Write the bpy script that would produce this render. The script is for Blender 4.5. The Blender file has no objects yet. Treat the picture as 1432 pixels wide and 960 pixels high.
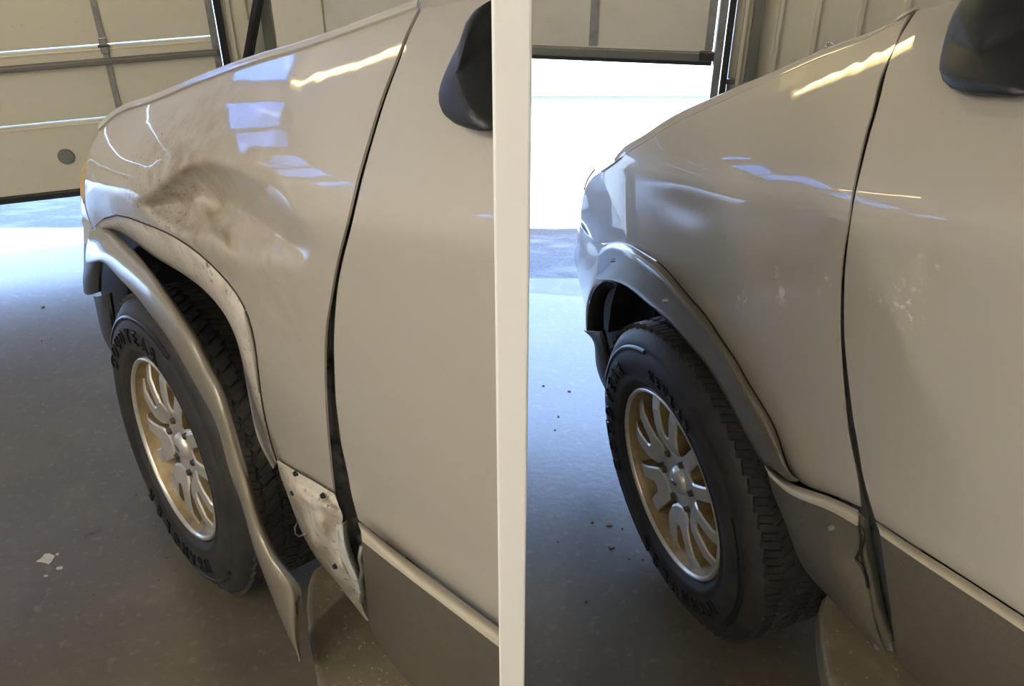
import bpy, bmesh, math, random
import numpy as np
from mathutils import Vector, Matrix

C = bpy.context.scene.collection
R = math.radians

# ------------------------------------------------------------------ camera
cd = bpy.data.cameras.new('camera')
cam = bpy.data.objects.new('camera', cd)
C.objects.link(cam)
cam.location = (0, 0, 1.83)
cam.rotation_euler = (R(90 - 34), 0, 0)
cd.sensor_width = 36
cd.lens = 1300 / 1432 * 36
cd.clip_start = .02
bpy.context.scene.camera = cam

# ------------------------------------------------------------------ world, sun, exposure
sc = bpy.context.scene
sc.view_settings.view_transform = 'Standard'
sc.view_settings.look = 'None'
sc.view_settings.gamma = 1
sc.view_settings.exposure = 0.92
sc.cycles.use_denoising = True
sc.cycles.max_bounces = 8
sc.cycles.caustics_reflective = False
sc.cycles.caustics_refractive = False
sc.cycles.sample_clamp_indirect = 6
W = bpy.data.worlds.new('sky')
sc.world = W
W.use_nodes = True
wn = W.node_tree.nodes
bg = wn['Background']
bg.inputs['Color'].default_value = (.36, .56, 1.0, 1)
bg.inputs['Strength'].default_value = 9.0
sd = bpy.data.lights.new('sun', 'SUN')
sd.energy = 16
sd.angle = R(.5)
sd.color = (1, .95, .86)
so = bpy.data.objects.new('sun', sd)
C.objects.link(so)
so.rotation_euler = (R(26), 0, R(-8))
TUBE_STRENGTH = 38.0
TUBE_COLOR = (1.0, .91, .76)

# ------------------------------------------------------------------ helpers
def prop(o, label=None, cat=None, group=None, kind=None):
    if label: o['label'] = label
    if cat: o['category'] = cat
    if group: o['group'] = group
    if kind: o['kind'] = kind
    return o

def empty(name, loc=(0, 0, 0), rz=0, parent=None):
    o = bpy.data.objects.new(name, None)
    o.empty_display_size = .1
    C.objects.link(o)
    o.location = loc
    o.rotation_euler = (0, 0, rz)
    if parent: o.parent = parent
    return o

def mesh_obj(name, verts, faces, mat, parent=None, smooth=False):
    me = bpy.data.meshes.new(name)
    me.from_pydata([tuple(v) for v in verts], [], [tuple(f) for f in faces])
    me.update()
    if smooth: me.polygons.foreach_set('use_smooth', [True] * len(me.polygons))
    o = bpy.data.objects.new(name, me)
    C.objects.link(o)
    if mat: me.materials.append(mat)
    if parent: o.parent = parent
    return o

def bm_obj(name, bm, mat, parent=None, smooth=False):
    me = bpy.data.meshes.new(name)
    bmesh.ops.recalc_face_normals(bm, faces=bm.faces[:])
    bm.to_mesh(me)
    bm.free()
    if smooth: me.polygons.foreach_set('use_smooth', [True] * len(me.polygons))
    o = bpy.data.objects.new(name, me)
    C.objects.link(o)
    if mat: me.materials.append(mat)
    if parent: o.parent = parent
    return o

def box(bm, c, size, rot=None, bevel=0.0):
    m = Matrix.Translation(c) @ (rot.to_4x4() if rot else Matrix.Identity(4)) @ Matrix.Diagonal((*size, 1))
    r = bmesh.ops.create_cube(bm, size=1, matrix=m)
    if bevel:
        es = list({e for v in r['verts'] for e in v.link_edges})
        bmesh.ops.bevel(bm, geom=es, offset=bevel, segments=2, affect='EDGES', profile=.5)

def box_obj(name, c, size, mat, parent=None, rot=None, bevel=0.0):
    bm = bmesh.new()
    box(bm, c, size, rot, bevel)
    return bm_obj(name, bm, mat, parent)

def nspline(y, xq):
    y = np.asarray(y, float)
    n = len(y)
    x = np.arange(n, dtype=float)
    if n == 2: return y[0] + (y[1] - y[0]) * np.asarray(xq)[:, None]
    A = np.zeros((n, n)); r = np.zeros((n, y.shape[1]))
    A[0, 0] = A[-1, -1] = 1
    for i in range(1, n - 1):
        A[i, i - 1] = 1; A[i, i] = 4; A[i, i + 1] = 1
        r[i] = 6 * (y[i + 1] - 2 * y[i] + y[i - 1])
    M = np.linalg.solve(A, r)
    i = np.clip(np.floor(xq).astype(int), 0, n - 2)
    a = (i + 1 - xq)[:, None]; b = (xq - i)[:, None]
    return M[i] * a ** 3 / 6 + M[i + 1] * b ** 3 / 6 + (y[i] - M[i] / 6) * a + (y[i + 1] - M[i + 1] / 6) * b

def T(name): return np.array(D[name], float) / 10000.0

def sheet(name, key, mat, parent, fu=3, fv=3, thick=.004, wrap=None):
    """A curved panel through a grid of points (vehicle coordinates: x forward, y outward, z up)."""
    G = T(key) if isinstance(key, str) else np.asarray(key)
    nv, nu = G.shape[:2]
    u = np.linspace(0, nu - 1, (nu - 1) * fu + 1); v = np.linspace(0, nv - 1, (nv - 1) * fv + 1)
    a = nspline(G.reshape(nv, -1), v).reshape(len(v), nu, 3)
    b = nspline(a.transpose(1, 0, 2).reshape(nu, -1), u).reshape(len(u), len(v), 3).transpose(1, 0, 2)
    V = b.reshape(-1, 3); m = len(u)
    F = [(j * m + i, j * m + i + 1, (j + 1) * m + i + 1, (j + 1) * m + i) for j in range(len(v) - 1) for i in range(m - 1)]
    c = len(F) // 2
    n = np.zeros(3)
    for f in F[::7]:
        n += np.cross(V[f[1]] - V[f[0]], V[f[3]] - V[f[0]])
    if n[1] + .3 * n[2] < 0: F = [f[::-1] for f in F]
    o = mesh_obj(name, V, F, mat, parent, True)
    if thick:
        s = o.modifiers.new('thickness', 'SOLIDIFY'); s.thickness = thick; s.offset = -1
        e = o.modifiers.new('sharp', 'EDGE_SPLIT'); e.split_angle = R(50)
    return o

def tube(name, pts, r, mat, parent=None, seg=6, closed=False):
    pts = [Vector(p) for p in pts]
    V = []; F = []
    for i, p in enumerate(pts):
        d = (pts[min(i + 1, len(pts) - 1)] - pts[max(i - 1, 0)]).normalized()
        a = d.orthogonal().normalized() if i == 0 else (a - d * a.dot(d)).normalized()
        b = d.cross(a)
        for k in range(seg):
            t = 2 * math.pi * k / seg
            V.append(p + r * (a * math.cos(t) + b * math.sin(t)))
    for i in range(len(pts) - 1):
        for k in range(seg):
            k2 = (k + 1) % seg
            F.append((i * seg + k, i * seg + k2, (i + 1) * seg + k2, (i + 1) * seg + k))
    F.append(tuple(range(seg))[::-1]); F.append(tuple(range((len(pts) - 1) * seg, len(pts) * seg)))
    return mesh_obj(name, V, F, mat, parent, True)

def lathe(name, prof, mat, parent=None, seg=72, smooth=True, closed=True):
    """Profile of (radius, y) turned about the local y axis."""
    V = []; F = []; n = len(prof)
    for k in range(seg):
        t = 2 * math.pi * k / seg
        for r, y in prof: V.append((r * math.cos(t), y, r * math.sin(t)))
    for k in range(seg):
        k2 = (k + 1) % seg
        for i in range(n - 1):
            F.append((k * n + i, k * n + i + 1, k2 * n + i + 1, k2 * n + i))
    bm = bmesh.new()
    vs = [bm.verts.new(v) for v in V]
    for f in F:
        try: bm.faces.new([vs[i] for i in f])
        except ValueError: pass
    bmesh.ops.remove_doubles(bm, verts=bm.verts[:], dist=1e-5)
    return bm_obj(name, bm, mat, parent, smooth)

# ------------------------------------------------------------------ materials
def mat(name, col, rough=.5, metal=0, coat=0, coat_rough=.03, spec=.5, noise=None, bump=None, emit=None, stain_light=None):
    m = bpy.data.materials.new(name)
    m.use_nodes = True
    nt = m.node_tree; N = nt.nodes; Lk = nt.links
    p = N['Principled BSDF']
    p.inputs['Base Color'].default_value = (*col, 1)
    p.inputs['Roughness'].default_value = rough
    p.inputs['Metallic'].default_value = metal
    p.inputs['Coat Weight'].default_value = coat
    p.inputs['Coat Roughness'].default_value = coat_rough
    p.inputs['Specular IOR Level'].default_value = spec
    tc = N.new('ShaderNodeTexCoord')
    out = None
    def mixcol(fac, a, b):
        mx = N.new('ShaderNodeMix'); mx.data_type = 'RGBA'
        Lk.new(fac, mx.inputs['Factor'])
        if a is None: mx.inputs['A'].default_value = (*col, 1)
        else: Lk.new(a, mx.inputs['A'])
        mx.inputs['B'].default_value = (*b, 1)
        return mx.outputs['Result']
    def noise_fac(scale, lo, hi, detail=6, dist=0, vec=None, rough_=.6):
        n = N.new('ShaderNodeTexNoise')
        n.inputs['Scale'].default_value = scale; n.inputs['Detail'].default_value = detail
        n.inputs['Distortion'].default_value = dist; n.inputs['Roughness'].default_value = rough_
        Lk.new(vec or tc.outputs['Object'], n.inputs['Vector'])
        mr = N.new('ShaderNodeMapRange')
        mr.inputs['From Min'].default_value = lo; mr.inputs['From Max'].default_value = hi
        Lk.new(n.outputs['Fac'], mr.inputs['Value'])
        return mr.outputs['Result']
    for (scale, lo, hi, c2, *rest) in (noise or []):
        vec = None
        if rest and rest[0]:
            mp = N.new('ShaderNodeMapping'); mp.inputs['Scale'].default_value = rest[0]
            Lk.new(tc.outputs['Object'], mp.inputs['Vector']); vec = mp.outputs['Vector']
        out = mixcol(noise_fac(scale, lo, hi, vec=vec), out, c2)
    dirt_light = []
    for (cx, rad, c2, scale, lo, hi) in (stain_light or []):
        vm = N.new('ShaderNodeVectorMath'); vm.operation = 'DISTANCE'
        Lk.new(tc.outputs['Object'], vm.inputs[0]); vm.inputs[1].default_value = cx
        mr = N.new('ShaderNodeMapRange'); mr.inputs['From Min'].default_value = rad; mr.inputs['From Max'].default_value = rad * .35
        Lk.new(vm.outputs['Value'], mr.inputs['Value'])
        ml = N.new('ShaderNodeMath'); ml.operation = 'MULTIPLY'
        Lk.new(mr.outputs['Result'], ml.inputs[0]); Lk.new(noise_fac(scale, lo, hi), ml.inputs[1])
        out = mixcol(ml.outputs['Value'], out, c2); dirt_light.append(ml.outputs['Value'])
    if dirt_light:                                   # dirt and painted light are dull: they hide the clear coat
        f = dirt_light[0]
        for g in dirt_light[1:]:
            mm = N.new('ShaderNodeMath'); mm.operation = 'MAXIMUM'; Lk.new(f, mm.inputs[0]); Lk.new(g, mm.inputs[1]); f = mm.outputs[0]
        mr = N.new('ShaderNodeMapRange'); Lk.new(f, mr.inputs['Value']); mr.inputs['To Min'].default_value = coat; mr.inputs['To Max'].default_value = 0
        Lk.new(mr.outputs['Result'], p.inputs['Coat Weight'])
        mr = N.new('ShaderNodeMapRange'); Lk.new(f, mr.inputs['Value']); mr.inputs['To Min'].default_value = rough; mr.inputs['To Max'].default_value = .75
        Lk.new(mr.outputs['Result'], p.inputs['Roughness'])
    if out: Lk.new(out, p.inputs['Base Color'])
    if bump:
        n = N.new('ShaderNodeTexNoise'); n.inputs['Scale'].default_value = bump[0]; n.inputs['Detail'].default_value = 5
        Lk.new(tc.outputs['Object'], n.inputs['Vector'])
        b = N.new('ShaderNodeBump'); b.inputs['Strength'].default_value = bump[1]; b.inputs['Distance'].default_value = bump[2]
        Lk.new(n.outputs['Fac'], b.inputs['Height']); Lk.new(b.outputs['Normal'], p.inputs['Normal'])
    if emit:
        p.inputs['Emission Color'].default_value = (*emit[0], 1); p.inputs['Emission Strength'].default_value = emit[1]
    return m

PAINT = (.445, .418, .362)
M = {}
M['paint'] = mat('champagne_paint', PAINT, .38, .0, 1, .02, .5)
M['paint_dented'] = mat('champagne_paint_scuffed_shaded', PAINT, .4, .0, 1, .03, .5,  # dirt and scuffs in the dent, with the dent's shade painted in too
    stain_light=[((-.36, -.03, 1.13), .27, (.25, .20, .145), 22, .30, .62), ((-.22, -.03, 1.08), .20, (.12, .085, .055), 150, .58, .66), ((-.58, 0, 1.17), .28, (.34, .305, .245), 26, .22, .6)])
M['white_primer'] = mat('dirty_white_sheet_metal', (.62, .58, .50), .5, 0, .2, .2, .4,
    noise=[(14, .5, .78, (.36, .30, .20)), (60, .58, .70, (.14, .11, .075)), (34, .62, .72, (.70, .68, .62), (1, 1, .3))])
M['curl'] = mat('bare_white_edge', (.72, .74, .74), .4, 0, .3, .2, .4, noise=[(40, .58, .7, (.2, .18, .15))])
M['flare'] = mat('pewter_plastic_paint', (.31, .28, .215), .3, .35, .8, .05, .5, noise=[(90, .66, .75, (.5, .48, .43), (1, 1, .12))])
M['flare_grey'] = mat('pewter_plastic_worn', (.175, .152, .115), .32, .3, .7, .06, .5, noise=[(22, .5, .75, (.19, .175, .148)), (70, .66, .74, (.36, .35, .31), (.2, 1, 1))])
M['clad'] = mat('warm_grey_cladding', (.112, .102, .080), .45, .15, .3, .15, .4, noise=[(160, .35, .75, (.14, .13, .10))])
M['clad_scuffed'] = mat('warm_grey_cladding_scuffed', (.118, .108, .085), .42, .15, .35, .12, .4, noise=[(9, .5, .8, (.155, .143, .11)), (16, .64, .68, (.025, .025, .022), (1, 1, .4)), (60, .70, .74, (.4, .39, .36))])
M['mold'] = mat('champagne_moulding', (.46, .42, .32), .35, .1, .7, .06)
M['jamb'] = mat('grey_door_jamb', (.26, .265, .27), .4, 0, .4, .1, noise=[(18, .52, .66, (.03, .03, .03))])
M['black'] = mat('black_plastic', (.012, .012, .013), .45)
M['mirror'] = mat('grained_black_plastic', (.012, .014, .016), .42, bump=(420, .25, .002))
M['dark'] = mat('dark_grey_plastic', (.035, .034, .03), .5, noise=[(30, .5, .8, (.06, .056, .048))])
M['rubber'] = mat('tyre_rubber', (.023, .022, .021), .6, spec=.35, noise=[(20, .45, .8, (.045, .041, .034))])
M['rubber_letter'] = mat('tyre_lettering', (.006, .006, .006), .34)
M['alloy'] = mat('silver_alloy', (.60, .585, .54), .33, .55, .4, .15, noise=[(25, .58, .8, (.42, .37, .26))])
M['alloy_dirty'] = mat('brake_dust_alloy', (.30, .225, .11), .5, .35, noise=[(18, .4, .7, (.15, .10, .05))])
M['steel'] = mat('dark_steel', (.12, .11, .10), .4, .8)
M['chrome'] = mat('chrome', (.8, .8, .8), .15, 1)
M['lens'] = mat('headlamp_lens', (.55, .60, .68), .08, 0, 1, .01)
M['amber'] = mat('amber_lens', (.72, .36, .10), .15, 0, 1, .02)
M['bumper'] = mat('silver_bumper', (.58, .58, .57), .3, .2, 1, .03)
M['board'] = mat('dusty_running_board', (.12, .102, .066), .55, noise=[(22, .5, .7, (.17, .148, .098)), (90, .62, .7, (.34, .31, .22))])
M['concrete'] = mat('sealed_concrete_floor', (.092, .078, .056), .31, 0, 0, .1, .5,
    noise=[(1.3, .4, .68, (.068, .059, .046)), (5, .5, .8, (.112, .097, .072)), (38, .56, .72, (.135, .118, .09)), (130, .68, .75, (.26, .235, .19)), (11, .68, .74, (.04, .035, .028)), (3, .60, .66, (.078, .066, .047)), (190, .69, .73, (.03, .026, .022), (1, .5, 1))], bump=(60, .10, .004))
M['asphalt'] = mat('driveway_asphalt', (.04, .042, .05), .95, spec=.15, noise=[(60, .4, .7, (.075, .077, .085)), (3, .5, .7, (.11, .112, .12))])
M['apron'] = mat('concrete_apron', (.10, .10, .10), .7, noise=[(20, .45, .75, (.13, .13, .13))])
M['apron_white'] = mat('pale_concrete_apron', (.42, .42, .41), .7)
M['outside_white'] = mat('white_siding', (.86, .86, .86), .6)
M['outside_trim'] = mat('grey_siding_trim', (.34, .31, .33), .6)
M['door_cream'] = mat('cream_garage_door', (.74, .70, .57), .5, 0, .1, .3, noise=[(6, .5, .8, (.68, .64, .51)), (50, .66, .73, (.55, .51, .40))])
M['door_white'] = mat('grey_white_garage_door', (.68, .66, .60), .5, noise=[(9, .5, .75, (.60, .58, .52))])
M['galv'] = mat('galvanised_steel', (.42, .43, .43), .45, .7, noise=[(30, .45, .7, (.28, .29, .29))])
M['strut'] = mat('dull_grey_strut', (.20, .20, .185), .5, .4)
M['wall'] = mat('cream_wall_panel', (.70, .67, .56), .55, noise=[(5, .5, .8, (.64, .61, .50))])
M['wall_white'] = mat('off_white_wall', (.62, .59, .53), .7)
M['ceil'] = mat('off_white_ceiling', (.60, .57, .50), .8)
M['post'] = mat('white_painted_steel', (.88, .88, .87), .45)
M['seal'] = mat('black_rubber_seal', (.02, .022, .02), .6)
M['plug'] = mat('grey_round_plug', (.20, .205, .20), .55)
M['tube'] = mat('fill_batten_tube', (.9, .9, .85), .5, emit=(TUBE_COLOR, TUBE_STRENGTH))
M['shop_tube'] = mat('warm_shop_light_tube', (.9, .85, .7), .5, emit=((1, .78, .35), 10.0))
M['fixture'] = mat('white_enamel', (.7, .7, .68), .4)
M['paint_spot'] = mat('dried_pale_paint', (.46, .43, .37), .6, noise=[(60, .5, .7, (.3, .28, .24))])
M['leaf'] = mat('dry_leaf_bits', (.14, .09, .05), .8)
M['screw'] = mat('zinc_screw', (.62, .64, .64), .3, .9)
M['badge'] = mat('dark_badge', (.10, .11, .14), .3, .4, .6)

def glass_mat():
    m = bpy.data.materials.new('tinted_window_glass'); m.use_nodes = True
    nt = m.node_tree; nt.nodes.clear(); N = nt.nodes.new
    o = N('ShaderNodeOutputMaterial'); mx = N('ShaderNodeMixShader'); tr = N('ShaderNodeBsdfTransparent'); gl = N('ShaderNodeBsdfGlossy')
    gl.inputs['Roughness'].default_value = .02; tr.inputs['Color'].default_value = (.33, .44, .58, 1)
    mx.inputs[0].default_value = .05
    nt.links.new(tr.outputs[0], mx.inputs[1]); nt.links.new(gl.outputs[0], mx.inputs[2]); nt.links.new(mx.outputs[0], o.inputs[0])
    return m
M['glass'] = glass_mat()

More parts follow.
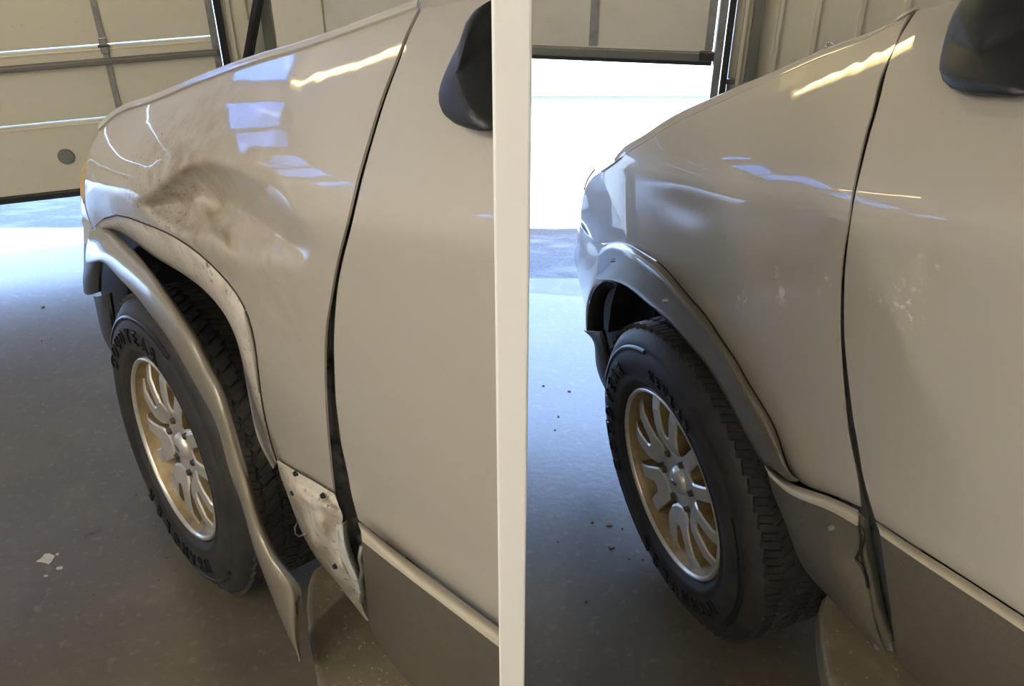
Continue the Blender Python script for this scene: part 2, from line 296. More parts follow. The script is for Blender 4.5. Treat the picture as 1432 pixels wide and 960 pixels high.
# ------------------------------------------------------------------ measured outlines (tenths of a millimetre)
D = {
    'L_fender': [[[1580,-724,11108],[1400,-840,11281],[1184,-946,11449],[872,-1025,11618],[474,-1077,11785],[54,-1119,11945],[-335,-1166,12096],[-676,-1222,12239],[-988,-1284,12376],[-1285,-1346,12510],[-1578,-1405,12639],[-1871,-1461,12765],[-2163,-1513,12888],[-2451,-1563,13007],[-2733,-1610,13123],[-3009,-1657,13235],[-3280,-1701,13345],[-3549,-1742,13451],[-3817,-1779,13555],[-4086,-1812,13655],[-4353,-1842,13752],[-4614,-1871,13846],[-4865,-1899,13938],[-5106,-1930,14028],[-5335,-1963,14117],[-5555,-1998,14204],[-5767,-2033,14289],[-5972,-2068,14372],[-6171,-2103,14454],[-6366,-2139,14534],[-6556,-2173,14612],[-6741,-2208,14689],[-6922,-2242,14764],[-7099,-2275,14838],[-7272,-2309,14910],[-7442,-2341,14981]],[[1589,-675,11053],[1403,-789,11231],[1176,-892,11402],[850,-966,11572],[442,-1013,11739],[14,-1051,11899],[-381,-1094,12049],[-730,-1146,12191],[-1051,-1202,12327],[-1357,-1258,12459],[-1659,-1311,12586],[-1959,-1360,12710],[-2258,-1406,12830],[-2552,-1449,12946],[-2840,-1490,13059],[-3120,-1529,13168],[-3394,-1566,13274],[-3665,-1600,13376],[-3934,-1630,13474],[-4202,-1656,13569],[-4466,-1680,13661],[-4725,-1702,13750],[-4974,-1725,13837],[-5213,-1749,13923],[-5441,-1776,14007],[-5660,-1804,14089],[-5872,-1833,14170],[-6077,-1862,14249],[-6277,-1890,14326],[-6472,-1920,14403],[-6664,-1950,14479],[-6852,-1981,14554],[-7037,-2012,14629],[-7217,-2042,14702],[-7392,-2072,14773],[-7564,-2101,14842]],[[1599,-626,10998],[1404,-738,11180],[1163,-837,11356],[822,-906,11528],[402,-949,11695],[-34,-984,11855],[-436,-1023,12004],[-794,-1070,12145],[-1125,-1120,12280],[-1441,-1170,12410],[-1751,-1217,12535],[-2060,-1259,12657],[-2366,-1298,12774],[-2667,-1334,12888],[-2960,-1369,12997],[-3245,-1401,13103],[-3523,-1431,13205],[-3796,-1458,13302],[-4065,-1482,13396],[-4333,-1501,13486],[-4596,-1518,13573],[-4852,-1534,13657],[-5099,-1551,13739],[-5336,-1570,13820],[-5563,-1590,13899],[-5782,-1612,13978],[-5994,-1634,14054],[-6199,-1657,14129],[-6399,-1679,14202],[-6596,-1702,14274],[-6790,-1728,14348],[-6982,-1756,14423],[-7169,-1784,14496],[-7352,-1811,14568],[-7531,-1838,14638],[-7705,-1864,14706]],[[1607,-579,10942],[1399,-687,11130],[1142,-783,11310],[785,-847,11484],[353,-885,11652],[-91,-916,11811],[-502,-951,11960],[-869,-993,12100],[-1210,-1038,12234],[-1536,-1082,12363],[-1856,-1122,12486],[-2174,-1158,12606],[-2487,-1191,12720],[-2795,-1221,12831],[-3094,-1249,12938],[-3384,-1274,13040],[-3666,-1298,13138],[-3941,-1318,13231],[-4211,-1334,13320],[-4478,-1347,13405],[-4739,-1358,13487],[-4993,-1368,13566],[-5238,-1379,13643],[-5474,-1392,13719],[-5700,-1407,13794],[-5918,-1422,13868],[-6130,-1439,13940],[-6335,-1455,14010],[-6536,-1471,14079],[-6734,-1489,14149],[-6930,-1510,14220],[-7125,-1534,14294],[-7317,-1559,14367],[-7503,-1584,14438],[-7684,-1607,14506],[-7861,-1630,14573]],[[1608,-531,10886],[1388,-636,11080],[1116,-728,11265],[743,-788,11441],[300,-822,11609],[-151,-849,11768],[-570,-880,11916],[-946,-918,12056],[-1296,-957,12188],[-1631,-995,12315],[-1960,-1030,12437],[-2285,-1060,12554],[-2605,-1086,12666],[-2918,-1110,12774],[-3223,-1132,12878],[-3517,-1152,12977],[-3801,-1169,13070],[-4078,-1182,13159],[-4348,-1193,13243],[-4613,-1200,13323],[-4873,-1205,13400],[-5124,-1209,13474],[-5367,-1214,13546],[-5600,-1222,13617],[-5825,-1231,13688],[-6042,-1241,13757],[-6253,-1252,13825],[-6458,-1262,13891],[-6659,-1273,13955],[-6857,-1285,14021],[-7056,-1303,14091],[-7254,-1324,14164],[-7449,-1346,14236],[-7638,-1368,14307],[-7822,-1389,14374],[-8001,-1408,14440]],[[1601,-485,10831],[1367,-586,11032],[1079,-674,11222],[691,-728,11400],[238,-758,11568],[-219,-782,11726],[-644,-810,11874],[-1030,-843,12012],[-1387,-877,12143],[-1731,-910,12268],[-2067,-939,12388],[-2398,-963,12503],[-2724,-984,12612],[-3043,-1003,12717],[-3351,-1019,12818],[-3649,-1032,12913],[-3936,-1043,13002],[-4213,-1051,13087],[-4482,-1056,13166],[-4746,-1057,13241],[-5002,-1057,13312],[-5250,-1056,13381],[-5489,-1056,13448],[-5720,-1058,13515],[-5943,-1062,13581],[-6159,-1068,13646],[-6369,-1073,13709],[-6573,-1078,13770],[-6773,-1083,13831],[-6972,-1091,13893],[-7173,-1105,13961],[-7374,-1123,14033],[-7572,-1143,14105],[-7764,-1162,14175],[-7950,-1180,14242],[-8132,-1198,14307]],[[1583,-438,10778],[1332,-535,10986],[1027,-619,11181],[626,-669,11361],[163,-695,11529],[-299,-716,11686],[-731,-740,11832],[-1126,-768,11971],[-1492,-798,12100],[-1842,-826,12223],[-2185,-849,12341],[-2522,-868,12453],[-2853,-884,12560],[-3176,-897,12662],[-3489,-907,12759],[-3789,-916,12850],[-4077,-921,12936],[-4354,-923,13015],[-4623,-922,13089],[-4884,-918,13159],[-5137,-913,13225],[-5381,-907,13289],[-5617,-903,13351],[-5844,-900,13412],[-6065,-900,13473],[-6280,-900,13534],[-6488,-901,13593],[-6691,-901,13649],[-6890,-901,13705],[-7089,-905,13764],[-7291,-915,13830],[-7495,-931,13901],[-7697,-949,13973],[-7892,-965,14043],[-8080,-981,14109],[-8263,-996,14173]],[[1556,-393,10725],[1286,-484,10942],[964,-564,11142],[548,-609,11324],[76,-632,11491],[-391,-650,11647],[-828,-671,11793],[-1234,-694,11932],[-1609,-718,12060],[-1964,-742,12180],[-2313,-761,12295],[-2656,-775,12405],[-2992,-785,12509],[-3319,-793,12607],[-3635,-799,12701],[-3937,-802,12789],[-4226,-802,12870],[-4503,-799,12945],[-4769,-793,13013],[-5027,-784,13078],[-5276,-775,13138],[-5517,-765,13196],[-5748,-756,13253],[-5972,-749,13309],[-6190,-744,13365],[-6403,-740,13421],[-6609,-736,13475],[-6810,-732,13527],[-7007,-728,13579],[-7206,-727,13634],[-7410,-735,13698],[-7617,-748,13769],[-7822,-764,13841],[-8020,-778,13910],[-8211,-791,13976],[-8396,-804,14039]],[[1525,-350,10671],[1235,-435,10897],[893,-510,11104],[463,-551,11288],[-17,-570,11455],[-489,-586,11609],[-931,-604,11754],[-1346,-621,11892],[-1732,-640,12021],[-2092,-660,12138],[-2445,-675,12250],[-2792,-684,12356],[-3132,-690,12457],[-3462,-693,12553],[-3781,-694,12643],[-4085,-693,12727],[-4374,-688,12803],[-4649,-681,12873],[-4913,-670,12937],[-5167,-657,12995],[-5412,-643,13050],[-5647,-629,13102],[-5874,-616,13152],[-6094,-606,13203],[-6308,-597,13254],[-6518,-589,13305],[-6722,-582,13355],[-6920,-573,13401],[-7115,-565,13448],[-7313,-562,13500],[-7518,-566,13562],[-7729,-578,13632],[-7937,-591,13705],[-8138,-604,13774],[-8332,-615,13839],[-8519,-625,13902]],[[1496,-309,10615],[1182,-388,10852],[821,-457,11066],[378,-494,11252],[-109,-510,11417],[-585,-524,11570],[-1033,-539,11714],[-1455,-552,11852],[-1853,-564,11981],[-2219,-580,12096],[-2572,-592,12204],[-2922,-597,12307],[-3265,-599,12404],[-3597,-598,12496],[-3917,-595,12583],[-4222,-589,12662],[-4510,-581,12734],[-4783,-569,12798],[-5043,-554,12856],[-5293,-538,12908],[-5531,-520,12957],[-5761,-503,13002],[-5982,-487,13047],[-6196,-473,13092],[-6406,-461,13137],[-6612,-450,13183],[-6812,-440,13227],[-7007,-428,13268],[-7199,-417,13309],[-7395,-411,13357],[-7601,-413,13417],[-7815,-422,13487],[-8028,-434,13560],[-8232,-444,13629],[-8428,-453,13695],[-8619,-462,13757]],[[1474,-272,10556],[1131,-343,10806],[750,-407,11026],[293,-440,11214],[-201,-452,11379],[-680,-464,11531],[-1133,-476,11674],[-1560,-486,11810],[-1971,-492,11940],[-2348,-501,12055],[-2700,-511,12158],[-3049,-514,12256],[-3393,-512,12349],[-3727,-508,12438],[-4047,-501,12520],[-4352,-491,12595],[-4638,-479,12662],[-4908,-464,12720],[-5164,-446,12772],[-5407,-426,12818],[-5639,-406,12859],[-5861,-386,12898],[-6075,-368,12935],[-6283,-351,12974],[-6488,-337,13013],[-6689,-324,13052],[-6885,-311,13090],[-7074,-297,13125],[-7261,-284,13160],[-7455,-276,13203],[-7662,-276,13261],[-7880,-283,13332],[-8097,-293,13406],[-8305,-301,13476],[-8505,-308,13541],[-8698,-315,13603]],[[1462,-239,10492],[1086,-301,10757],[682,-359,10985],[210,-388,11176],[-291,-397,11340],[-775,-406,11491],[-1233,-416,11633],[-1665,-423,11767],[-2087,-423,11898],[-2482,-423,12015],[-2835,-430,12114],[-3178,-434,12205],[-3520,-430,12294],[-3855,-422,12378],[-4176,-412,12456],[-4479,-399,12526],[-4763,-384,12588],[-5029,-366,12640],[-5279,-345,12685],[-5513,-324,12722],[-5734,-304,12754],[-5949,-282,12786],[-6157,-261,12817],[-6359,-242,12848],[-6557,-226,12880],[-6752,-211,12913],[-6941,-197,12944],[-7124,-182,12971],[-7304,-169,12999],[-7494,-160,13036],[-7702,-158,13092],[-7925,-163,13163],[-8148,-171,13238],[-8361,-177,13309],[-8564,-183,13375],[-8760,-187,13437]],[[1466,-211,10422],[1049,-262,10705],[618,-314,10943],[131,-339,11136],[-378,-345,11299],[-868,-352,11449],[-1331,-358,11590],[-1768,-363,11723],[-2198,-359,11853],[-2613,-349,11975],[-2977,-350,12073],[-3311,-355,12156],[-3646,-352,12237],[-3979,-342,12316],[-4273,-340,12379],[-4537,-342,12427],[-4827,-321,12486],[-5075,-307,12525],[-5288,-299,12548],[-5474,-297,12558],[-5672,-283,12575],[-5874,-262,12595],[-6068,-244,12615],[-6261,-225,12636],[-6465,-203,12667],[-6704,-162,12716],[-6925,-127,12758],[-7124,-100,12789],[-7312,-78,12815],[-7498,-68,12847],[-7707,-66,12900],[-7935,-69,12972],[-8165,-74,13050],[-8385,-79,13123],[-8593,-82,13189],[-8793,-85,13252]],[[1485,-189,10345],[1020,-227,10649],[561,-272,10898],[58,-292,11094],[-459,-296,11257],[-955,-300,11406],[-1423,-304,11546],[-1864,-306,11677],[-2297,-300,11804],[-2732,-282,11930],[-3120,-271,12034],[-3450,-275,12110],[-3697,-306,12149],[-3926,-339,12178],[-4115,-382,12188],[-4336,-402,12211],[-4606,-388,12255],[-4827,-385,12274],[-5047,-371,12294],[-5266,-350,12312],[-5462,-333,12321],[-5636,-322,12321],[-5802,-314,12321],[-5975,-302,12326],[-6210,-261,12366],[-6446,-220,12408],[-6671,-181,12446],[-6899,-136,12486],[-7123,-93,12525],[-7370,-48,12584],[-7640,-13,12667],[-7883,-11,12745],[-8123,-13,12826],[-8351,-15,12902],[-8566,-17,12970],[-8771,-18,13034]],[[1524,-174,10259],[1001,-196,10589],[511,-233,10850],[-7,-249,11049],[-531,-250,11211],[-1032,-252,11360],[-1505,-253,11499],[-1949,-254,11627],[-2381,-246,11750],[-2826,-223,11876],[-3248,-196,11991],[-3510,-226,12033],[-3545,-343,11973],[-3697,-408,11961],[-3853,-466,11949],[-4058,-493,11957],[-4284,-498,11973],[-4502,-493,11983],[-4753,-463,12009],[-4994,-428,12031],[-5205,-400,12040],[-5356,-396,12022],[-5498,-395,12001],[-5686,-372,12007],[-5881,-348,12019],[-6085,-321,12038],[-6298,-286,12064],[-6495,-255,12079],[-6697,-222,12099],[-6955,-173,12158],[-7315,-94,12287],[-7701,-17,12443],[-7983,0,12546],[-8221,0,12624],[-8443,0,12695],[-8656,0,12760]],[[1587,-168,10162],[993,-170,10524],[467,-198,10799],[-67,-209,11002],[-597,-208,11163],[-1103,-207,11311],[-1580,-207,11448],[-2026,-205,11574],[-2457,-197,11693],[-2902,-172,11815],[-3305,-152,11917],[-3433,-233,11895],[-3414,-372,11803],[-3490,-468,11749],[-3640,-528,11726],[-3831,-559,11720],[-4046,-568,11723],[-4261,-562,11724],[-4485,-541,11730],[-4729,-501,11745],[-4950,-463,11752],[-5119,-446,11736],[-5261,-440,11707],[-5405,-435,11683],[-5564,-425,11669],[-5767,-395,11680],[-5992,-352,11704],[-6225,-299,11732],[-6453,-250,11760],[-6691,-210,11802],[-6940,-193,11863],[-7358,-107,12036],[-7778,-20,12219],[-8058,0,12320],[-8287,0,12391],[-8505,0,12457]],[[1679,-172,10051],[994,-149,10454],[426,-166,10745],[-125,-173,10953],[-662,-169,11113],[-1173,-166,11260],[-1653,-163,11396],[-2103,-160,11520],[-2533,-152,11634],[-2967,-129,11747],[-3203,-174,11771],[-3292,-271,11724],[-3323,-388,11646],[-3366,-497,11569],[-3499,-563,11530],[-3681,-597,11511],[-3889,-606,11503],[-4090,-603,11490],[-4335,-569,11498],[-4634,-498,11536],[-4842,-462,11529],[-5011,-439,11505],[-5194,-408,11492],[-5408,-363,11499],[-5650,-308,11525],[-5910,-244,11564],[-6177,-175,11608],[-6433,-105,11647],[-6655,-54,11668],[-6864,-25,11690],[-7096,-15,11739],[-7356,-15,11817],[-7638,-7,11916],[-7904,0,12006],[-8139,0,12078],[-8363,0,12144]],[[1814,-191,9920],[1008,-134,10377],[391,-138,10689],[-180,-140,10901],[-724,-134,11061],[-1240,-129,11207],[-1725,-125,11342],[-2178,-119,11464],[-2606,-111,11573],[-2941,-126,11638],[-3032,-228,11590],[-3132,-321,11539],[-3258,-398,11497],[-3323,-497,11421],[-3441,-567,11367],[-3607,-606,11333],[-3809,-615,11314],[-4097,-569,11337],[-4440,-485,11390],[-4702,-426,11403],[-4884,-396,11378],[-5099,-346,11373],[-5333,-285,11383],[-5595,-211,11412],[-5866,-136,11452],[-6121,-70,11485],[-6335,-22,11496],[-6483,-1,11467],[-6594,0,11416],[-6742,0,11395],[-6956,0,11428],[-7222,0,11507],[-7499,0,11600],[-7760,0,11684],[-8001,0,11757],[-8231,0,11823]],[[1993,-224,9769],[1040,-127,10292],[364,-115,10629],[-227,-111,10846],[-778,-103,11005],[-1300,-96,11151],[-1788,-91,11284],[-2243,-84,11403],[-2664,-78,11504],[-2802,-168,11476],[-2833,-294,11391],[-2983,-367,11356],[-3179,-416,11338],[-3332,-476,11296],[-3508,-519,11262],[-3702,-542,11235],[-3950,-526,11234],[-4293,-452,11280],[-4610,-374,11316],[-4804,-340,11289],[-5050,-275,11293],[-5309,-198,11308],[-5563,-121,11326],[-5801,-53,11340],[-5994,-10,11331],[-6122,0,11286],[-6227,0,11225],[-6322,-1,11156],[-6424,-1,11091],[-6567,-1,11058],[-6783,-1,11087],[-7057,-1,11167],[-7344,0,11263],[-7613,0,11349],[-7861,0,11422],[-8097,0,11489]],[[2178,-261,9612],[1099,-129,10194],[350,-98,10562],[-265,-88,10787],[-823,-77,10945],[-1349,-69,11090],[-1840,-62,11221],[-2296,-55,11336],[-2615,-86,11387],[-2609,-232,11285],[-2636,-360,11191],[-2811,-424,11158],[-3109,-430,11180],[-3475,-400,11235],[-3709,-414,11224],[-3913,-430,11196],[-4219,-384,11220],[-4576,-297,11271],[-4800,-255,11254],[-5037,-197,11246],[-5305,-115,11259],[-5539,-43,11259],[-5710,1,11226],[-5806,9,11152],[-5889,5,11072],[-5981,2,10997],[-6073,0,10919],[-6156,-1,10833],[-6247,-2,10751],[-6384,-2,10706],[-6602,-2,10730],[-6885,-1,10811],[-7182,-1,10911],[-7459,-1,10999],[-7715,0,11074],[-7958,0,11141]],[[2362,-298,9454],[1190,-143,10081],[346,-86,10490],[-297,-69,10723],[-864,-57,10882],[-1395,-47,11025],[-1890,-40,11154],[-2341,-34,11264],[-2459,-141,11217],[-2408,-306,11085],[-2458,-426,10991],[-2747,-445,11005],[-3201,-387,11097],[-3611,-336,11168],[-3924,-314,11191],[-4213,-289,11202],[-4592,-206,11261],[-4845,-161,11254],[-5054,-121,11225],[-5315,-45,11227],[-5511,9,11197],[-5606,23,11112],[-5653,16,11000],[-5708,9,10893],[-5778,4,10796],[-5859,1,10705],[-5940,-2,10611],[-6013,-4,10507],[-6094,-5,10408],[-6227,-5,10351],[-6449,-5,10370],[-6741,-3,10454],[-7049,-2,10558],[-7336,-1,10649],[-7600,-1,10725],[-7849,-1,10793]],[[2537,-335,9297],[1310,-168,9953],[356,-82,10411],[-321,-57,10655],[-897,-43,10813],[-1435,-32,10956],[-1933,-24,11083],[-2276,-59,11139],[-2245,-223,11015],[-2219,-381,10884],[-2473,-423,10879],[-2864,-400,10935],[-3317,-341,11022],[-3780,-266,11115],[-4207,-194,11193],[-4590,-124,11250],[-4876,-77,11257],[-5078,-50,11219],[-5300,1,11193],[-5456,33,11131],[-5504,26,11009],[-5535,15,10877],[-5568,6,10747],[-5614,0,10625],[-5677,-3,10514],[-5752,-6,10408],[-5825,-8,10299],[-5889,-9,10179],[-5961,-11,10062],[-6090,-11,9992],[-6316,-9,10007],[-6620,-6,10094],[-6941,-4,10203],[-7238,-3,10298],[-7510,-2,10376],[-7766,-1,10445]],[[2690,-368,9148],[1430,-196,9824],[386,-87,10321],[-332,-52,10580],[-918,-36,10739],[-1462,-25,10880],[-1960,-18,11004],[-2090,-132,10955],[-2023,-312,10805],[-2293,-359,10805],[-2641,-364,10839],[-3031,-339,10890],[-3510,-268,10986],[-4039,-164,11110],[-4521,-65,11214],[-4833,-22,11230],[-5050,-2,11196],[-5245,25,11148],[-5375,39,11064],[-5414,23,10926],[-5441,11,10782],[-5464,2,10636],[-5493,-4,10492],[-5533,-8,10357],[-5590,-10,10231],[-5656,-12,10109],[-5720,-14,9983],[-5772,-17,9843],[-5832,-20,9706],[-5954,-21,9620],[-6187,-18,9632],[-6505,-12,9725],[-6842,-8,9842],[-7150,-5,9941],[-7431,-3,10021],[-7695,-2,10091]],[[2816,-396,9009],[1543,-226,9696],[431,-101,10224],[-328,-55,10498],[-925,-38,10657],[-1475,-26,10798],[-1874,-55,10872],[-1869,-221,10752],[-2146,-276,10756],[-2489,-294,10785],[-2838,-297,10814],[-3274,-252,10885],[-3801,-159,11002],[-4319,-56,11119],[-4681,-6,11156],[-4948,20,11143],[-5146,34,11091],[-5277,36,11000],[-5330,19,10863],[-5367,7,10714],[-5392,-2,10558],[-5412,-7,10399],[-5434,-11,10241],[-5464,-15,10089],[-5511,-18,9945],[-5565,-21,9805],[-5616,-25,9657],[-5652,-30,9493],[-5697,-36,9332],[-5812,-38,9230],[-6052,-33,9239],[-6387,-24,9339],[-6742,-16,9466],[-7065,-11,9572],[-7357,-7,9656],[-7630,-5,9729]],[[2908,-419,8884],[1641,-255,9574],[467,-116,10131],[-321,-64,10414],[-931,-44,10574],[-1490,-30,10715],[-1823,-85,10754],[-2011,-182,10718],[-2358,-210,10750],[-2707,-225,10777],[-3081,-216,10814],[-3588,-141,10917],[-4083,-57,11017],[-4457,-13,11054],[-4771,19,11061],[-5010,35,11026],[-5162,30,10940],[-5247,16,10814],[-5305,4,10668],[-5343,-4,10510],[-5365,-9,10342],[-5377,-14,10167],[-5387,-18,9991],[-5403,-23,9818],[-5433,-28,9652],[-5473,-34,9489],[-5508,-41,9318],[-5526,-50,9127],[-5554,-59,8940],[-5663,-62,8820],[-5912,-54,8827],[-6266,-41,8936],[-6640,-29,9075],[-6978,-21,9189],[-7282,-15,9278],[-7566,-12,9354]],[[2965,-437,8774],[1716,-283,9460],[487,-131,10043],[-328,-73,10336],[-950,-51,10497],[-1519,-35,10639],[-1903,-72,10696],[-2217,-124,10715],[-2577,-146,10749],[-2936,-156,10777],[-3385,-116,10848],[-3864,-49,10934],[-4225,-18,10959],[-4551,8,10966],[-4825,24,10944],[-5020,22,10877],[-5155,12,10773],[-5246,2,10640],[-5305,-5,10486],[-5340,-10,10315],[-5354,-15,10131],[-5353,-20,9937],[-5346,-27,9739],[-5344,-35,9541],[-5357,-43,9352],[-5380,-52,9164],[-5398,-63,8967],[-5400,-74,8749],[-5414,-85,8535],[-5518,-88,8398],[-5774,-78,8401],[-6144,-62,8519],[-6538,-46,8669],[-6893,-35,8792],[-7209,-28,8887],[-7503,-22,8966]],[[2992,-452,8676],[1769,-308,9356],[492,-145,9962],[-348,-82,10263],[-982,-57,10425],[-1560,-40,10567],[-2005,-57,10649],[-2407,-76,10706],[-2787,-90,10745],[-3160,-92,10775],[-3642,-37,10860],[-4001,-17,10880],[-4323,-2,10879],[-4610,9,10858],[-4848,11,10809],[-5036,7,10730],[-5174,0,10618],[-5267,-6,10476],[-5324,-11,10311],[-5351,-15,10125],[-5352,-20,9922],[-5335,-28,9706],[-5308,-38,9482],[-5287,-50,9258],[-5282,-62,9043],[-5289,-74,8830],[-5293,-86,8608],[-5281,-99,8363],[-5285,-109,8126],[-5385,-111,7971],[-5645,-101,7968],[-6029,-84,8091],[-6439,-66,8251],[-6808,-53,8382],[-7137,-44,8482],[-7442,-37,8565]],[[2999,-463,8588],[1803,-332,9259],[487,-160,9885],[-378,-91,10194],[-1024,-64,10357],[-1610,-44,10500],[-2125,-37,10611],[-2564,-42,10682],[-2967,-47,10727],[-3387,-31,10778],[-3766,-15,10805],[-4092,-7,10801],[-4386,-2,10779],[-4654,1,10740],[-4886,1,10680],[-5074,-2,10592],[-5212,-6,10472],[-5303,-10,10320],[-5353,-15,10140],[-5370,-20,9937],[-5356,-27,9712],[-5319,-38,9471],[-5273,-53,9220],[-5232,-68,8969],[-5211,-83,8728],[-5204,-96,8491],[-5198,-108,8246],[-5177,-120,7977],[-5174,-129,7717],[-5269,-130,7543],[-5530,-121,7530],[-5922,-105,7654],[-6345,-87,7821],[-6727,-73,7959],[-7066,-62,8063],[-7381,-54,8149]],[[2989,-473,8506],[1824,-354,9167],[474,-175,9810],[-416,-101,10128],[-1072,-71,10292],[-1668,-49,10435],[-2205,-34,10554],[-2680,-27,10638],[-3103,-24,10689],[-3501,-15,10723],[-3848,-12,10727],[-4162,-9,10711],[-4449,-6,10678],[-4712,-5,10629],[-4941,-5,10560],[-5127,-7,10463],[-5263,-10,10333],[-5349,-14,10168],[-5392,-18,9972],[-5395,-25,9749],[-5364,-36,9502],[-5309,-51,9235],[-5243,-69,8957],[-5185,-87,8679],[-5151,-103,8413],[-5136,-115,8155],[-5122,-126,7888],[-5094,-136,7596],[-5082,-143,7311],[-5168,-146,7114],[-5426,-140,7088],[-5824,-125,7211],[-6259,-108,7383],[-6651,-94,7525],[-7000,-84,7632],[-7324,-75,7721]],[[2970,-481,8429],[1836,-374,9079],[460,-190,9737],[-456,-110,10064],[-1125,-78,10229],[-1729,-54,10372],[-2273,-37,10491],[-2758,-27,10575],[-3191,-21,10626],[-3578,-17,10648],[-3924,-14,10645],[-4236,-11,10622],[-4520,-10,10580],[-4779,-9,10523],[-5006,-9,10444],[-5190,-11,10338],[-5323,-13,10197],[-5403,-17,10018],[-5436,-23,9806],[-5425,-32,9561],[-5377,-46,9290],[-5304,-64,8997],[-5220,-85,8692],[-5149,-104,8389],[-5106,-119,8102],[-5085,-130,7823],[-5065,-138,7534],[-5026,-148,7217],[-4999,-157,6899],[-5069,-164,6672],[-5323,-161,6630],[-5728,-149,6753],[-6174,-132,6931],[-6578,-119,7078],[-6936,-108,7187],[-7268,-99,7277]]],
    'L_hood': [[[1590,-728,11108],[1277,-918,11394],[760,-1050,11674],[67,-1124,11945],[-556,-1208,12193],[-1078,-1309,12422],[-1568,-1410,12640],[-2056,-1501,12848],[-2536,-1584,13047],[-2999,-1662,13237],[-3450,-1734,13418],[-3898,-1796,13590],[-4345,-1848,13754],[-4776,-1895,13910],[-5177,-1947,14060],[-5549,-2003,14206],[-5898,-2062,14347],[-6231,-2121,14483],[-6550,-2179,14615],[-6857,-2236,14742],[-7152,-2292,14865],[-7437,-2347,14984]],[[1682,-760,11129],[1389,-957,11413],[881,-1094,11694],[179,-1168,11969],[-458,-1250,12220],[-988,-1352,12451],[-1480,-1455,12670],[-1967,-1548,12880],[-2446,-1634,13080],[-2913,-1714,13272],[-3370,-1785,13454],[-3825,-1846,13627],[-4277,-1897,13791],[-4713,-1944,13948],[-5118,-1996,14100],[-5494,-2052,14247],[-5847,-2111,14388],[-6183,-2170,14525],[-6504,-2229,14658],[-6811,-2287,14786],[-7107,-2345,14910],[-7393,-2400,15030]],[[1784,-796,11110],[1514,-1001,11393],[1016,-1144,11675],[302,-1217,11954],[-350,-1297,12208],[-888,-1399,12441],[-1382,-1504,12662],[-1868,-1601,12873],[-2347,-1690,13075],[-2817,-1770,13268],[-3281,-1842,13451],[-3743,-1902,13626],[-4202,-1952,13791],[-4643,-1999,13949],[-5053,-2050,14102],[-5433,-2107,14249],[-5790,-2166,14392],[-6128,-2225,14530],[-6451,-2285,14664],[-6761,-2344,14793],[-7058,-2402,14918],[-7344,-2460,15039]],[[2259,-951,10810],[1986,-1163,11093],[1487,-1313,11375],[770,-1394,11654],[114,-1481,11908],[-426,-1590,12141],[-923,-1703,12362],[-1413,-1807,12573],[-1895,-1903,12775],[-2368,-1991,12968],[-2836,-2070,13151],[-3302,-2138,13326],[-3765,-2195,13491],[-4210,-2249,13649],[-4624,-2308,13802],[-5009,-2371,13949],[-5370,-2437,14092],[-5713,-2503,14230],[-6041,-2570,14364],[-6354,-2636,14493],[-6656,-2701,14618],[-6948,-2765,14739]],[[2925,-1170,10260],[2649,-1391,10543],[2145,-1550,10825],[1425,-1642,11104],[765,-1739,11358],[220,-1859,11591],[-281,-1981,11812],[-775,-2096,12023],[-1262,-2202,12225],[-1740,-2301,12418],[-2213,-2390,12601],[-2685,-2468,12776],[-3153,-2535,12941],[-3604,-2600,13099],[-4024,-2668,13252],[-4415,-2741,13399],[-4782,-2817,13542],[-5131,-2893,13680],[-5465,-2969,13814],[-5786,-3044,13943],[-6095,-3118,14068],[-6393,-3191,14189]],[[3875,-1481,9210],[3594,-1715,9493],[3086,-1888,9775],[2360,-1995,10054],[1695,-2107,10308],[1144,-2242,10541],[636,-2379,10762],[136,-2509,10973],[-358,-2630,11175],[-843,-2743,11368],[-1323,-2846,11551],[-1803,-2939,11726],[-2279,-3021,11891],[-2738,-3100,12049],[-3167,-3183,12202],[-3566,-3270,12349],[-3942,-3360,12492],[-4301,-3449,12630],[-4644,-3539,12764],[-4974,-3628,12893],[-5292,-3715,13018],[-5600,-3801,13139]]],
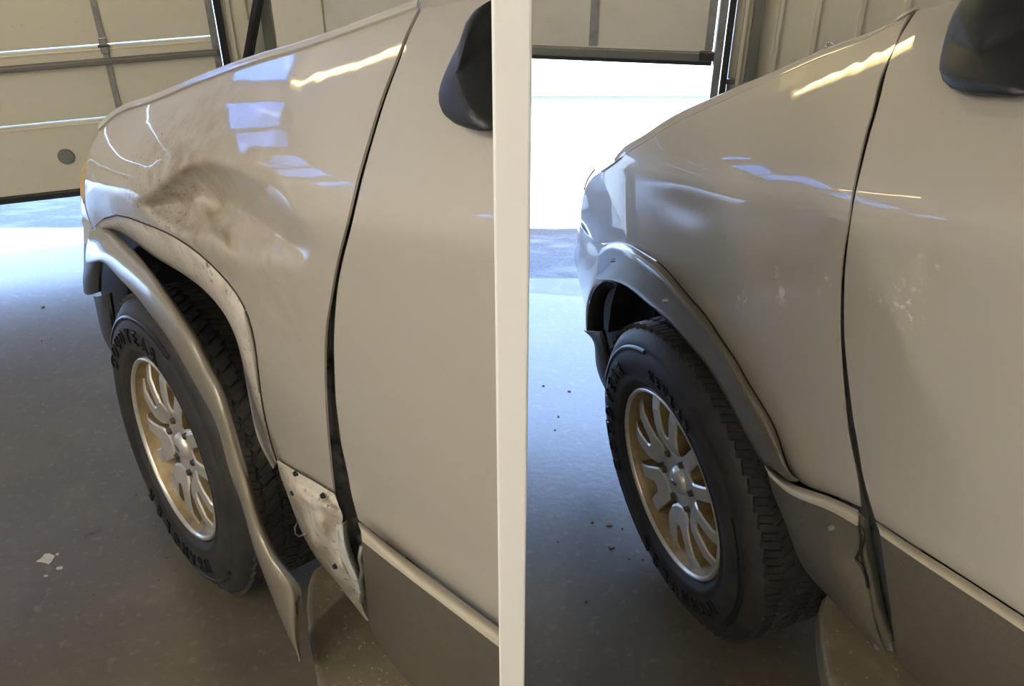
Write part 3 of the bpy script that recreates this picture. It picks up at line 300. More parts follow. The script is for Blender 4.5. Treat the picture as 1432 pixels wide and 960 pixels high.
    'L_lip': [[[3174,-541,8332],[1653,-386,9182],[62,-188,9878],[-836,-144,10116],[-1606,-117,10296],[-2305,-92,10446],[-2898,-81,10534],[-3404,-77,10567],[-3843,-75,10559],[-4231,-73,10519],[-4576,-71,10452],[-4874,-71,10354],[-5104,-73,10211],[-5245,-75,10007],[-5302,-81,9743],[-5288,-94,9429],[-5218,-115,9072],[-5118,-140,8687],[-5019,-164,8292],[-4948,-182,7905],[-4915,-195,7533],[-4918,-205,7179],[-4954,-215,6842],[-5008,-225,6511]],[[2970,-545,8387],[1430,-384,9189],[13,-216,9748],[-808,-175,9941],[-1539,-147,10099],[-2248,-112,10259],[-2864,-87,10365],[-3387,-72,10416],[-3842,-58,10425],[-4238,-46,10397],[-4579,-37,10333],[-4861,-34,10231],[-5065,-38,10078],[-5173,-51,9859],[-5194,-72,9577],[-5156,-97,9250],[-5083,-122,8895],[-4991,-146,8520],[-4899,-169,8134],[-4827,-188,7751],[-4795,-201,7386],[-4819,-208,7055],[-4901,-208,6765],[-5016,-205,6495]],[[2806,-571,8422],[1280,-407,9157],[35,-269,9590],[-710,-231,9736],[-1386,-204,9860],[-2090,-163,10017],[-2727,-126,10141],[-3277,-97,10213],[-3756,-71,10243],[-4172,-47,10233],[-4523,-28,10180],[-4801,-16,10081],[-4990,-18,9922],[-5072,-38,9691],[-5054,-74,9389],[-4980,-114,9041],[-4892,-148,8678],[-4806,-173,8308],[-4724,-195,7932],[-4651,-215,7552],[-4620,-229,7192],[-4666,-232,6885],[-4801,-222,6645],[-4984,-205,6445]],[[2754,-641,8402],[1290,-480,9045],[204,-367,9376],[-472,-333,9474],[-1069,-313,9545],[-1743,-271,9679],[-2405,-222,9818],[-2994,-179,9917],[-3512,-139,9973],[-3964,-101,9989],[-4344,-67,9958],[-4638,-43,9872],[-4830,-36,9718],[-4899,-56,9481],[-4842,-105,9153],[-4716,-166,8771],[-4596,-215,8384],[-4512,-244,8015],[-4441,-265,7647],[-4369,-286,7266],[-4337,-302,6907],[-4407,-301,6622],[-4603,-279,6438],[-4864,-246,6313]],[[3032,-781,8227],[1616,-624,8798],[627,-529,9069],[-9,-497,9133],[-548,-484,9158],[-1198,-444,9269],[-1885,-388,9417],[-2514,-333,9539],[-3071,-283,9618],[-3561,-233,9655],[-3974,-188,9643],[-4292,-153,9570],[-4495,-137,9420],[-4561,-154,9178],[-4475,-211,8828],[-4305,-289,8410],[-4155,-352,7995],[-4071,-385,7620],[-4010,-405,7253],[-3937,-427,6865],[-3904,-444,6499],[-3994,-440,6227],[-4238,-409,6082],[-4562,-365,6011]],[[3810,-1006,7814],[2370,-851,8382],[1377,-759,8646],[730,-728,8704],[188,-717,8718],[-477,-677,8826],[-1190,-619,8981],[-1847,-562,9110],[-2431,-509,9197],[-2944,-457,9240],[-3377,-409,9230],[-3710,-372,9156],[-3922,-354,9001],[-3991,-369,8749],[-3899,-428,8384],[-3717,-510,7945],[-3558,-576,7512],[-3474,-610,7123],[-3414,-630,6743],[-3339,-653,6341],[-3305,-669,5961],[-3403,-665,5681],[-3666,-633,5539],[-4013,-585,5476]],[[4902,-1281,7251],[3389,-1124,7863],[2328,-1029,8152],[1638,-997,8221],[1050,-984,8250],[345,-944,8370],[-396,-888,8529],[-1075,-833,8658],[-1676,-783,8742],[-2203,-733,8778],[-2647,-688,8761],[-2989,-653,8677],[-3208,-637,8511],[-3283,-654,8247],[-3200,-711,7870],[-3027,-789,7421],[-2874,-852,6975],[-2787,-885,6568],[-2723,-905,6167],[-2645,-927,5745],[-2611,-944,5345],[-2708,-940,5046],[-2969,-909,4883],[-3315,-865,4799]]],
    'L_crease': [[1640,-343,9179],[153,-150,9865],[-758,-83,10151],[-1458,-59,10311],[-2106,-35,10462],[-2680,-18,10574],[-3178,-10,10637],[-3613,-7,10662],[-3997,-5,10655],[-4340,-3,10622],[-4649,-2,10568],[-4925,-1,10493],[-5155,-2,10388],[-5323,-3,10240],[-5422,-6,10044],[-5458,-13,9804],[-5440,-25,9525],[-5379,-43,9213],[-5293,-65,8879],[-5202,-87,8533],[-5129,-105,8190],[-5084,-118,7858],[-5067,-129,7539],[-5079,-138,7234],[-5114,-146,6940],[-5161,-155,6651]],
    'L_lower': [[[-5412,-40,6880],[-5608,-31,6945],[-5801,-23,7007],[-5989,-15,7068],[-6172,-9,7127],[-6349,-3,7182],[-6522,1,7234],[-6688,3,7282],[-6849,4,7327],[-7006,4,7370],[-7159,3,7410],[-7308,2,7449],[-7455,0,7486]],[[-5341,-82,6575],[-5576,-57,6682],[-5824,-25,6804],[-6060,4,6917],[-6260,17,6999],[-6425,15,7048],[-6577,8,7087],[-6746,11,7145],[-6939,26,7227],[-7134,45,7316],[-7306,54,7382],[-7447,47,7420],[-7575,34,7443]],[[-5315,-114,6304],[-5601,-68,6466],[-5910,-8,6655],[-6185,39,6814],[-6382,50,6900],[-6522,36,6933],[-6672,27,6975],[-6879,48,7078],[-7130,94,7228],[-7363,134,7363],[-7524,137,7427],[-7617,105,7420],[-7692,64,7395]],[[-5335,-138,6069],[-5708,-51,6325],[-6080,40,6586],[-6397,109,6798],[-6634,142,6933],[-6820,152,7019],[-7009,166,7111],[-7232,198,7240],[-7460,235,7377],[-7633,245,7459],[-7719,211,7451],[-7745,144,7379],[-7778,81,7313]],[[-5353,-165,5826],[-5694,-88,6064],[-5991,-28,6263],[-6269,25,6444],[-6540,78,6623],[-6799,127,6793],[-7028,165,6936],[-7215,183,7037],[-7360,180,7095],[-7471,161,7118],[-7561,132,7120],[-7645,99,7115],[-7738,72,7121]],[[-5354,-198,5565],[-5589,-163,5708],[-5790,-142,5821],[-6041,-96,5987],[-6374,-6,6242],[-6742,104,6538],[-7051,188,6777],[-7232,210,6883],[-7291,170,6859],[-7298,104,6779],[-7334,51,6729],[-7434,33,6750],[-7570,35,6812]],[[-5362,-229,5304],[-5564,-202,5427],[-5759,-178,5545],[-6019,-119,5733],[-6366,-16,6017],[-6747,107,6341],[-7065,202,6603],[-7244,230,6718],[-7278,184,6675],[-7233,97,6546],[-7207,18,6435],[-7263,-17,6415],[-7392,-13,6479]],[[-5398,-253,5067],[-5636,-204,5240],[-5884,-149,5424],[-6157,-79,5639],[-6453,4,5880],[-6736,83,6112],[-6961,136,6283],[-7095,144,6356],[-7139,107,6329],[-7133,43,6247],[-7134,-18,6172],[-7183,-54,6151],[-7282,-62,6187]],[[-5470,-269,4865],[-5780,-181,5125],[-6069,-101,5366],[-6307,-44,5554],[-6488,-14,5680],[-6624,-4,5760],[-6737,-6,5814],[-6840,-12,5857],[-6937,-21,5895],[-7023,-34,5921],[-7096,-54,5933],[-7157,-81,5931],[-7209,-112,5919]],[[-5555,-289,4672],[-5894,-182,4978],[-6155,-111,5200],[-6310,-91,5304],[-6379,-112,5315],[-6422,-147,5295],[-6496,-166,5311],[-6628,-155,5393],[-6803,-120,5526],[-6976,-85,5659],[-7100,-75,5737],[-7153,-102,5732],[-7147,-162,5657]],[[-5628,-326,4464],[-5914,-240,4723],[-6102,-201,4872],[-6195,-207,4915],[-6239,-238,4903],[-6298,-262,4907],[-6418,-253,4982],[-6607,-209,5138],[-6828,-146,5335],[-7024,-95,5503],[-7140,-85,5579],[-7158,-127,5540],[-7104,-208,5413]],[[-5703,-377,4255],[-5909,-325,4434],[-6056,-301,4546],[-6165,-295,4614],[-6269,-292,4678],[-6403,-272,4777],[-6580,-230,4928],[-6785,-171,5114],[-6982,-116,5292],[-7126,-87,5408],[-7187,-102,5426],[-7166,-161,5345],[-7095,-248,5203]],[[-5816,-423,4089],[-6001,-376,4253],[-6173,-333,4405],[-6340,-293,4549],[-6506,-253,4695],[-6676,-208,4847],[-6845,-164,5000],[-6999,-126,5135],[-7119,-106,5229],[-7187,-113,5262],[-7200,-150,5228],[-7169,-211,5139],[-7122,-282,5030]],[[-5968,-459,3971],[-6179,-391,4177],[-6381,-327,4374],[-6563,-273,4547],[-6720,-230,4692],[-6851,-200,4806],[-6957,-183,4890],[-7038,-179,4945],[-7095,-187,4970],[-7128,-209,4966],[-7141,-241,4937],[-7141,-280,4891],[-7140,-321,4844]],[[-6130,-491,3865],[-6327,-422,4065],[-6494,-368,4231],[-6626,-332,4353],[-6724,-314,4434],[-6794,-310,4482],[-6848,-315,4508],[-6894,-324,4525],[-6938,-334,4540],[-6981,-343,4555],[-7024,-354,4569],[-7063,-366,4578],[-7095,-382,4578]],[[-6275,-524,3738],[-6398,-485,3858],[-6493,-462,3943],[-6563,-452,3996],[-6613,-452,4026],[-6654,-457,4043],[-6692,-463,4058],[-6736,-467,4079],[-6786,-467,4109],[-6841,-463,4147],[-6898,-459,4185],[-6948,-458,4216],[-6986,-464,4231]],[[-6400,-560,3583],[-6456,-550,3628],[-6502,-546,3659],[-6540,-546,3682],[-6575,-548,3699],[-6610,-549,3718],[-6648,-549,3740],[-6690,-546,3767],[-6734,-543,3798],[-6779,-539,3828],[-6820,-536,3855],[-6853,-538,3872],[-6877,-546,3875]],[[-6514,-602,3413],[-6549,-597,3439],[-6583,-593,3464],[-6617,-589,3488],[-6650,-586,3512],[-6683,-582,3535],[-6714,-580,3557],[-6743,-578,3575],[-6768,-579,3589],[-6789,-582,3597],[-6805,-588,3598],[-6814,-597,3591],[-6818,-610,3576]],[[-6625,-649,3237],[-6654,-642,3263],[-6682,-636,3288],[-6709,-630,3312],[-6734,-625,3333],[-6756,-622,3350],[-6774,-621,3362],[-6788,-622,3368],[-6798,-626,3369],[-6804,-632,3365],[-6807,-639,3356],[-6807,-649,3344],[-6805,-659,3329]],[[-6734,-700,3057],[-6741,-700,3062],[-6748,-700,3066],[-6755,-700,3070],[-6761,-700,3074],[-6768,-700,3079],[-6775,-700,3083],[-6782,-700,3087],[-6789,-700,3091],[-6795,-700,3095],[-6802,-700,3100],[-6809,-700,3104],[-6816,-700,3108]]],
    'L_curl': [[[-7395,0,6709],[-7284,-38,6422],[-7183,-78,6136],[-7102,-120,5861],[-7050,-165,5605],[-7028,-208,5375],[-7038,-245,5176],[-7075,-276,5006],[-7104,-311,4826],[-7078,-367,4577],[-6980,-451,4233],[-6844,-550,3833]],[[-7692,111,7014],[-7646,98,6803],[-7595,78,6579],[-7533,41,6334],[-7466,-12,6071],[-7406,-72,5808],[-7367,-130,5563],[-7354,-181,5343],[-7333,-236,5111],[-7264,-308,4817],[-7138,-399,4448],[-6982,-502,4035]],[[-7796,120,7118],[-7788,123,6949],[-7767,114,6761],[-7720,82,6536],[-7650,27,6275],[-7576,-39,6001],[-7516,-105,5736],[-7478,-165,5492],[-7429,-228,5232],[-7334,-306,4912],[-7194,-399,4532],[-7030,-500,4115]],[[-7589,-39,6896],[-7575,-40,6716],[-7554,-49,6522],[-7516,-77,6303],[-7465,-124,6060],[-7414,-179,5809],[-7376,-233,5567],[-7352,-279,5338],[-7310,-331,5086],[-7219,-400,4771],[-7085,-485,4399],[-6930,-577,3993]],[[-7201,-300,6485],[-7156,-314,6263],[-7115,-331,6040],[-7083,-356,5818],[-7064,-389,5601],[-7058,-424,5393],[-7066,-452,5197],[-7079,-472,5007],[-7064,-500,4784],[-6993,-552,4490],[-6878,-621,4138],[-6741,-700,3751]]],
    'L_jamb': [[[-6375,-2525,14308],[-6550,-2222,14090],[-6724,-1927,13877],[-6888,-1651,13662],[-7035,-1398,13440],[-7159,-1170,13207],[-7254,-966,12960],[-7300,-799,12685],[-7266,-688,12359],[-7130,-644,11961],[-6914,-643,11498],[-6654,-652,10991],[-6388,-652,10461],[-6157,-650,9919],[-5988,-650,9373],[-5860,-653,8821],[-5750,-659,8254],[-5658,-670,7673],[-5588,-687,7078],[-5534,-710,6467],[-5493,-738,5839],[-5473,-771,5200],[-5411,-817,4492],[-5231,-887,3634],[-5055,-981,2724],[-4934,-1090,1810]],[[-6873,-2323,14450],[-7054,-2020,14246],[-7234,-1727,14046],[-7405,-1450,13846],[-7560,-1198,13639],[-7692,-970,13422],[-7796,-766,13192],[-7852,-599,12935],[-7831,-487,12630],[-7711,-443,12254],[-7513,-442,11816],[-7271,-451,11336],[-7021,-452,10833],[-6804,-449,10318],[-6647,-449,9801],[-6530,-452,9278],[-6433,-458,8742],[-6351,-469,8192],[-6285,-486,7627],[-6235,-508,7047],[-6201,-535,6452],[-6188,-568,5848],[-6137,-613,5180],[-5971,-683,4369],[-5810,-777,3506],[-5704,-886,2641]],[[-7176,-2225,14533],[-7361,-1922,14336],[-7545,-1627,14144],[-7720,-1351,13951],[-7878,-1098,13752],[-8014,-870,13544],[-8122,-666,13324],[-8184,-499,13078],[-8169,-388,12783],[-8056,-344,12420],[-7867,-343,11995],[-7639,-352,11530],[-7407,-352,11046],[-7207,-350,10551],[-7064,-350,10053],[-6957,-353,9548],[-6867,-359,9031],[-6793,-370,8500],[-6737,-387,7957],[-6697,-410,7399],[-6667,-438,6825],[-6656,-471,6239],[-6607,-517,5591],[-6451,-587,4805],[-6297,-681,3968],[-6190,-790,3124]],[[-7201,-2282,14527],[-7387,-1978,14329],[-7570,-1682,14136],[-7743,-1405,13942],[-7897,-1151,13742],[-8030,-923,13533],[-8137,-719,13311],[-8199,-552,13063],[-8183,-441,12767],[-8063,-398,12399],[-7872,-398,11972],[-7652,-407,11508],[-7442,-407,11029],[-7269,-405,10542],[-7144,-405,10052],[-7046,-408,9552],[-6957,-415,9034],[-6889,-427,8506],[-6853,-445,7975],[-6831,-470,7430],[-6805,-498,6858],[-6788,-532,6267],[-6731,-581,5610],[-6577,-656,4823],[-6419,-749,3980],[-6291,-853,3115]],[[-7183,-2345,14511],[-7367,-2040,14311],[-7549,-1744,14115],[-7717,-1467,13918],[-7864,-1214,13714],[-7990,-986,13500],[-8094,-783,13274],[-8156,-615,13023],[-8135,-505,12721],[-8005,-463,12347],[-7806,-463,11913],[-7597,-472,11448],[-7417,-472,10975],[-7279,-470,10498],[-7177,-470,10016],[-7089,-473,9518],[-7001,-480,8998],[-6943,-491,8473],[-6937,-509,7961],[-6943,-533,7435],[-6921,-561,6864],[-6895,-595,6265],[-6833,-645,5600],[-6688,-719,4818],[-6519,-810,3962],[-6353,-910,3058]],[[-7341,-2275,14557],[-7525,-1973,14359],[-7704,-1680,14164],[-7867,-1405,13969],[-8008,-1155,13765],[-8129,-929,13553],[-8233,-727,13330],[-8297,-560,13082],[-8275,-450,12783],[-8139,-408,12409],[-7939,-408,11978],[-7747,-416,11523],[-7603,-416,11067],[-7501,-414,10609],[-7423,-414,10144],[-7346,-416,9658],[-7264,-421,9148],[-7224,-429,8643],[-7256,-442,8167],[-7290,-461,7673],[-7274,-486,7119],[-7244,-517,6527],[-7187,-561,5880],[-7067,-626,5136],[-6891,-713,4288],[-6682,-814,3354]],[[-7543,-2198,14614],[-7725,-1898,14418],[-7902,-1608,14227],[-8062,-1336,14034],[-8198,-1089,13833],[-8315,-865,13624],[-8421,-664,13404],[-8488,-498,13161],[-8467,-388,12867],[-8330,-346,12499],[-8134,-345,12074],[-7957,-352,11630],[-7840,-352,11190],[-7764,-350,10750],[-7702,-350,10300],[-7634,-351,9827],[-7560,-353,9330],[-7537,-358,8847],[-7596,-367,8402],[-7651,-381,7937],[-7641,-403,7401],[-7611,-431,6821],[-7566,-469,6201],[-7471,-522,5498],[-7293,-606,4666],[-7060,-710,3723]],[[-7624,-2254,14620],[-7804,-1956,14424],[-7978,-1666,14232],[-8135,-1395,14038],[-8269,-1148,13837],[-8385,-924,13627],[-8489,-724,13408],[-8556,-558,13165],[-8537,-448,12871],[-8402,-406,12504],[-8210,-404,12081],[-8041,-411,11640],[-7933,-411,11204],[-7864,-409,10769],[-7810,-409,10324],[-7747,-410,9855],[-7678,-412,9362],[-7662,-416,8885],[-7728,-424,8447],[-7790,-438,7990],[-7786,-458,7460],[-7759,-486,6887],[-7722,-522,6275],[-7637,-573,5586],[-7468,-657,4765],[-7239,-761,3829]],[[-7637,-2398,14595],[-7814,-2098,14396],[-7985,-1808,14202],[-8139,-1536,14005],[-8271,-1289,13801],[-8385,-1065,13589],[-8487,-864,13366],[-8553,-698,13120],[-8534,-588,12824],[-8404,-546,12455],[-8217,-545,12032],[-8050,-552,11590],[-7943,-552,11152],[-7875,-550,10714],[-7823,-550,10267],[-7764,-551,9797],[-7700,-553,9304],[-7686,-558,8825],[-7752,-567,8383],[-7815,-581,7922],[-7815,-603,7392],[-7796,-631,6820],[-7763,-669,6209],[-7683,-722,5518],[-7525,-806,4704],[-7315,-910,3782]],[[-7664,-2550,14571],[-7836,-2250,14370],[-8003,-1960,14172],[-8154,-1688,13973],[-8283,-1440,13766],[-8394,-1216,13550],[-8494,-1015,13324],[-8558,-849,13075],[-8540,-739,12776],[-8414,-697,12406],[-8232,-696,11982],[-8070,-703,11538],[-7967,-703,11099],[-7903,-701,10661],[-7855,-701,10213],[-7801,-702,9743],[-7743,-705,9250],[-7734,-710,8771],[-7802,-719,8328],[-7869,-734,7866],[-7875,-755,7337],[-7863,-784,6768],[-7837,-822,6159],[-7765,-876,5472],[-7619,-960,4665],[-7424,-1064,3755]],[[-7707,-2698,14551],[-7875,-2398,14347],[-8038,-2108,14147],[-8185,-1836,13945],[-8310,-1589,13734],[-8419,-1365,13515],[-8516,-1164,13286],[-8580,-998,13034],[-8562,-888,12733],[-8439,-846,12362],[-8262,-845,11937],[-8107,-852,11494],[-8010,-852,11055],[-7953,-850,10617],[-7911,-850,10170],[-7863,-851,9701],[-7811,-853,9209],[-7808,-858,8731],[-7883,-867,8291],[-7956,-881,7831],[-7968,-903,7305],[-7963,-931,6739],[-7945,-969,6135],[-7883,-1022,5455],[-7748,-1106,4657],[-7564,-1210,3756]]],
    'L_door': [[[-7534,-2331,15000],[-7696,-2331,15045],[-7854,-2330,15089],[-8007,-2331,15132],[-8155,-2334,15176],[-8297,-2338,15219],[-8434,-2345,15262],[-8563,-2355,15305],[-8686,-2368,15349],[-8804,-2383,15392],[-8917,-2399,15436],[-9027,-2418,15480],[-9134,-2436,15523],[-9238,-2455,15566]],[[-7713,-1986,14800],[-7904,-1977,14846],[-8089,-1969,14892],[-8269,-1962,14937],[-8442,-1956,14981],[-8609,-1952,15025],[-8769,-1950,15069],[-8922,-1952,15113],[-9069,-1955,15156],[-9209,-1961,15200],[-9345,-1969,15244],[-9476,-1978,15287],[-9604,-1987,15329],[-9729,-1997,15372]],[[-7946,-1644,14608],[-8156,-1630,14656],[-8360,-1617,14703],[-8557,-1605,14749],[-8747,-1594,14794],[-8930,-1586,14839],[-9106,-1579,14883],[-9275,-1575,14927],[-9436,-1574,14971],[-9592,-1574,15015],[-9742,-1576,15059],[-9887,-1579,15102],[-10029,-1583,15144],[-10167,-1587,15186]],[[-8158,-1324,14416],[-8385,-1307,14466],[-8605,-1290,14515],[-8818,-1276,14562],[-9023,-1262,14609],[-9220,-1251,14655],[-9410,-1241,14700],[-9592,-1234,14745],[-9767,-1228,14790],[-9935,-1225,14834],[-10098,-1223,14878],[-10255,-1222,14921],[-10408,-1222,14964],[-10557,-1222,15005]],[[-8353,-1026,14224],[-8595,-1008,14276],[-8829,-990,14326],[-9055,-973,14375],[-9273,-959,14423],[-9483,-945,14471],[-9684,-934,14517],[-9877,-925,14563],[-10063,-917,14608],[-10242,-911,14653],[-10415,-907,14698],[-10582,-903,14741],[-10745,-901,14784],[-10903,-898,14826]],[[-8544,-751,14031],[-8797,-732,14084],[-9041,-714,14136],[-9277,-698,14186],[-9504,-683,14235],[-9723,-670,14283],[-9933,-658,14331],[-10135,-648,14377],[-10329,-640,14423],[-10516,-633,14469],[-10696,-628,14514],[-10871,-623,14558],[-11041,-619,14602],[-11206,-615,14644]],[[-8710,-503,13828],[-8972,-486,13883],[-9225,-470,13936],[-9468,-455,13987],[-9703,-441,14037],[-9929,-428,14086],[-10146,-417,14134],[-10354,-408,14182],[-10555,-400,14229],[-10749,-393,14275],[-10936,-388,14321],[-11117,-383,14365],[-11293,-379,14409],[-11463,-375,14452]],[[-8837,-290,13609],[-9107,-275,13665],[-9366,-261,13718],[-9617,-249,13770],[-9857,-237,13821],[-10089,-227,13871],[-10312,-218,13919],[-10527,-210,13967],[-10734,-203,14015],[-10934,-197,14062],[-11127,-192,14108],[-11313,-188,14153],[-11495,-184,14198],[-11671,-181,14242]],[[-8911,-120,13360],[-9186,-110,13416],[-9451,-100,13469],[-9707,-91,13521],[-9952,-83,13571],[-10189,-76,13621],[-10418,-70,13670],[-10638,-65,13718],[-10850,-60,13765],[-11055,-57,13813],[-11254,-54,13859],[-11447,-51,13905],[-11633,-49,13951],[-11815,-46,13995]],[[-8894,-15,13054],[-9173,-11,13108],[-9442,-8,13159],[-9701,-5,13209],[-9951,-3,13258],[-10192,-2,13306],[-10425,-1,13353],[-10650,0,13400],[-10868,0,13447],[-11079,0,13494],[-11284,0,13541],[-11483,0,13587],[-11677,0,13633],[-11865,0,13678]],[[-8710,0,12645],[-9003,0,12700],[-9286,0,12754],[-9560,0,12806],[-9825,0,12858],[-10082,0,12909],[-10330,0,12960],[-10571,0,13011],[-10803,0,13062],[-11029,0,13113],[-11248,0,13163],[-11460,0,13213],[-11666,0,13263],[-11866,0,13311]],[[-8501,0,12199],[-8816,0,12260],[-9120,0,12319],[-9414,0,12377],[-9697,0,12435],[-9971,0,12491],[-10236,0,12547],[-10492,0,12603],[-10739,0,12658],[-10979,0,12713],[-11211,0,12768],[-11436,0,12822],[-11655,0,12876],[-11866,0,12928]],[[-8328,0,11739],[-8661,0,11806],[-8981,0,11871],[-9291,0,11934],[-9589,0,11996],[-9878,0,12057],[-10157,0,12118],[-10426,0,12178],[-10686,0,12238],[-10937,0,12297],[-11181,0,12356],[-11417,0,12414],[-11646,0,12471],[-11867,0,12527]],[[-8194,0,11271],[-8541,0,11342],[-8874,0,11412],[-9196,0,11479],[-9506,0,11545],[-9805,0,11611],[-10094,0,11675],[-10374,0,11739],[-10643,0,11802],[-10904,0,11865],[-11157,0,11927],[-11402,0,11988],[-11639,0,12049],[-11868,0,12108]],[[-8080,-1,10789],[-8437,0,10865],[-8782,0,10938],[-9113,0,11009],[-9433,0,11078],[-9742,0,11147],[-10040,0,11215],[-10328,0,11282],[-10606,0,11348],[-10875,0,11414],[-11136,0,11479],[-11388,0,11543],[-11632,0,11607],[-11869,0,11669]],[[-8007,-1,10307],[-8372,-1,10384],[-8722,0,10459],[-9060,0,10532],[-9385,0,10603],[-9700,0,10674],[-10004,0,10743],[-10297,0,10812],[-10581,0,10879],[-10855,0,10946],[-11121,0,11013],[-11379,0,11080],[-11628,0,11145],[-11870,0,11208]],[[-7934,-3,9802],[-8306,-2,9882],[-8663,-1,9959],[-9006,-1,10033],[-9338,0,10106],[-9658,0,10178],[-9968,0,10249],[-10267,0,10319],[-10556,0,10388],[-10836,0,10457],[-11107,0,10525],[-11369,0,10593],[-11624,0,10660],[-11870,0,10725]],[[-7902,-11,9298],[-8277,-8,9379],[-8636,-6,9456],[-8983,-4,9530],[-9317,-3,9603],[-9639,-2,9675],[-9951,-1,9745],[-10252,-1,9814],[-10544,0,9883],[-10826,0,9950],[-11099,0,10018],[-11365,0,10085],[-11622,0,10152],[-11871,0,10217]],[[-7881,-25,8778],[-8256,-21,8857],[-8616,-17,8932],[-8963,-14,9005],[-9298,-12,9076],[-9622,-10,9146],[-9935,-8,9215],[-10238,-7,9283],[-10531,-5,9350],[-10816,-4,9417],[-11092,-3,9484],[-11360,-3,9550],[-11619,-2,9616],[-11871,-1,9680]],[[-7916,-44,8278],[-8282,-38,8348],[-8636,-34,8415],[-8976,-30,8480],[-9306,-27,8544],[-9626,-25,8607],[-9935,-22,8670],[-10235,-20,8732],[-10526,-18,8794],[-10809,-16,8855],[-11084,-14,8917],[-11351,-13,8980],[-11611,-11,9042],[-11863,-10,9103]],[[-7914,-70,7724],[-8275,-64,7786],[-8623,-60,7845],[-8960,-56,7902],[-9287,-52,7959],[-9604,-49,8016],[-9912,-46,8073],[-10212,-43,8129],[-10502,-40,8186],[-10785,-37,8243],[-11061,-35,8300],[-11330,-32,8359],[-11591,-30,8418],[-11845,-28,8476]],[[-7968,-100,7194],[-8314,-95,7237],[-8649,-92,7280],[-8974,-88,7322],[-9292,-85,7365],[-9601,-82,7408],[-9902,-79,7452],[-10195,-76,7497],[-10481,-73,7542],[-10761,-70,7588],[-11034,-67,7637],[-11300,-64,7687],[-11560,-62,7738],[-11813,-59,7788]]],
    'L_mold': [[[-8223,40,7425],[-8516,46,7462],[-8802,52,7498],[-9080,56,7534],[-9352,60,7570],[-9616,62,7606],[-9874,62,7642],[-10125,62,7677],[-10370,60,7711],[-10608,58,7743],[-10840,56,7774],[-11066,53,7803],[-11287,50,7831],[-11502,47,7858],[-11713,43,7885],[-11918,40,7910]],[[-8408,139,7580],[-8688,145,7604],[-8962,151,7628],[-9230,156,7654],[-9493,159,7682],[-9751,161,7713],[-10004,162,7747],[-10251,161,7781],[-10493,160,7814],[-10728,158,7847],[-10957,155,7879],[-11181,153,7909],[-11399,150,7939],[-11612,146,7967],[-11821,143,7994],[-12024,139,8021]],[[-8554,220,7663],[-8827,226,7682],[-9094,232,7701],[-9356,236,7723],[-9614,240,7748],[-9867,242,7777],[-10116,242,7809],[-10360,242,7843],[-10598,240,7876],[-10830,238,7909],[-11057,236,7941],[-11278,233,7971],[-11493,230,8000],[-11704,227,8029],[-11909,223,8056],[-12110,220,8083]],[[-8638,269,7625],[-8912,275,7652],[-9180,281,7679],[-9443,286,7706],[-9700,289,7736],[-9952,291,7768],[-10198,292,7801],[-10439,291,7834],[-10674,290,7867],[-10903,288,7898],[-11126,285,7928],[-11343,282,7956],[-11555,279,7984],[-11763,276,8010],[-11965,273,8035],[-12163,269,8060]],[[-8683,300,7514],[-8965,306,7556],[-9239,312,7597],[-9506,317,7637],[-9766,320,7676],[-10018,322,7713],[-10263,322,7749],[-10500,322,7782],[-10732,320,7813],[-10957,318,7843],[-11176,316,7870],[-11390,313,7895],[-11598,310,7919],[-11802,307,7942],[-12001,303,7964],[-12196,300,7985]]],
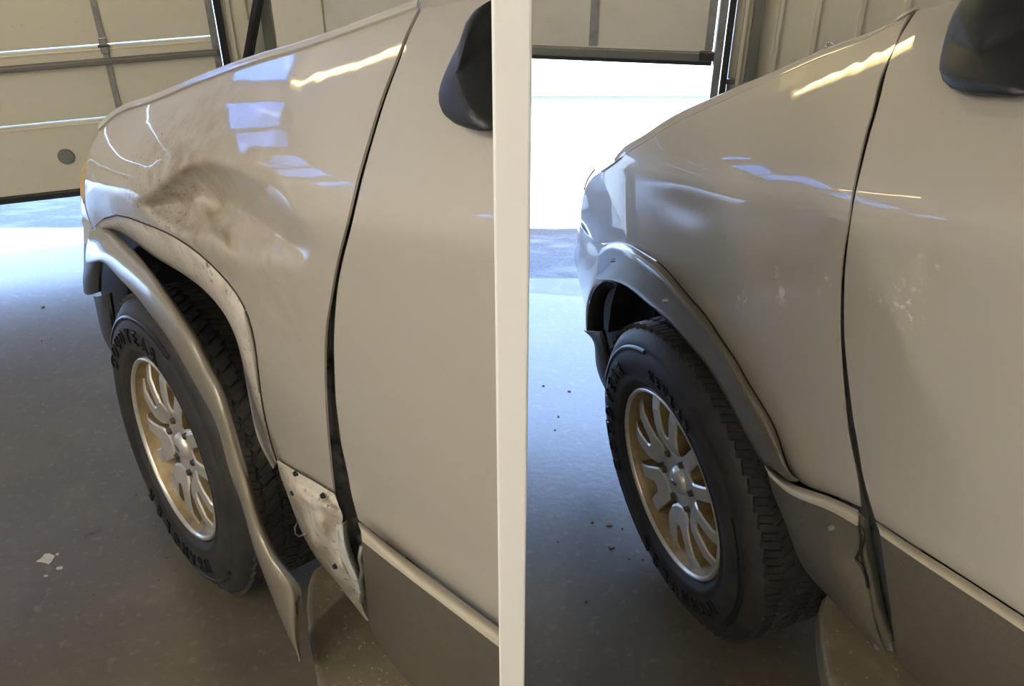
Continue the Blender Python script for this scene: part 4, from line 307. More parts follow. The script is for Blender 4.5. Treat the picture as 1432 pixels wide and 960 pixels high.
    'L_clad': [[[-8683,300,7514],[-8965,306,7556],[-9239,312,7597],[-9506,317,7637],[-9766,320,7676],[-10018,322,7713],[-10263,322,7749],[-10500,322,7782],[-10732,320,7813],[-10957,318,7843],[-11176,316,7870],[-11390,313,7895],[-11598,310,7919],[-11802,307,7942],[-12001,303,7964],[-12196,300,7985]],[[-8603,268,7149],[-8886,275,7195],[-9163,280,7241],[-9433,285,7288],[-9697,289,7335],[-9955,292,7383],[-10206,293,7431],[-10450,292,7477],[-10687,291,7519],[-10916,290,7557],[-11138,287,7592],[-11354,284,7623],[-11564,281,7652],[-11768,277,7679],[-11968,273,7704],[-12163,269,7728]],[[-8509,227,6760],[-8798,234,6813],[-9079,239,6865],[-9353,244,6917],[-9621,248,6970],[-9883,250,7023],[-10137,251,7076],[-10384,251,7126],[-10624,250,7173],[-10856,248,7215],[-11081,245,7254],[-11300,242,7289],[-11512,239,7322],[-11720,235,7352],[-11922,232,7381],[-12120,228,7409]],[[-8391,167,6336],[-8691,174,6398],[-8981,180,6458],[-9261,185,6513],[-9531,188,6564],[-9792,188,6610],[-10044,187,6652],[-10288,185,6690],[-10527,183,6728],[-10760,180,6764],[-10988,178,6800],[-11211,175,6835],[-11429,173,6870],[-11642,171,6904],[-11851,169,6937],[-12055,166,6969]],[[-8247,88,5881],[-8558,96,5947],[-8857,103,6008],[-9143,107,6060],[-9415,108,6099],[-9672,107,6126],[-9918,103,6145],[-10158,98,6161],[-10394,93,6179],[-10628,90,6202],[-10860,88,6229],[-11090,86,6261],[-11316,86,6295],[-11538,86,6330],[-11757,86,6367],[-11971,86,6404]],[[-8086,0,5414],[-8394,8,5460],[-8692,15,5501],[-8977,19,5533],[-9248,20,5552],[-9505,16,5560],[-9754,11,5562],[-9997,5,5564],[-10239,-1,5570],[-10480,-4,5584],[-10720,-6,5606],[-10959,-7,5633],[-11195,-6,5666],[-11427,-4,5701],[-11656,-2,5738],[-11880,0,5776]],[[-7908,-95,4942],[-8190,-87,4928],[-8466,-81,4914],[-8738,-77,4904],[-9007,-76,4896],[-9274,-78,4895],[-9539,-82,4901],[-9803,-87,4914],[-10064,-91,4932],[-10323,-94,4955],[-10578,-95,4980],[-10829,-95,5009],[-11075,-94,5039],[-11317,-93,5070],[-11554,-91,5103],[-11786,-89,5135]],[[-7684,-218,4416],[-7924,-215,4317],[-8168,-212,4230],[-8420,-209,4162],[-8686,-208,4123],[-8967,-209,4119],[-9258,-210,4141],[-9552,-212,4180],[-9842,-213,4224],[-10123,-214,4264],[-10396,-214,4300],[-10662,-214,4332],[-10919,-214,4361],[-11171,-214,4387],[-11416,-213,4411],[-11656,-212,4434]],[[-7378,-398,3767],[-7582,-403,3592],[-7796,-408,3435],[-8031,-411,3312],[-8294,-413,3242],[-8588,-413,3232],[-8901,-413,3265],[-9221,-411,3323],[-9536,-410,3386],[-9839,-409,3441],[-10130,-409,3484],[-10409,-409,3518],[-10679,-409,3544],[-10941,-409,3566],[-11196,-410,3583],[-11445,-411,3599]],[[-6994,-635,2988],[-7174,-653,2757],[-7369,-669,2547],[-7592,-682,2382],[-7854,-690,2284],[-8156,-693,2260],[-8483,-692,2290],[-8820,-689,2351],[-9153,-685,2418],[-9472,-683,2475],[-9777,-681,2518],[-10070,-681,2551],[-10352,-682,2575],[-10626,-683,2593],[-10893,-684,2606],[-11153,-686,2618]],[[-6574,-900,2133],[-6737,-934,1857],[-6919,-964,1606],[-7134,-989,1405],[-7396,-1005,1281],[-7703,-1011,1240],[-8039,-1010,1258],[-8387,-1005,1310],[-8732,-1000,1372],[-9063,-996,1422],[-9381,-994,1461],[-9686,-993,1490],[-9981,-994,1511],[-10268,-996,1526],[-10547,-998,1537],[-10819,-1000,1546]]],
    'L_board': [[-4670,-956,2900],[-4679,-784,2900],[-4772,-615,2900],[-4987,-405,2900],[-5412,-97,2900],[-6069,272,2900],[-6710,568,2900],[-7714,1031,2900]],
    'L_flare': [[[4437,-620,7299],[4443,-515,6852],[2660,-306,7710],[1556,-187,7985],[809,-101,8060],[50,-17,8161],[-580,54,8196],[-1101,114,8172],[-1632,176,8169],[-2132,241,8156],[-2556,299,8100],[-2890,332,7992],[-3171,352,7851],[-3443,374,7708],[-3722,400,7572],[-3993,427,7434],[-4193,452,7245],[-4305,475,6986],[-4382,497,6696],[-4473,519,6415],[-4613,543,6171],[-4791,571,5959],[-4948,605,5730],[-5075,642,5474],[-5192,674,5205],[-5314,695,4936],[-5439,708,4663],[-5561,713,4382],[-5674,714,4087],[-5784,712,3784],[-5900,708,3482],[-6033,705,3195],[-6184,702,2926],[-6345,700,2667]],[[4012,-508,7524],[3930,-399,7148],[2196,-193,7969],[1109,-73,8240],[359,18,8323],[-396,106,8428],[-1025,180,8469],[-1546,243,8453],[-2073,308,8456],[-2571,375,8449],[-2993,435,8401],[-3326,470,8300],[-3606,492,8168],[-3879,517,8034],[-4157,546,7907],[-4424,575,7776],[-4622,603,7595],[-4738,627,7350],[-4822,651,7077],[-4919,677,6812],[-5062,703,6582],[-5240,733,6381],[-5398,769,6165],[-5530,807,5927],[-5655,842,5679],[-5786,867,5432],[-5921,882,5185],[-6055,891,4932],[-6176,894,4662],[-6283,894,4373],[-6389,894,4079],[-6511,894,3797],[-6653,895,3536],[-6807,896,3287]],[[3727,-476,7763],[3190,-354,7730],[1688,-182,8361],[672,-65,8586],[-116,40,8689],[-861,134,8787],[-1494,219,8831],[-2022,288,8822],[-2535,354,8818],[-3021,423,8806],[-3434,480,8756],[-3758,516,8653],[-4027,542,8517],[-4299,571,8386],[-4569,601,8257],[-4806,631,8108],[-4980,658,7913],[-5097,684,7672],[-5193,709,7413],[-5300,736,7161],[-5438,764,6931],[-5596,794,6718],[-5741,828,6495],[-5876,865,6262],[-6020,901,6037],[-6189,933,5833],[-6376,957,5646],[-6569,969,5467],[-6731,973,5254],[-6812,978,4955],[-6853,984,4606],[-6902,992,4259],[-6990,1001,3950],[-7102,1010,3663]],[[3702,-528,7896],[2649,-391,8245],[1404,-265,8663],[465,-153,8834],[-368,-33,8955],[-1105,69,9041],[-1745,164,9083],[-2281,239,9076],[-2780,306,9059],[-3252,374,9036],[-3655,426,8977],[-3968,461,8865],[-4224,491,8717],[-4494,522,8582],[-4754,553,8445],[-4956,580,8266],[-5101,605,8045],[-5214,630,7798],[-5321,656,7544],[-5435,683,7295],[-5564,711,7055],[-5698,739,6817],[-5825,768,6572],[-5960,801,6333],[-6124,838,6120],[-6333,876,5953],[-6578,908,5824],[-6841,924,5718],[-7045,927,5557],[-7096,936,5234],[-7061,949,4810],[-7026,965,4373],[-7049,982,3993],[-7111,998,3648]],[[3836,-600,7900],[2505,-456,8452],[1394,-355,8758],[494,-247,8898],[-364,-119,9026],[-1097,-15,9103],[-1742,85,9142],[-2283,162,9133],[-2774,229,9107],[-3239,296,9074],[-3637,345,9008],[-3944,378,8888],[-4193,408,8730],[-4462,440,8590],[-4717,470,8443],[-4898,496,8245],[-5026,519,8005],[-5136,542,7749],[-5246,568,7493],[-5363,595,7239],[-5486,621,6988],[-5605,647,6731],[-5721,673,6468],[-5854,703,6219],[-6028,739,6008],[-6260,780,5855],[-6536,816,5753],[-6836,833,5681],[-7065,835,5544],[-7099,844,5201],[-7020,860,4727],[-6935,880,4231],[-6920,900,3802],[-6951,920,3415]],[[4133,-710,7808],[2600,-562,8504],[1578,-481,8732],[704,-377,8848],[-173,-245,8979],[-905,-140,9047],[-1554,-37,9079],[-2099,41,9065],[-2585,106,9029],[-3045,171,8986],[-3439,216,8911],[-3742,247,8780],[-3985,277,8610],[-4253,308,8461],[-4503,337,8303],[-4669,360,8085],[-4782,380,7824],[-4887,401,7556],[-4999,425,7291],[-5116,450,7027],[-5232,475,6760],[-5338,498,6481],[-5444,520,6198],[-5574,547,5934],[-5754,581,5716],[-6002,623,5566],[-6302,661,5476],[-6632,678,5425],[-6879,677,5298],[-6898,686,4931],[-6782,703,4407],[-6655,725,3855],[-6608,746,3376],[-6613,767,2945]],[[4675,-880,7578],[3020,-732,8358],[2038,-664,8542],[1175,-565,8640],[285,-432,8767],[-448,-329,8825],[-1100,-227,8848],[-1647,-151,8825],[-2131,-89,8776],[-2590,-28,8720],[-2983,13,8633],[-3283,41,8488],[-3521,68,8302],[-3787,97,8138],[-4034,123,7965],[-4188,142,7724],[-4290,158,7440],[-4389,176,7152],[-4497,197,6868],[-4610,219,6585],[-4719,241,6295],[-4815,260,5989],[-4911,278,5679],[-5037,301,5391],[-5218,332,5155],[-5474,372,4993],[-5789,408,4898],[-6140,423,4850],[-6401,419,4720],[-6407,425,4319],[-6260,441,3742],[-6098,461,3129],[-6024,480,2595],[-6006,500,2113]]],
    'L_bumper': [[[4600,-925,8834],[4600,-880,8653],[4600,-839,8471],[4600,-806,8284],[4600,-780,8095],[4600,-752,7904],[4600,-716,7715],[4600,-672,7525],[4600,-623,7336]],[[4200,-827,8811],[4200,-794,8636],[4200,-771,8458],[4200,-765,8279],[4200,-778,8097],[4200,-787,7913],[4200,-768,7732],[4200,-723,7554],[4200,-668,7374]]],
    'L_amber': [[[4000,-1018,9659],[4000,-939,9528],[4000,-866,9392],[4000,-803,9250],[4000,-753,9102],[4000,-716,8948],[4000,-687,8791],[4000,-665,8631]],[[3700,-940,9703],[3700,-870,9580],[3700,-809,9452],[3700,-766,9315],[3700,-733,9174],[3700,-703,9031],[3700,-672,8887],[3700,-641,8743]],[[3400,-887,9776],[3400,-834,9648],[3400,-784,9516],[3400,-739,9382],[3400,-699,9245],[3400,-662,9107],[3400,-626,8967],[3400,-591,8827]]],
    'L_bump2': [[[6115,-1100,6729],[6359,-1100,6400],[6583,-1100,6072],[6787,-1100,5747],[7020,-1100,5404],[7286,-1100,5041],[7515,-1100,4686],[7683,-1100,4352]],[[4257,-750,7602],[4509,-731,7277],[4708,-702,6969],[4846,-661,6684],[5146,-652,6314],[5599,-683,5856],[5888,-720,5459],[5968,-750,5154]],[[3583,-700,7740],[3420,-620,7635],[3461,-586,7432],[3698,-597,7131],[3974,-618,6804],[4248,-641,6470],[4527,-669,6126],[4812,-700,5771]],[[4365,-1000,7189],[4452,-1000,6971],[4626,-1000,6714],[4857,-1000,6431],[5081,-1000,6146],[5280,-1000,5867],[5452,-1000,5594],[5608,-1000,5323]]],
    'L_tab': [[[4800,-835,7906],[4800,-795,7857],[4800,-770,7803],[4800,-766,7740],[4800,-775,7672],[4800,-792,7602]],[[4500,-777,7877],[4500,-772,7828],[4500,-770,7778],[4500,-777,7728],[4500,-789,7680],[4500,-803,7631]]],
    'L_val': [[[6449,-1000,4886],[6526,-1000,4544],[6604,-1000,4195],[6677,-1000,3841],[6706,-1000,3507],[6633,-1000,3231],[6432,-1000,3036],[6158,-1000,2887]],[[5172,-700,5480],[5060,-672,5272],[4986,-654,5040],[4985,-651,4765],[5053,-669,4444],[5146,-702,4102],[5229,-748,3760],[5303,-800,3417]],[[3947,-700,6106],[4008,-697,5822],[4092,-698,5522],[4220,-706,5191],[4398,-724,4826],[4622,-755,4425],[4882,-799,3993],[5161,-850,3538]],[[5765,-1300,5132],[5860,-1300,4801],[5960,-1300,4461],[6070,-1300,4111],[6191,-1300,3748],[6323,-1300,3374],[6466,-1300,2987],[6616,-1300,2589]]],
    'L_mirror': [[-9682,-1495,15558],[-9610,-1500,15418],[-9528,-1505,15276],[-9427,-1513,15130],[-9438,-1415,15029],[-9500,-1281,14946],[-9572,-1148,14864],[-9655,-1014,14783],[-9770,-880,14707],[-9938,-748,14645],[-10153,-631,14604],[-10397,-557,14607],[-10624,-521,14637],[-10845,-495,14675],[-11006,-497,14723],[-10938,-599,14795],[-10765,-746,14874],[-10611,-881,14943],[-10478,-1005,15005],[-10344,-1130,15066],[-10189,-1268,15128],[-10015,-1419,15192],[-9942,-1475,15301],[-9928,-1476,15429],[-9912,-1477,15555],[-9897,-1478,15677]],
    'L_shield': [[[7023,-1600,6538],[6324,-1793,6650],[5635,-1935,6710],[4937,-2001,6703],[4235,-2014,6654],[3541,-2000,6587]],[[7496,-1650,5731],[6580,-1738,6019],[5776,-1810,6211],[5093,-1856,6276],[4490,-1883,6253],[3931,-1900,6188]],[[7802,-1700,5100],[6767,-1695,5471],[5905,-1700,5729],[5265,-1723,5823],[4780,-1758,5797],[4372,-1800,5714]],[[8158,-1700,4000],[7237,-1694,4267],[6420,-1697,4478],[5741,-1719,4604],[5173,-1756,4659],[4664,-1800,4679]],[[8163,-1700,3108],[7339,-1693,3327],[6592,-1696,3508],[5952,-1717,3628],[5400,-1755,3697],[4897,-1800,3738]],[[8122,-1600,1575],[7410,-1655,2004],[6753,-1704,2355],[6153,-1742,2603],[5595,-1773,2778],[5064,-1800,2914]]],
    'L_bolt': [[-7748,-200,6966],[-7862,-200,6625]],
    'L_seal': [[-7802,-200,6371],[-7713,-180,6032],[-7639,-250,5630],[-7421,-300,5115],[-7269,-400,4598],[-6988,-500,3996]],
    'L_wire': [[-5475,-200,5240],[-5523,-100,5209],[-5611,-50,5134],[-5850,0,5271],[-5965,-100,5363]],
    'L_tear': [[-7204,850,5393],[-7079,880,5064],[-7050,880,4847],[-6956,900,4624],[-6917,880,4293]],
    'L_holes': [[-6409,120,7318],[-5908,0,6441],[-7274,120,7390],[-6899,-100,5206]],
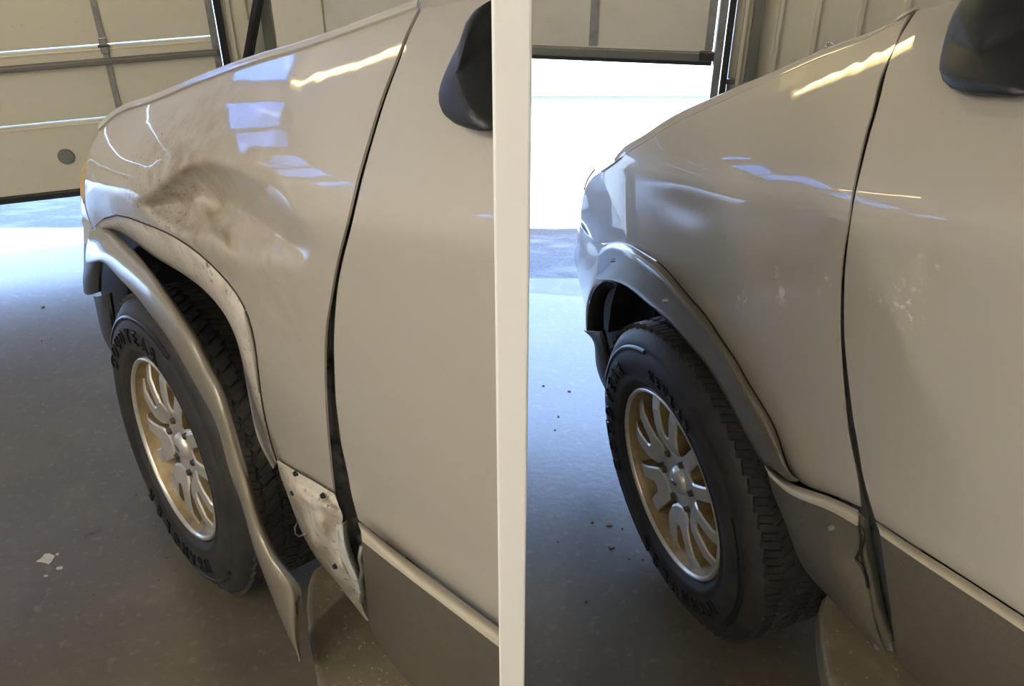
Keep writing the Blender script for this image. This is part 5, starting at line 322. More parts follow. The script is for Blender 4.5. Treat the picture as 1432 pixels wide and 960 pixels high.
    'R_fender': [[[4315,-419,9825],[3993,-444,10135],[3656,-487,10404],[3361,-551,10643],[3126,-638,10857],[2920,-737,11055],[2719,-839,11242],[2505,-935,11419],[2272,-1022,11589],[2044,-1109,11751],[1837,-1201,11906],[1644,-1297,12055],[1455,-1392,12200],[1268,-1485,12339],[1082,-1576,12474],[904,-1668,12605],[737,-1762,12732],[579,-1858,12856],[427,-1954,12977],[280,-2051,13096],[133,-2145,13211],[-21,-2232,13323],[-181,-2314,13431],[-337,-2395,13537],[-477,-2483,13641],[-590,-2582,13746],[-674,-2697,13852],[-734,-2822,13958],[-779,-2956,14064],[-817,-3093,14170]],[[4475,-434,9712],[4101,-432,10036],[3735,-459,10316],[3419,-513,10562],[3161,-586,10780],[2933,-670,10978],[2712,-758,11164],[2480,-840,11338],[2233,-913,11504],[1991,-986,11662],[1771,-1065,11813],[1565,-1147,11959],[1365,-1228,12098],[1167,-1307,12232],[971,-1385,12361],[784,-1463,12486],[607,-1544,12608],[440,-1626,12726],[279,-1709,12841],[123,-1792,12954],[-31,-1873,13063],[-191,-1948,13168],[-356,-2017,13269],[-517,-2085,13367],[-664,-2160,13466],[-785,-2250,13567],[-877,-2354,13670],[-947,-2470,13773],[-1003,-2591,13876],[-1051,-2716,13979]],[[4656,-457,9589],[4216,-425,9932],[3809,-434,10227],[3464,-474,10483],[3175,-532,10705],[2918,-601,10905],[2672,-674,11092],[2417,-740,11265],[2150,-799,11427],[1891,-857,11582],[1654,-922,11730],[1431,-990,11871],[1215,-1057,12005],[1003,-1122,12134],[794,-1186,12259],[595,-1250,12378],[406,-1317,12494],[227,-1385,12606],[54,-1454,12716],[-113,-1524,12822],[-277,-1591,12925],[-445,-1653,13023],[-617,-1708,13117],[-786,-1763,13209],[-942,-1825,13303],[-1074,-1903,13400],[-1178,-1996,13501],[-1261,-2100,13601],[-1330,-2209,13701],[-1393,-2320,13800]],[[4866,-494,9453],[4355,-427,9818],[3906,-416,10129],[3532,-442,10397],[3214,-486,10623],[2932,-540,10825],[2662,-598,11011],[2388,-651,11182],[2105,-695,11341],[1831,-741,11492],[1579,-793,11636],[1343,-848,11774],[1114,-901,11903],[890,-953,12027],[670,-1005,12146],[460,-1057,12261],[262,-1110,12370],[73,-1166,12477],[-109,-1223,12581],[-285,-1280,12682],[-458,-1335,12779],[-632,-1385,12871],[-810,-1428,12958],[-986,-1470,13044],[-1150,-1520,13132],[-1290,-1588,13227],[-1404,-1672,13326],[-1498,-1765,13425],[-1579,-1863,13522],[-1653,-1962,13618]],[[5107,-543,9303],[4515,-440,9694],[4012,-404,10028],[3601,-414,10309],[3250,-442,10541],[2938,-481,10745],[2642,-525,10933],[2346,-563,11102],[2045,-595,11258],[1754,-627,11405],[1485,-667,11547],[1233,-709,11680],[990,-749,11805],[753,-788,11924],[521,-828,12038],[300,-868,12147],[91,-909,12251],[-109,-953,12352],[-302,-998,12451],[-488,-1043,12547],[-671,-1086,12638],[-853,-1123,12724],[-1039,-1154,12805],[-1222,-1184,12885],[-1394,-1223,12969],[-1544,-1280,13060],[-1669,-1355,13158],[-1776,-1437,13256],[-1870,-1523,13351],[-1957,-1610,13444]],[[5369,-600,9144],[4697,-464,9560],[4124,-398,9921],[3666,-389,10220],[3276,-400,10460],[2930,-423,10668],[2604,-453,10857],[2282,-477,11026],[1959,-495,11179],[1649,-515,11323],[1362,-542,11461],[1091,-572,11591],[832,-600,11711],[581,-628,11825],[335,-656,11935],[101,-684,12039],[-120,-714,12137],[-331,-746,12233],[-535,-780,12326],[-734,-813,12417],[-928,-844,12504],[-1120,-869,12584],[-1314,-888,12659],[-1505,-907,12733],[-1687,-934,12812],[-1848,-981,12901],[-1986,-1046,12998],[-2107,-1117,13095],[-2216,-1191,13189],[-2317,-1266,13281]],[[5646,-663,8975],[4909,-503,9409],[4255,-401,9804],[3746,-370,10123],[3317,-364,10371],[2939,-372,10583],[2584,-388,10774],[2240,-399,10941],[1899,-405,11091],[1572,-414,11231],[1268,-430,11366],[982,-448,11492],[710,-465,11607],[446,-482,11717],[189,-500,11821],[-55,-519,11920],[-286,-538,12012],[-507,-560,12102],[-722,-583,12191],[-931,-606,12277],[-1135,-627,12358],[-1334,-642,12433],[-1534,-650,12501],[-1732,-659,12569],[-1921,-677,12644],[-2093,-715,12732],[-2244,-769,12829],[-2378,-831,12926],[-2500,-894,13020],[-2614,-958,13110]],[[5927,-731,8798],[5128,-548,9248],[4394,-411,9678],[3826,-355,10021],[3357,-332,10279],[2946,-325,10494],[2564,-327,10687],[2198,-326,10852],[1840,-321,10998],[1499,-320,11135],[1180,-326,11266],[881,-334,11388],[597,-342,11498],[322,-350,11601],[56,-359,11701],[-197,-369,11793],[-437,-380,11880],[-667,-392,11964],[-891,-406,12047],[-1109,-420,12129],[-1320,-432,12205],[-1524,-438,12273],[-1728,-439,12335],[-1931,-439,12396],[-2128,-449,12467],[-2310,-477,12554],[-2474,-522,12652],[-2622,-574,12751],[-2757,-626,12845],[-2884,-679,12935]],[[6197,-801,8613],[5330,-593,9082],[4535,-432,9538],[3895,-343,9914],[3384,-302,10182],[2941,-280,10402],[2532,-270,10597],[2146,-257,10760],[1773,-244,10902],[1419,-234,11034],[1087,-231,11161],[775,-231,11278],[481,-230,11382],[198,-230,11479],[-77,-233,11573],[-337,-236,11659],[-582,-239,11739],[-820,-244,11818],[-1052,-251,11895],[-1277,-257,11971],[-1493,-263,12041],[-1700,-264,12101],[-1904,-261,12154],[-2109,-256,12208],[-2313,-257,12275],[-2508,-275,12363],[-2688,-309,12465],[-2851,-349,12567],[-3000,-391,12663],[-3141,-433,12754]],[[6448,-870,8424],[5511,-635,8915],[4671,-458,9390],[3963,-339,9796],[3405,-277,10078],[2931,-241,10303],[2496,-219,10500],[2093,-197,10660],[1709,-176,10796],[1345,-159,10923],[1002,-149,11045],[681,-142,11157],[380,-135,11254],[91,-130,11344],[-189,-127,11431],[-453,-125,11510],[-703,-124,11582],[-946,-123,11654],[-1182,-124,11725],[-1412,-125,11795],[-1630,-127,11857],[-1835,-128,11907],[-2034,-125,11948],[-2235,-120,11991],[-2443,-117,12053],[-2655,-122,12145],[-2855,-141,12255],[-3035,-168,12362],[-3200,-198,12462],[-3356,-229,12556]],[[6677,-936,8234],[5669,-674,8747],[4783,-482,9242],[4034,-347,9668],[3426,-263,9966],[2920,-212,10195],[2461,-178,10395],[2044,-149,10551],[1652,-123,10680],[1282,-101,10799],[930,-86,10916],[601,-73,11022],[295,-62,11112],[3,-54,11194],[-279,-48,11273],[-545,-44,11342],[-796,-40,11406],[-1040,-37,11469],[-1279,-35,11532],[-1511,-35,11594],[-1728,-36,11646],[-1927,-38,11684],[-2117,-41,11711],[-2309,-42,11739],[-2515,-39,11792],[-2742,-34,11888],[-2967,-35,12009],[-3171,-45,12127],[-3356,-61,12234],[-3528,-79,12334]],[[6884,-1000,8045],[5802,-710,8583],[4872,-501,9098],[4092,-358,9537],[3453,-262,9842],[2914,-196,10078],[2432,-152,10280],[2004,-118,10430],[1611,-91,10550],[1239,-69,10659],[883,-51,10768],[549,-36,10867],[240,-23,10947],[-54,-12,11020],[-337,-6,11090],[-601,-2,11149],[-850,0,11200],[-1091,2,11253],[-1329,2,11305],[-1559,1,11356],[-1773,-2,11397],[-1965,-9,11421],[-2147,-16,11433],[-2332,-22,11446],[-2535,-23,11489],[-2767,-17,11583],[-3010,-8,11712],[-3238,-2,11842],[-3447,-1,11960],[-3640,-3,12069]],[[7069,-1060,7860],[5917,-742,8422],[4947,-519,8956],[4141,-367,9407],[3485,-266,9713],[2932,-197,9946],[2433,-146,10147],[2000,-110,10289],[1612,-86,10395],[1248,-69,10489],[896,-55,10586],[562,-41,10674],[253,-27,10744],[-44,-15,10808],[-332,-5,10870],[-599,2,10921],[-850,6,10963],[-1094,10,11006],[-1334,13,11051],[-1568,14,11094],[-1785,13,11127],[-1980,10,11142],[-2164,7,11144],[-2349,3,11147],[-2550,-1,11179],[-2776,-4,11265],[-3017,-2,11389],[-3248,-1,11518],[-3462,0,11636],[-3664,0,11747]],[[7233,-1115,7682],[6011,-770,8267],[5003,-533,8819],[4172,-374,9282],[3500,-270,9588],[2938,-198,9817],[2432,-146,10011],[2000,-112,10142],[1615,-90,10234],[1257,-78,10315],[910,-67,10398],[577,-55,10475],[265,-39,10536],[-39,-21,10593],[-335,-6,10649],[-609,5,10693],[-863,14,10727],[-1111,20,10762],[-1355,26,10798],[-1590,28,10833],[-1808,28,10855],[-2000,25,10859],[-2180,20,10847],[-2361,14,10835],[-2560,7,10856],[-2788,2,10937],[-3031,0,11061],[-3267,0,11189],[-3486,-1,11307],[-3695,-1,11418]],[[7374,-1165,7511],[6082,-793,8121],[5036,-544,8691],[4181,-378,9165],[3494,-270,9471],[2921,-197,9695],[2408,-144,9883],[1972,-110,10005],[1586,-88,10086],[1226,-75,10157],[875,-63,10231],[539,-49,10299],[224,-31,10351],[-81,-14,10397],[-376,1,10443],[-647,11,10474],[-899,17,10495],[-1144,21,10517],[-1384,23,10540],[-1616,23,10562],[-1830,19,10571],[-2019,13,10560],[-2189,2,10530],[-2350,-21,10492],[-2541,-36,10496],[-2785,-32,10582],[-3048,-24,10716],[-3301,-16,10854],[-3534,-10,10978],[-3753,-6,11092]],[[7495,-1210,7348],[6133,-811,7982],[5051,-551,8569],[4174,-379,9054],[3472,-269,9360],[2890,-194,9578],[2369,-140,9760],[1928,-104,9874],[1536,-80,9947],[1168,-62,10011],[809,-47,10079],[469,-31,10139],[157,-15,10177],[-140,-2,10208],[-427,6,10238],[-691,10,10253],[-936,11,10258],[-1175,11,10265],[-1412,10,10275],[-1643,6,10284],[-1848,-6,10275],[-2014,-29,10236],[-2192,-34,10197],[-2406,-12,10185],[-2630,2,10204],[-2879,6,10288],[-3140,7,10417],[-3389,6,10549],[-3620,3,10667],[-3839,2,10777]],[[7596,-1250,7192],[6166,-826,7850],[5051,-555,8454],[4152,-378,8949],[3437,-266,9254],[2845,-190,9467],[2316,-135,9643],[1869,-98,9748],[1472,-71,9813],[1097,-49,9870],[732,-31,9931],[392,-17,9979],[86,-6,10003],[-203,1,10017],[-484,4,10032],[-743,5,10033],[-986,4,10024],[-1223,1,10018],[-1450,-9,10009],[-1663,-28,9993],[-1882,-30,9982],[-2101,-10,9969],[-2296,2,9931],[-2488,7,9890],[-2707,13,9895],[-2963,21,9978],[-3232,23,10110],[-3484,17,10241],[-3716,10,10355],[-3937,5,10462]],[[7681,-1286,7042],[6184,-837,7724],[5037,-556,8344],[4118,-375,8849],[3390,-261,9152],[2790,-185,9359],[2253,-130,9530],[1801,-92,9627],[1399,-63,9683],[1022,-41,9729],[655,-24,9780],[317,-11,9817],[15,-4,9826],[-271,0,9827],[-551,1,9829],[-810,0,9817],[-1046,-5,9792],[-1267,-22,9761],[-1496,-32,9742],[-1754,-17,9747],[-1993,-3,9739],[-2192,2,9699],[-2377,6,9641],[-2570,11,9587],[-2790,19,9583],[-3052,26,9664],[-3327,28,9798],[-3584,21,9929],[-3820,11,10042],[-4046,5,10148]],[[7752,-1318,6897],[6189,-845,7604],[5011,-556,8238],[4073,-371,8753],[3333,-256,9055],[2724,-180,9257],[2180,-124,9422],[1724,-86,9509],[1321,-58,9554],[942,-37,9590],[575,-21,9631],[236,-10,9656],[-65,-4,9652],[-351,-1,9641],[-629,-2,9630],[-880,-11,9601],[-1101,-29,9552],[-1332,-39,9515],[-1600,-20,9512],[-1861,-4,9508],[-2088,-1,9479],[-2285,2,9425],[-2468,5,9352],[-2656,7,9281],[-2872,9,9261],[-3133,11,9335],[-3414,11,9470],[-3683,8,9608],[-3931,4,9727],[-4168,1,9837]],[[7811,-1347,6757],[6183,-851,7487],[4977,-553,8137],[4020,-365,8661],[3268,-250,8961],[2651,-174,9157],[2101,-118,9316],[1641,-81,9394],[1237,-54,9428],[858,-34,9452],[489,-19,9483],[150,-10,9497],[-151,-5,9481],[-436,-5,9456],[-706,-13,9428],[-942,-34,9376],[-1166,-51,9314],[-1448,-24,9303],[-1715,-7,9287],[-1960,-5,9259],[-2186,-3,9218],[-2381,-2,9149],[-2560,-3,9057],[-2742,-6,8967],[-2956,-9,8934],[-3221,-8,9004],[-3512,-6,9144],[-3793,-4,9290],[-4053,-3,9415],[-4299,-2,9529]],[[7860,-1373,6621],[6171,-855,7374],[4937,-550,8038],[3963,-359,8571],[3200,-244,8869],[2576,-168,9059],[2019,-113,9211],[1556,-77,9280],[1152,-51,9302],[772,-33,9315],[402,-19,9335],[61,-10,9338],[-238,-8,9309],[-516,-14,9267],[-773,-35,9216],[-1007,-58,9148],[-1298,-25,9125],[-1564,-10,9090],[-1812,-10,9047],[-2058,-9,9007],[-2284,-9,8953],[-2476,-11,8867],[-2650,-16,8757],[-2831,-20,8650],[-3048,-23,8607],[-3319,-21,8676],[-3620,-16,8821],[-3911,-13,8973],[-4179,-10,9102],[-4433,-7,9219]],[[7902,-1397,6487],[6153,-857,7262],[4892,-546,7940],[3902,-353,8482],[3129,-237,8778],[2497,-163,8962],[1934,-108,9108],[1469,-73,9166],[1064,-49,9177],[684,-31,9179],[312,-19,9188],[-29,-13,9179],[-324,-15,9135],[-590,-31,9071],[-841,-57,9003],[-1149,-27,8977],[-1414,-14,8922],[-1662,-15,8859],[-1910,-16,8804],[-2157,-17,8752],[-2382,-19,8684],[-2572,-23,8582],[-2746,-28,8456],[-2927,-33,8334],[-3146,-35,8279],[-3424,-33,8347],[-3733,-27,8498],[-4033,-22,8654],[-4309,-18,8787],[-4569,-14,8906]],[[7940,-1420,6354],[6126,-858,7156],[4837,-540,7849],[3829,-345,8400],[3045,-230,8695],[2405,-156,8874],[1835,-103,9013],[1367,-69,9062],[960,-46,9062],[578,-30,9053],[205,-20,9052],[-135,-17,9031],[-425,-25,8969],[-680,-52,8884],[-1000,-30,8855],[-1285,-18,8801],[-1534,-19,8720],[-1782,-22,8645],[-2033,-23,8578],[-2281,-26,8514],[-2507,-29,8433],[-2698,-34,8318],[-2871,-40,8176],[-3052,-46,8038],[-3274,-49,7973],[-3558,-46,8039],[-3876,-39,8195],[-4184,-32,8358],[-4467,-27,8494],[-4734,-23,8615]],[[7977,-1443,6221],[6094,-858,7051],[4777,-534,7760],[3751,-337,8321],[2955,-222,8614],[2307,-149,8789],[1730,-97,8923],[1258,-64,8962],[849,-44,8951],[465,-29,8932],[91,-22,8920],[-249,-22,8888],[-524,-44,8801],[-834,-33,8744],[-1143,-21,8696],[-1413,-23,8617],[-1663,-26,8523],[-1913,-29,8437],[-2166,-32,8359],[-2416,-35,8284],[-2645,-39,8192],[-2836,-45,8062],[-3009,-53,7904],[-3191,-61,7750],[-3415,-65,7674],[-3705,-61,7739],[-4031,-53,7901],[-4347,-45,8070],[-4638,-38,8210],[-4911,-33,8334]],[[8013,-1467,6088],[6065,-858,6944],[4721,-528,7668],[3679,-330,8239],[2872,-215,8531],[2216,-143,8699],[1633,-92,8827],[1158,-61,8857],[747,-42,8835],[364,-31,8804],[-13,-24,8782],[-342,-35,8729],[-649,-37,8653],[-962,-25,8587],[-1256,-26,8513],[-1527,-30,8422],[-1778,-34,8316],[-2030,-38,8217],[-2284,-42,8127],[-2537,-46,8040],[-2767,-51,7935],[-2959,-59,7789],[-3131,-68,7613],[-3312,-79,7442],[-3538,-84,7353],[-3834,-80,7418],[-4169,-70,7586],[-4493,-60,7761],[-4791,-53,7906],[-5071,-46,8034]],[[8052,-1492,5952],[6039,-860,6835],[4670,-524,7574],[3613,-324,8153],[2796,-210,8443],[2132,-139,8606],[1544,-89,8727],[1066,-60,8747],[655,-42,8713],[271,-32,8670],[-103,-30,8635],[-441,-38,8575],[-765,-29,8499],[-1063,-30,8407],[-1357,-34,8321],[-1629,-38,8217],[-1881,-43,8097],[-2134,-49,7984],[-2390,-54,7881],[-2645,-59,7782],[-2876,-66,7663],[-3066,-75,7500],[-3237,-87,7304],[-3417,-100,7112],[-3645,-107,7011],[-3947,-103,7074],[-4291,-91,7249],[-4624,-79,7432],[-4929,-70,7582],[-5216,-63,7713]]],
    'R_hood': [[[4324,-422,9826],[3884,-465,10240],[3443,-540,10589],[3113,-659,10886],[2835,-799,11154],[2545,-935,11403],[2224,-1056,11636],[1921,-1179,11856],[1651,-1311,12064],[1390,-1441,12262],[1131,-1567,12450],[884,-1694,12632],[658,-1825,12806],[446,-1958,12974],[243,-2091,13137],[35,-2217,13294],[-187,-2330,13444],[-399,-2443,13590],[-571,-2574,13734],[-687,-2731,13880],[-764,-2908,14026],[-821,-3095,14173]],[[4405,-446,9858],[4055,-518,10254],[3601,-597,10607],[3277,-723,10905],[3007,-871,11174],[2719,-1013,11425],[2392,-1137,11662],[2078,-1259,11885],[1796,-1390,12095],[1528,-1522,12296],[1255,-1645,12487],[999,-1770,12671],[769,-1903,12848],[552,-2038,13018],[345,-2172,13183],[129,-2296,13342],[-107,-2404,13493],[-334,-2511,13639],[-523,-2635,13783],[-665,-2780,13928],[-773,-2942,14072],[-863,-3112,14217]],[[4495,-473,9851],[4245,-577,10226],[3778,-661,10585],[3459,-795,10884],[3198,-952,11154],[2911,-1100,11408],[2580,-1227,11648],[2252,-1349,11875],[1958,-1479,12089],[1681,-1611,12292],[1392,-1731,12486],[1125,-1855,12672],[892,-1991,12852],[671,-2126,13025],[460,-2262,13192],[234,-2385,13352],[-18,-2487,13504],[-262,-2587,13650],[-471,-2702,13794],[-640,-2835,13938],[-782,-2980,14082],[-910,-3130,14223]],[[4934,-713,9551],[4681,-821,9926],[4210,-912,10285],[3888,-1052,10584],[3623,-1215,10854],[3332,-1370,11108],[2997,-1502,11348],[2665,-1630,11575],[2367,-1767,11789],[2086,-1905,11992],[1792,-2031,12186],[1521,-2161,12372],[1284,-2301,12552],[1058,-2442,12725],[843,-2583,12892],[613,-2711,13052],[357,-2818,13204],[108,-2924,13350],[-105,-3043,13494],[-278,-3181,13638],[-424,-3330,13782],[-556,-3484,13923]],[[5548,-1049,9001],[5292,-1164,9376],[4815,-1264,9735],[4488,-1413,10034],[4218,-1583,10304],[3922,-1747,10558],[3581,-1888,10798],[3243,-2025,11025],[2939,-2170,11239],[2652,-2316,11442],[2353,-2450,11636],[2076,-2588,11822],[1833,-2736,12002],[1601,-2885,12175],[1380,-3033,12342],[1143,-3167,12502],[881,-3282,12654],[626,-3394,12800],[407,-3521,12944],[228,-3664,13088],[76,-3819,13232],[-61,-3979,13373]],[[6425,-1529,7951],[6164,-1653,8326],[5680,-1766,8685],[5345,-1927,8984],[5068,-2110,9254],[4765,-2285,9508],[4415,-2439,9748],[4069,-2588,9975],[3757,-2745,10189],[3461,-2903,10392],[3153,-3049,10586],[2868,-3198,10772],[2616,-3357,10952],[2376,-3516,11125],[2146,-3675,11292],[1901,-3820,11452],[1630,-3945,11604],[1366,-4067,11750],[1138,-4203,11894],[951,-4355,12038],[791,-4519,12182],[645,-4686,12323]]],
    'R_flare': [[[5513,-735,6016],[4691,-554,6497],[4015,-435,6852],[3461,-360,7081],[3010,-317,7207],[2647,-301,7259],[2334,-305,7276],[2039,-320,7290],[1690,-296,7348],[1363,-274,7389],[1062,-258,7406],[791,-248,7400],[546,-248,7374],[308,-250,7346],[67,-251,7329],[-170,-250,7310],[-390,-250,7275],[-590,-250,7218],[-777,-250,7150],[-961,-250,7081],[-1140,-250,7010],[-1315,-250,6936],[-1485,-250,6860],[-1652,-250,6783],[-1818,-250,6709],[-1983,-250,6636],[-2151,-250,6565],[-2322,-250,6498],[-2506,-250,6458],[-2711,-251,6475],[-2935,-251,6536],[-3228,-188,6657],[-3490,-146,6764],[-3672,-170,6907]],[[5264,-603,6196],[4370,-378,6728],[3620,-213,7135],[2994,-91,7415],[2476,-3,7593],[2047,57,7696],[1672,99,7764],[1318,129,7828],[984,152,7884],[671,173,7923],[385,190,7939],[126,199,7933],[-108,199,7909],[-335,197,7882],[-565,196,7865],[-791,197,7846],[-1000,197,7812],[-1191,197,7758],[-1370,197,7694],[-1545,197,7628],[-1717,197,7560],[-1883,197,7489],[-2046,197,7417],[-2206,197,7344],[-2364,197,7273],[-2522,197,7203],[-2682,197,7136],[-2845,197,7071],[-3019,197,7032],[-3213,196,7046],[-3424,196,7100],[-3641,199,7141],[-3831,181,7170],[-3947,99,7233]],[[5255,-601,6392],[4384,-374,6948],[3583,-182,7403],[2905,-36,7720],[2353,66,7918],[1896,138,8040],[1494,190,8128],[1122,228,8204],[797,248,8247],[497,264,8268],[220,277,8272],[-35,284,8258],[-271,284,8234],[-501,283,8208],[-730,282,8186],[-952,282,8159],[-1158,283,8118],[-1350,283,8063],[-1534,282,8002],[-1712,282,7938],[-1885,282,7870],[-2052,283,7798],[-2216,283,7726],[-2379,283,7655],[-2541,282,7586],[-2701,282,7519],[-2862,282,7451],[-3022,283,7383],[-3185,283,7328],[-3360,282,7309],[-3548,282,7318],[-3725,268,7300],[-3888,238,7284],[-4006,160,7315]],[[5287,-624,6657],[4466,-401,7242],[3601,-176,7757],[2856,-3,8117],[2265,114,8338],[1778,195,8476],[1347,254,8584],[957,298,8667],[644,311,8691],[360,320,8689],[95,327,8673],[-155,331,8649],[-397,331,8623],[-634,330,8598],[-864,330,8570],[-1080,330,8530],[-1284,330,8479],[-1480,330,8422],[-1671,330,8364],[-1856,330,8303],[-2032,330,8234],[-2202,330,8160],[-2370,330,8087],[-2538,330,8018],[-2706,330,7952],[-2872,330,7886],[-3036,330,7818],[-3191,330,7743],[-3340,330,7666],[-3490,330,7600],[-3644,330,7543],[-3775,301,7452],[-3912,265,7384],[-4045,202,7381]],[[5343,-657,6801],[4563,-443,7396],[3668,-204,7942],[2891,-19,8322],[2284,100,8548],[1787,181,8691],[1347,237,8803],[955,278,8884],[647,288,8896],[371,293,8880],[112,296,8852],[-138,297,8821],[-384,297,8795],[-627,297,8770],[-859,297,8737],[-1074,297,8689],[-1278,297,8632],[-1477,297,8574],[-1675,297,8518],[-1865,297,8457],[-2044,297,8387],[-2216,297,8311],[-2388,297,8237],[-2561,297,8169],[-2733,297,8103],[-2905,297,8038],[-3071,297,7970],[-3225,297,7890],[-3366,297,7799],[-3502,297,7705],[-3637,297,7608],[-3749,268,7481],[-3879,235,7391],[-4031,191,7376]],[[5428,-704,6838],[4686,-504,7429],[3791,-268,7980],[3013,-87,8360],[2413,23,8579],[1924,94,8713],[1493,139,8818],[1112,169,8888],[803,176,8895],[528,179,8871],[270,180,8837],[18,181,8802],[-234,181,8775],[-483,180,8750],[-718,180,8715],[-935,180,8662],[-1140,181,8601],[-1344,181,8541],[-1547,180,8486],[-1742,180,8425],[-1925,180,8353],[-2100,181,8275],[-2276,181,8200],[-2453,181,8131],[-2629,180,8066],[-2805,180,8000],[-2974,180,7930],[-3129,181,7848],[-3269,181,7749],[-3399,180,7639],[-3526,180,7521],[-3644,165,7391],[-3786,147,7305],[-3963,125,7302]],[[5558,-774,6815],[4864,-597,7390],[3992,-376,7931],[3233,-213,8298],[2657,-121,8500],[2193,-71,8615],[1784,-46,8701],[1428,-38,8751],[1114,-31,8754],[836,-30,8725],[574,-30,8687],[317,-30,8650],[58,-30,8621],[-199,-30,8596],[-440,-30,8558],[-661,-30,8502],[-871,-30,8437],[-1080,-30,8376],[-1290,-30,8319],[-1491,-30,8258],[-1679,-30,8183],[-1859,-30,8103],[-2039,-30,8027],[-2221,-30,7956],[-2404,-30,7889],[-2584,-30,7823],[-2758,-30,7751],[-2917,-30,7665],[-3057,-30,7560],[-3185,-30,7439],[-3308,-30,7305],[-3451,-19,7193],[-3622,-9,7131],[-3836,2,7156]]],
    'R_screws': [[3181,0,7979],[372,300,8559],[-5199,300,7399]],
    'R_bumper': [[[8512,-1600,6401],[8406,-1555,6252],[8326,-1518,6090],[8297,-1498,5899],[8344,-1502,5665],[8459,-1528,5390],[8533,-1543,5136],[8436,-1507,4978],[8103,-1400,4961]],[[7396,-1150,6598],[7273,-1098,6507],[7163,-1052,6409],[7080,-1016,6296],[7036,-996,6159],[7028,-993,6001],[7021,-997,5841],[6977,-1001,5700],[6893,-1000,5583]],[[6018,-850,6929],[5959,-836,6866],[5895,-821,6806],[5821,-802,6751],[5736,-781,6704],[5656,-761,6654],[5603,-748,6589],[5585,-746,6502],[5587,-750,6404]],[[4916,-600,7394],[4881,-600,7351],[4847,-600,7308],[4812,-600,7265],[4777,-600,7222],[4742,-600,7179],[4707,-600,7136],[4672,-600,7093],[4637,-600,7050]]],
    'R_bump2': [[[8362,-1500,4926],[8173,-1471,4779],[7983,-1442,4633],[7787,-1413,4494],[7580,-1372,4362],[7379,-1324,4229],[7213,-1281,4075],[7089,-1248,3894],[6994,-1222,3693],[6913,-1200,3481]],[[6732,-1000,5802],[6569,-961,5667],[6489,-946,5483],[6484,-950,5252],[6484,-952,5016],[6476,-951,4783],[6461,-949,4553],[6439,-949,4323],[6414,-949,4093],[6386,-950,3863]],[[5536,-750,6684],[5447,-710,6494],[5470,-703,6240],[5634,-738,5904],[5867,-788,5524],[6094,-835,5142],[6243,-870,4793],[6298,-889,4489],[6288,-897,4217],[6246,-900,3960]],[[4853,-650,6724],[4847,-640,6502],[5130,-680,6179],[5610,-758,5768],[5941,-827,5374],[6122,-877,5020],[6217,-907,4712],[6257,-920,4440],[6258,-923,4193],[6241,-920,3958]]],
    'R_bump3': [[[4259,-550,6690],[4784,-634,6434],[5262,-707,6087],[5651,-774,5692],[5934,-838,5318],[6119,-888,4982],[6223,-916,4687],[6264,-927,4425],[6263,-926,4186],[6241,-920,3958]],[[4881,-900,6236],[5381,-1004,5894],[5743,-1076,5551],[5978,-1118,5235],[6126,-1140,4961],[6208,-1150,4718],[6245,-1155,4497],[6249,-1155,4290],[6231,-1153,4093],[6202,-1150,3901]],[[5609,-1400,5644],[6049,-1493,5305],[6283,-1511,5040],[6375,-1496,4821],[6435,-1494,4606],[6467,-1500,4399],[6471,-1504,4206],[6453,-1504,4025],[6420,-1503,3852],[6379,-1500,3683]]],
    'R_val': [[[7152,-1300,3312],[6731,-1300,3397],[6490,-1300,3319],[6396,-1300,3098],[6352,-1300,2824],[6265,-1300,2585],[6107,-1300,2413],[5900,-1300,2288],[5667,-1300,2189],[5423,-1300,2102]],[[6338,-950,3844],[5908,-911,3927],[5640,-889,3876],[5531,-887,3688],[5475,-897,3448],[5379,-910,3243],[5235,-927,3081],[5078,-947,2933],[4936,-972,2771],[4808,-1000,2597]],[[5508,-1000,4360],[5370,-1000,4236],[5248,-1000,4099],[5146,-1000,3947],[5053,-1000,3788],[4959,-1000,3630],[4861,-1000,3474],[4755,-1000,3325],[4641,-1000,3182],[4522,-1000,3043]],[[6264,-1500,3851],[6137,-1500,3700],[6018,-1500,3545],[5907,-1500,3382],[5801,-1500,3216],[5695,-1500,3050],[5589,-1500,2883],[5482,-1500,2717],[5376,-1500,2550],[5269,-1500,2384]]],
    'R_amber': [[[8000,-1741,8037],[8000,-1631,7952],[8000,-1537,7857],[8000,-1475,7739],[8000,-1441,7601],[8000,-1421,7452]],[[7700,-1654,8128],[7700,-1560,8034],[7700,-1477,7933],[7700,-1416,7817],[7700,-1371,7688],[7700,-1338,7551]]],
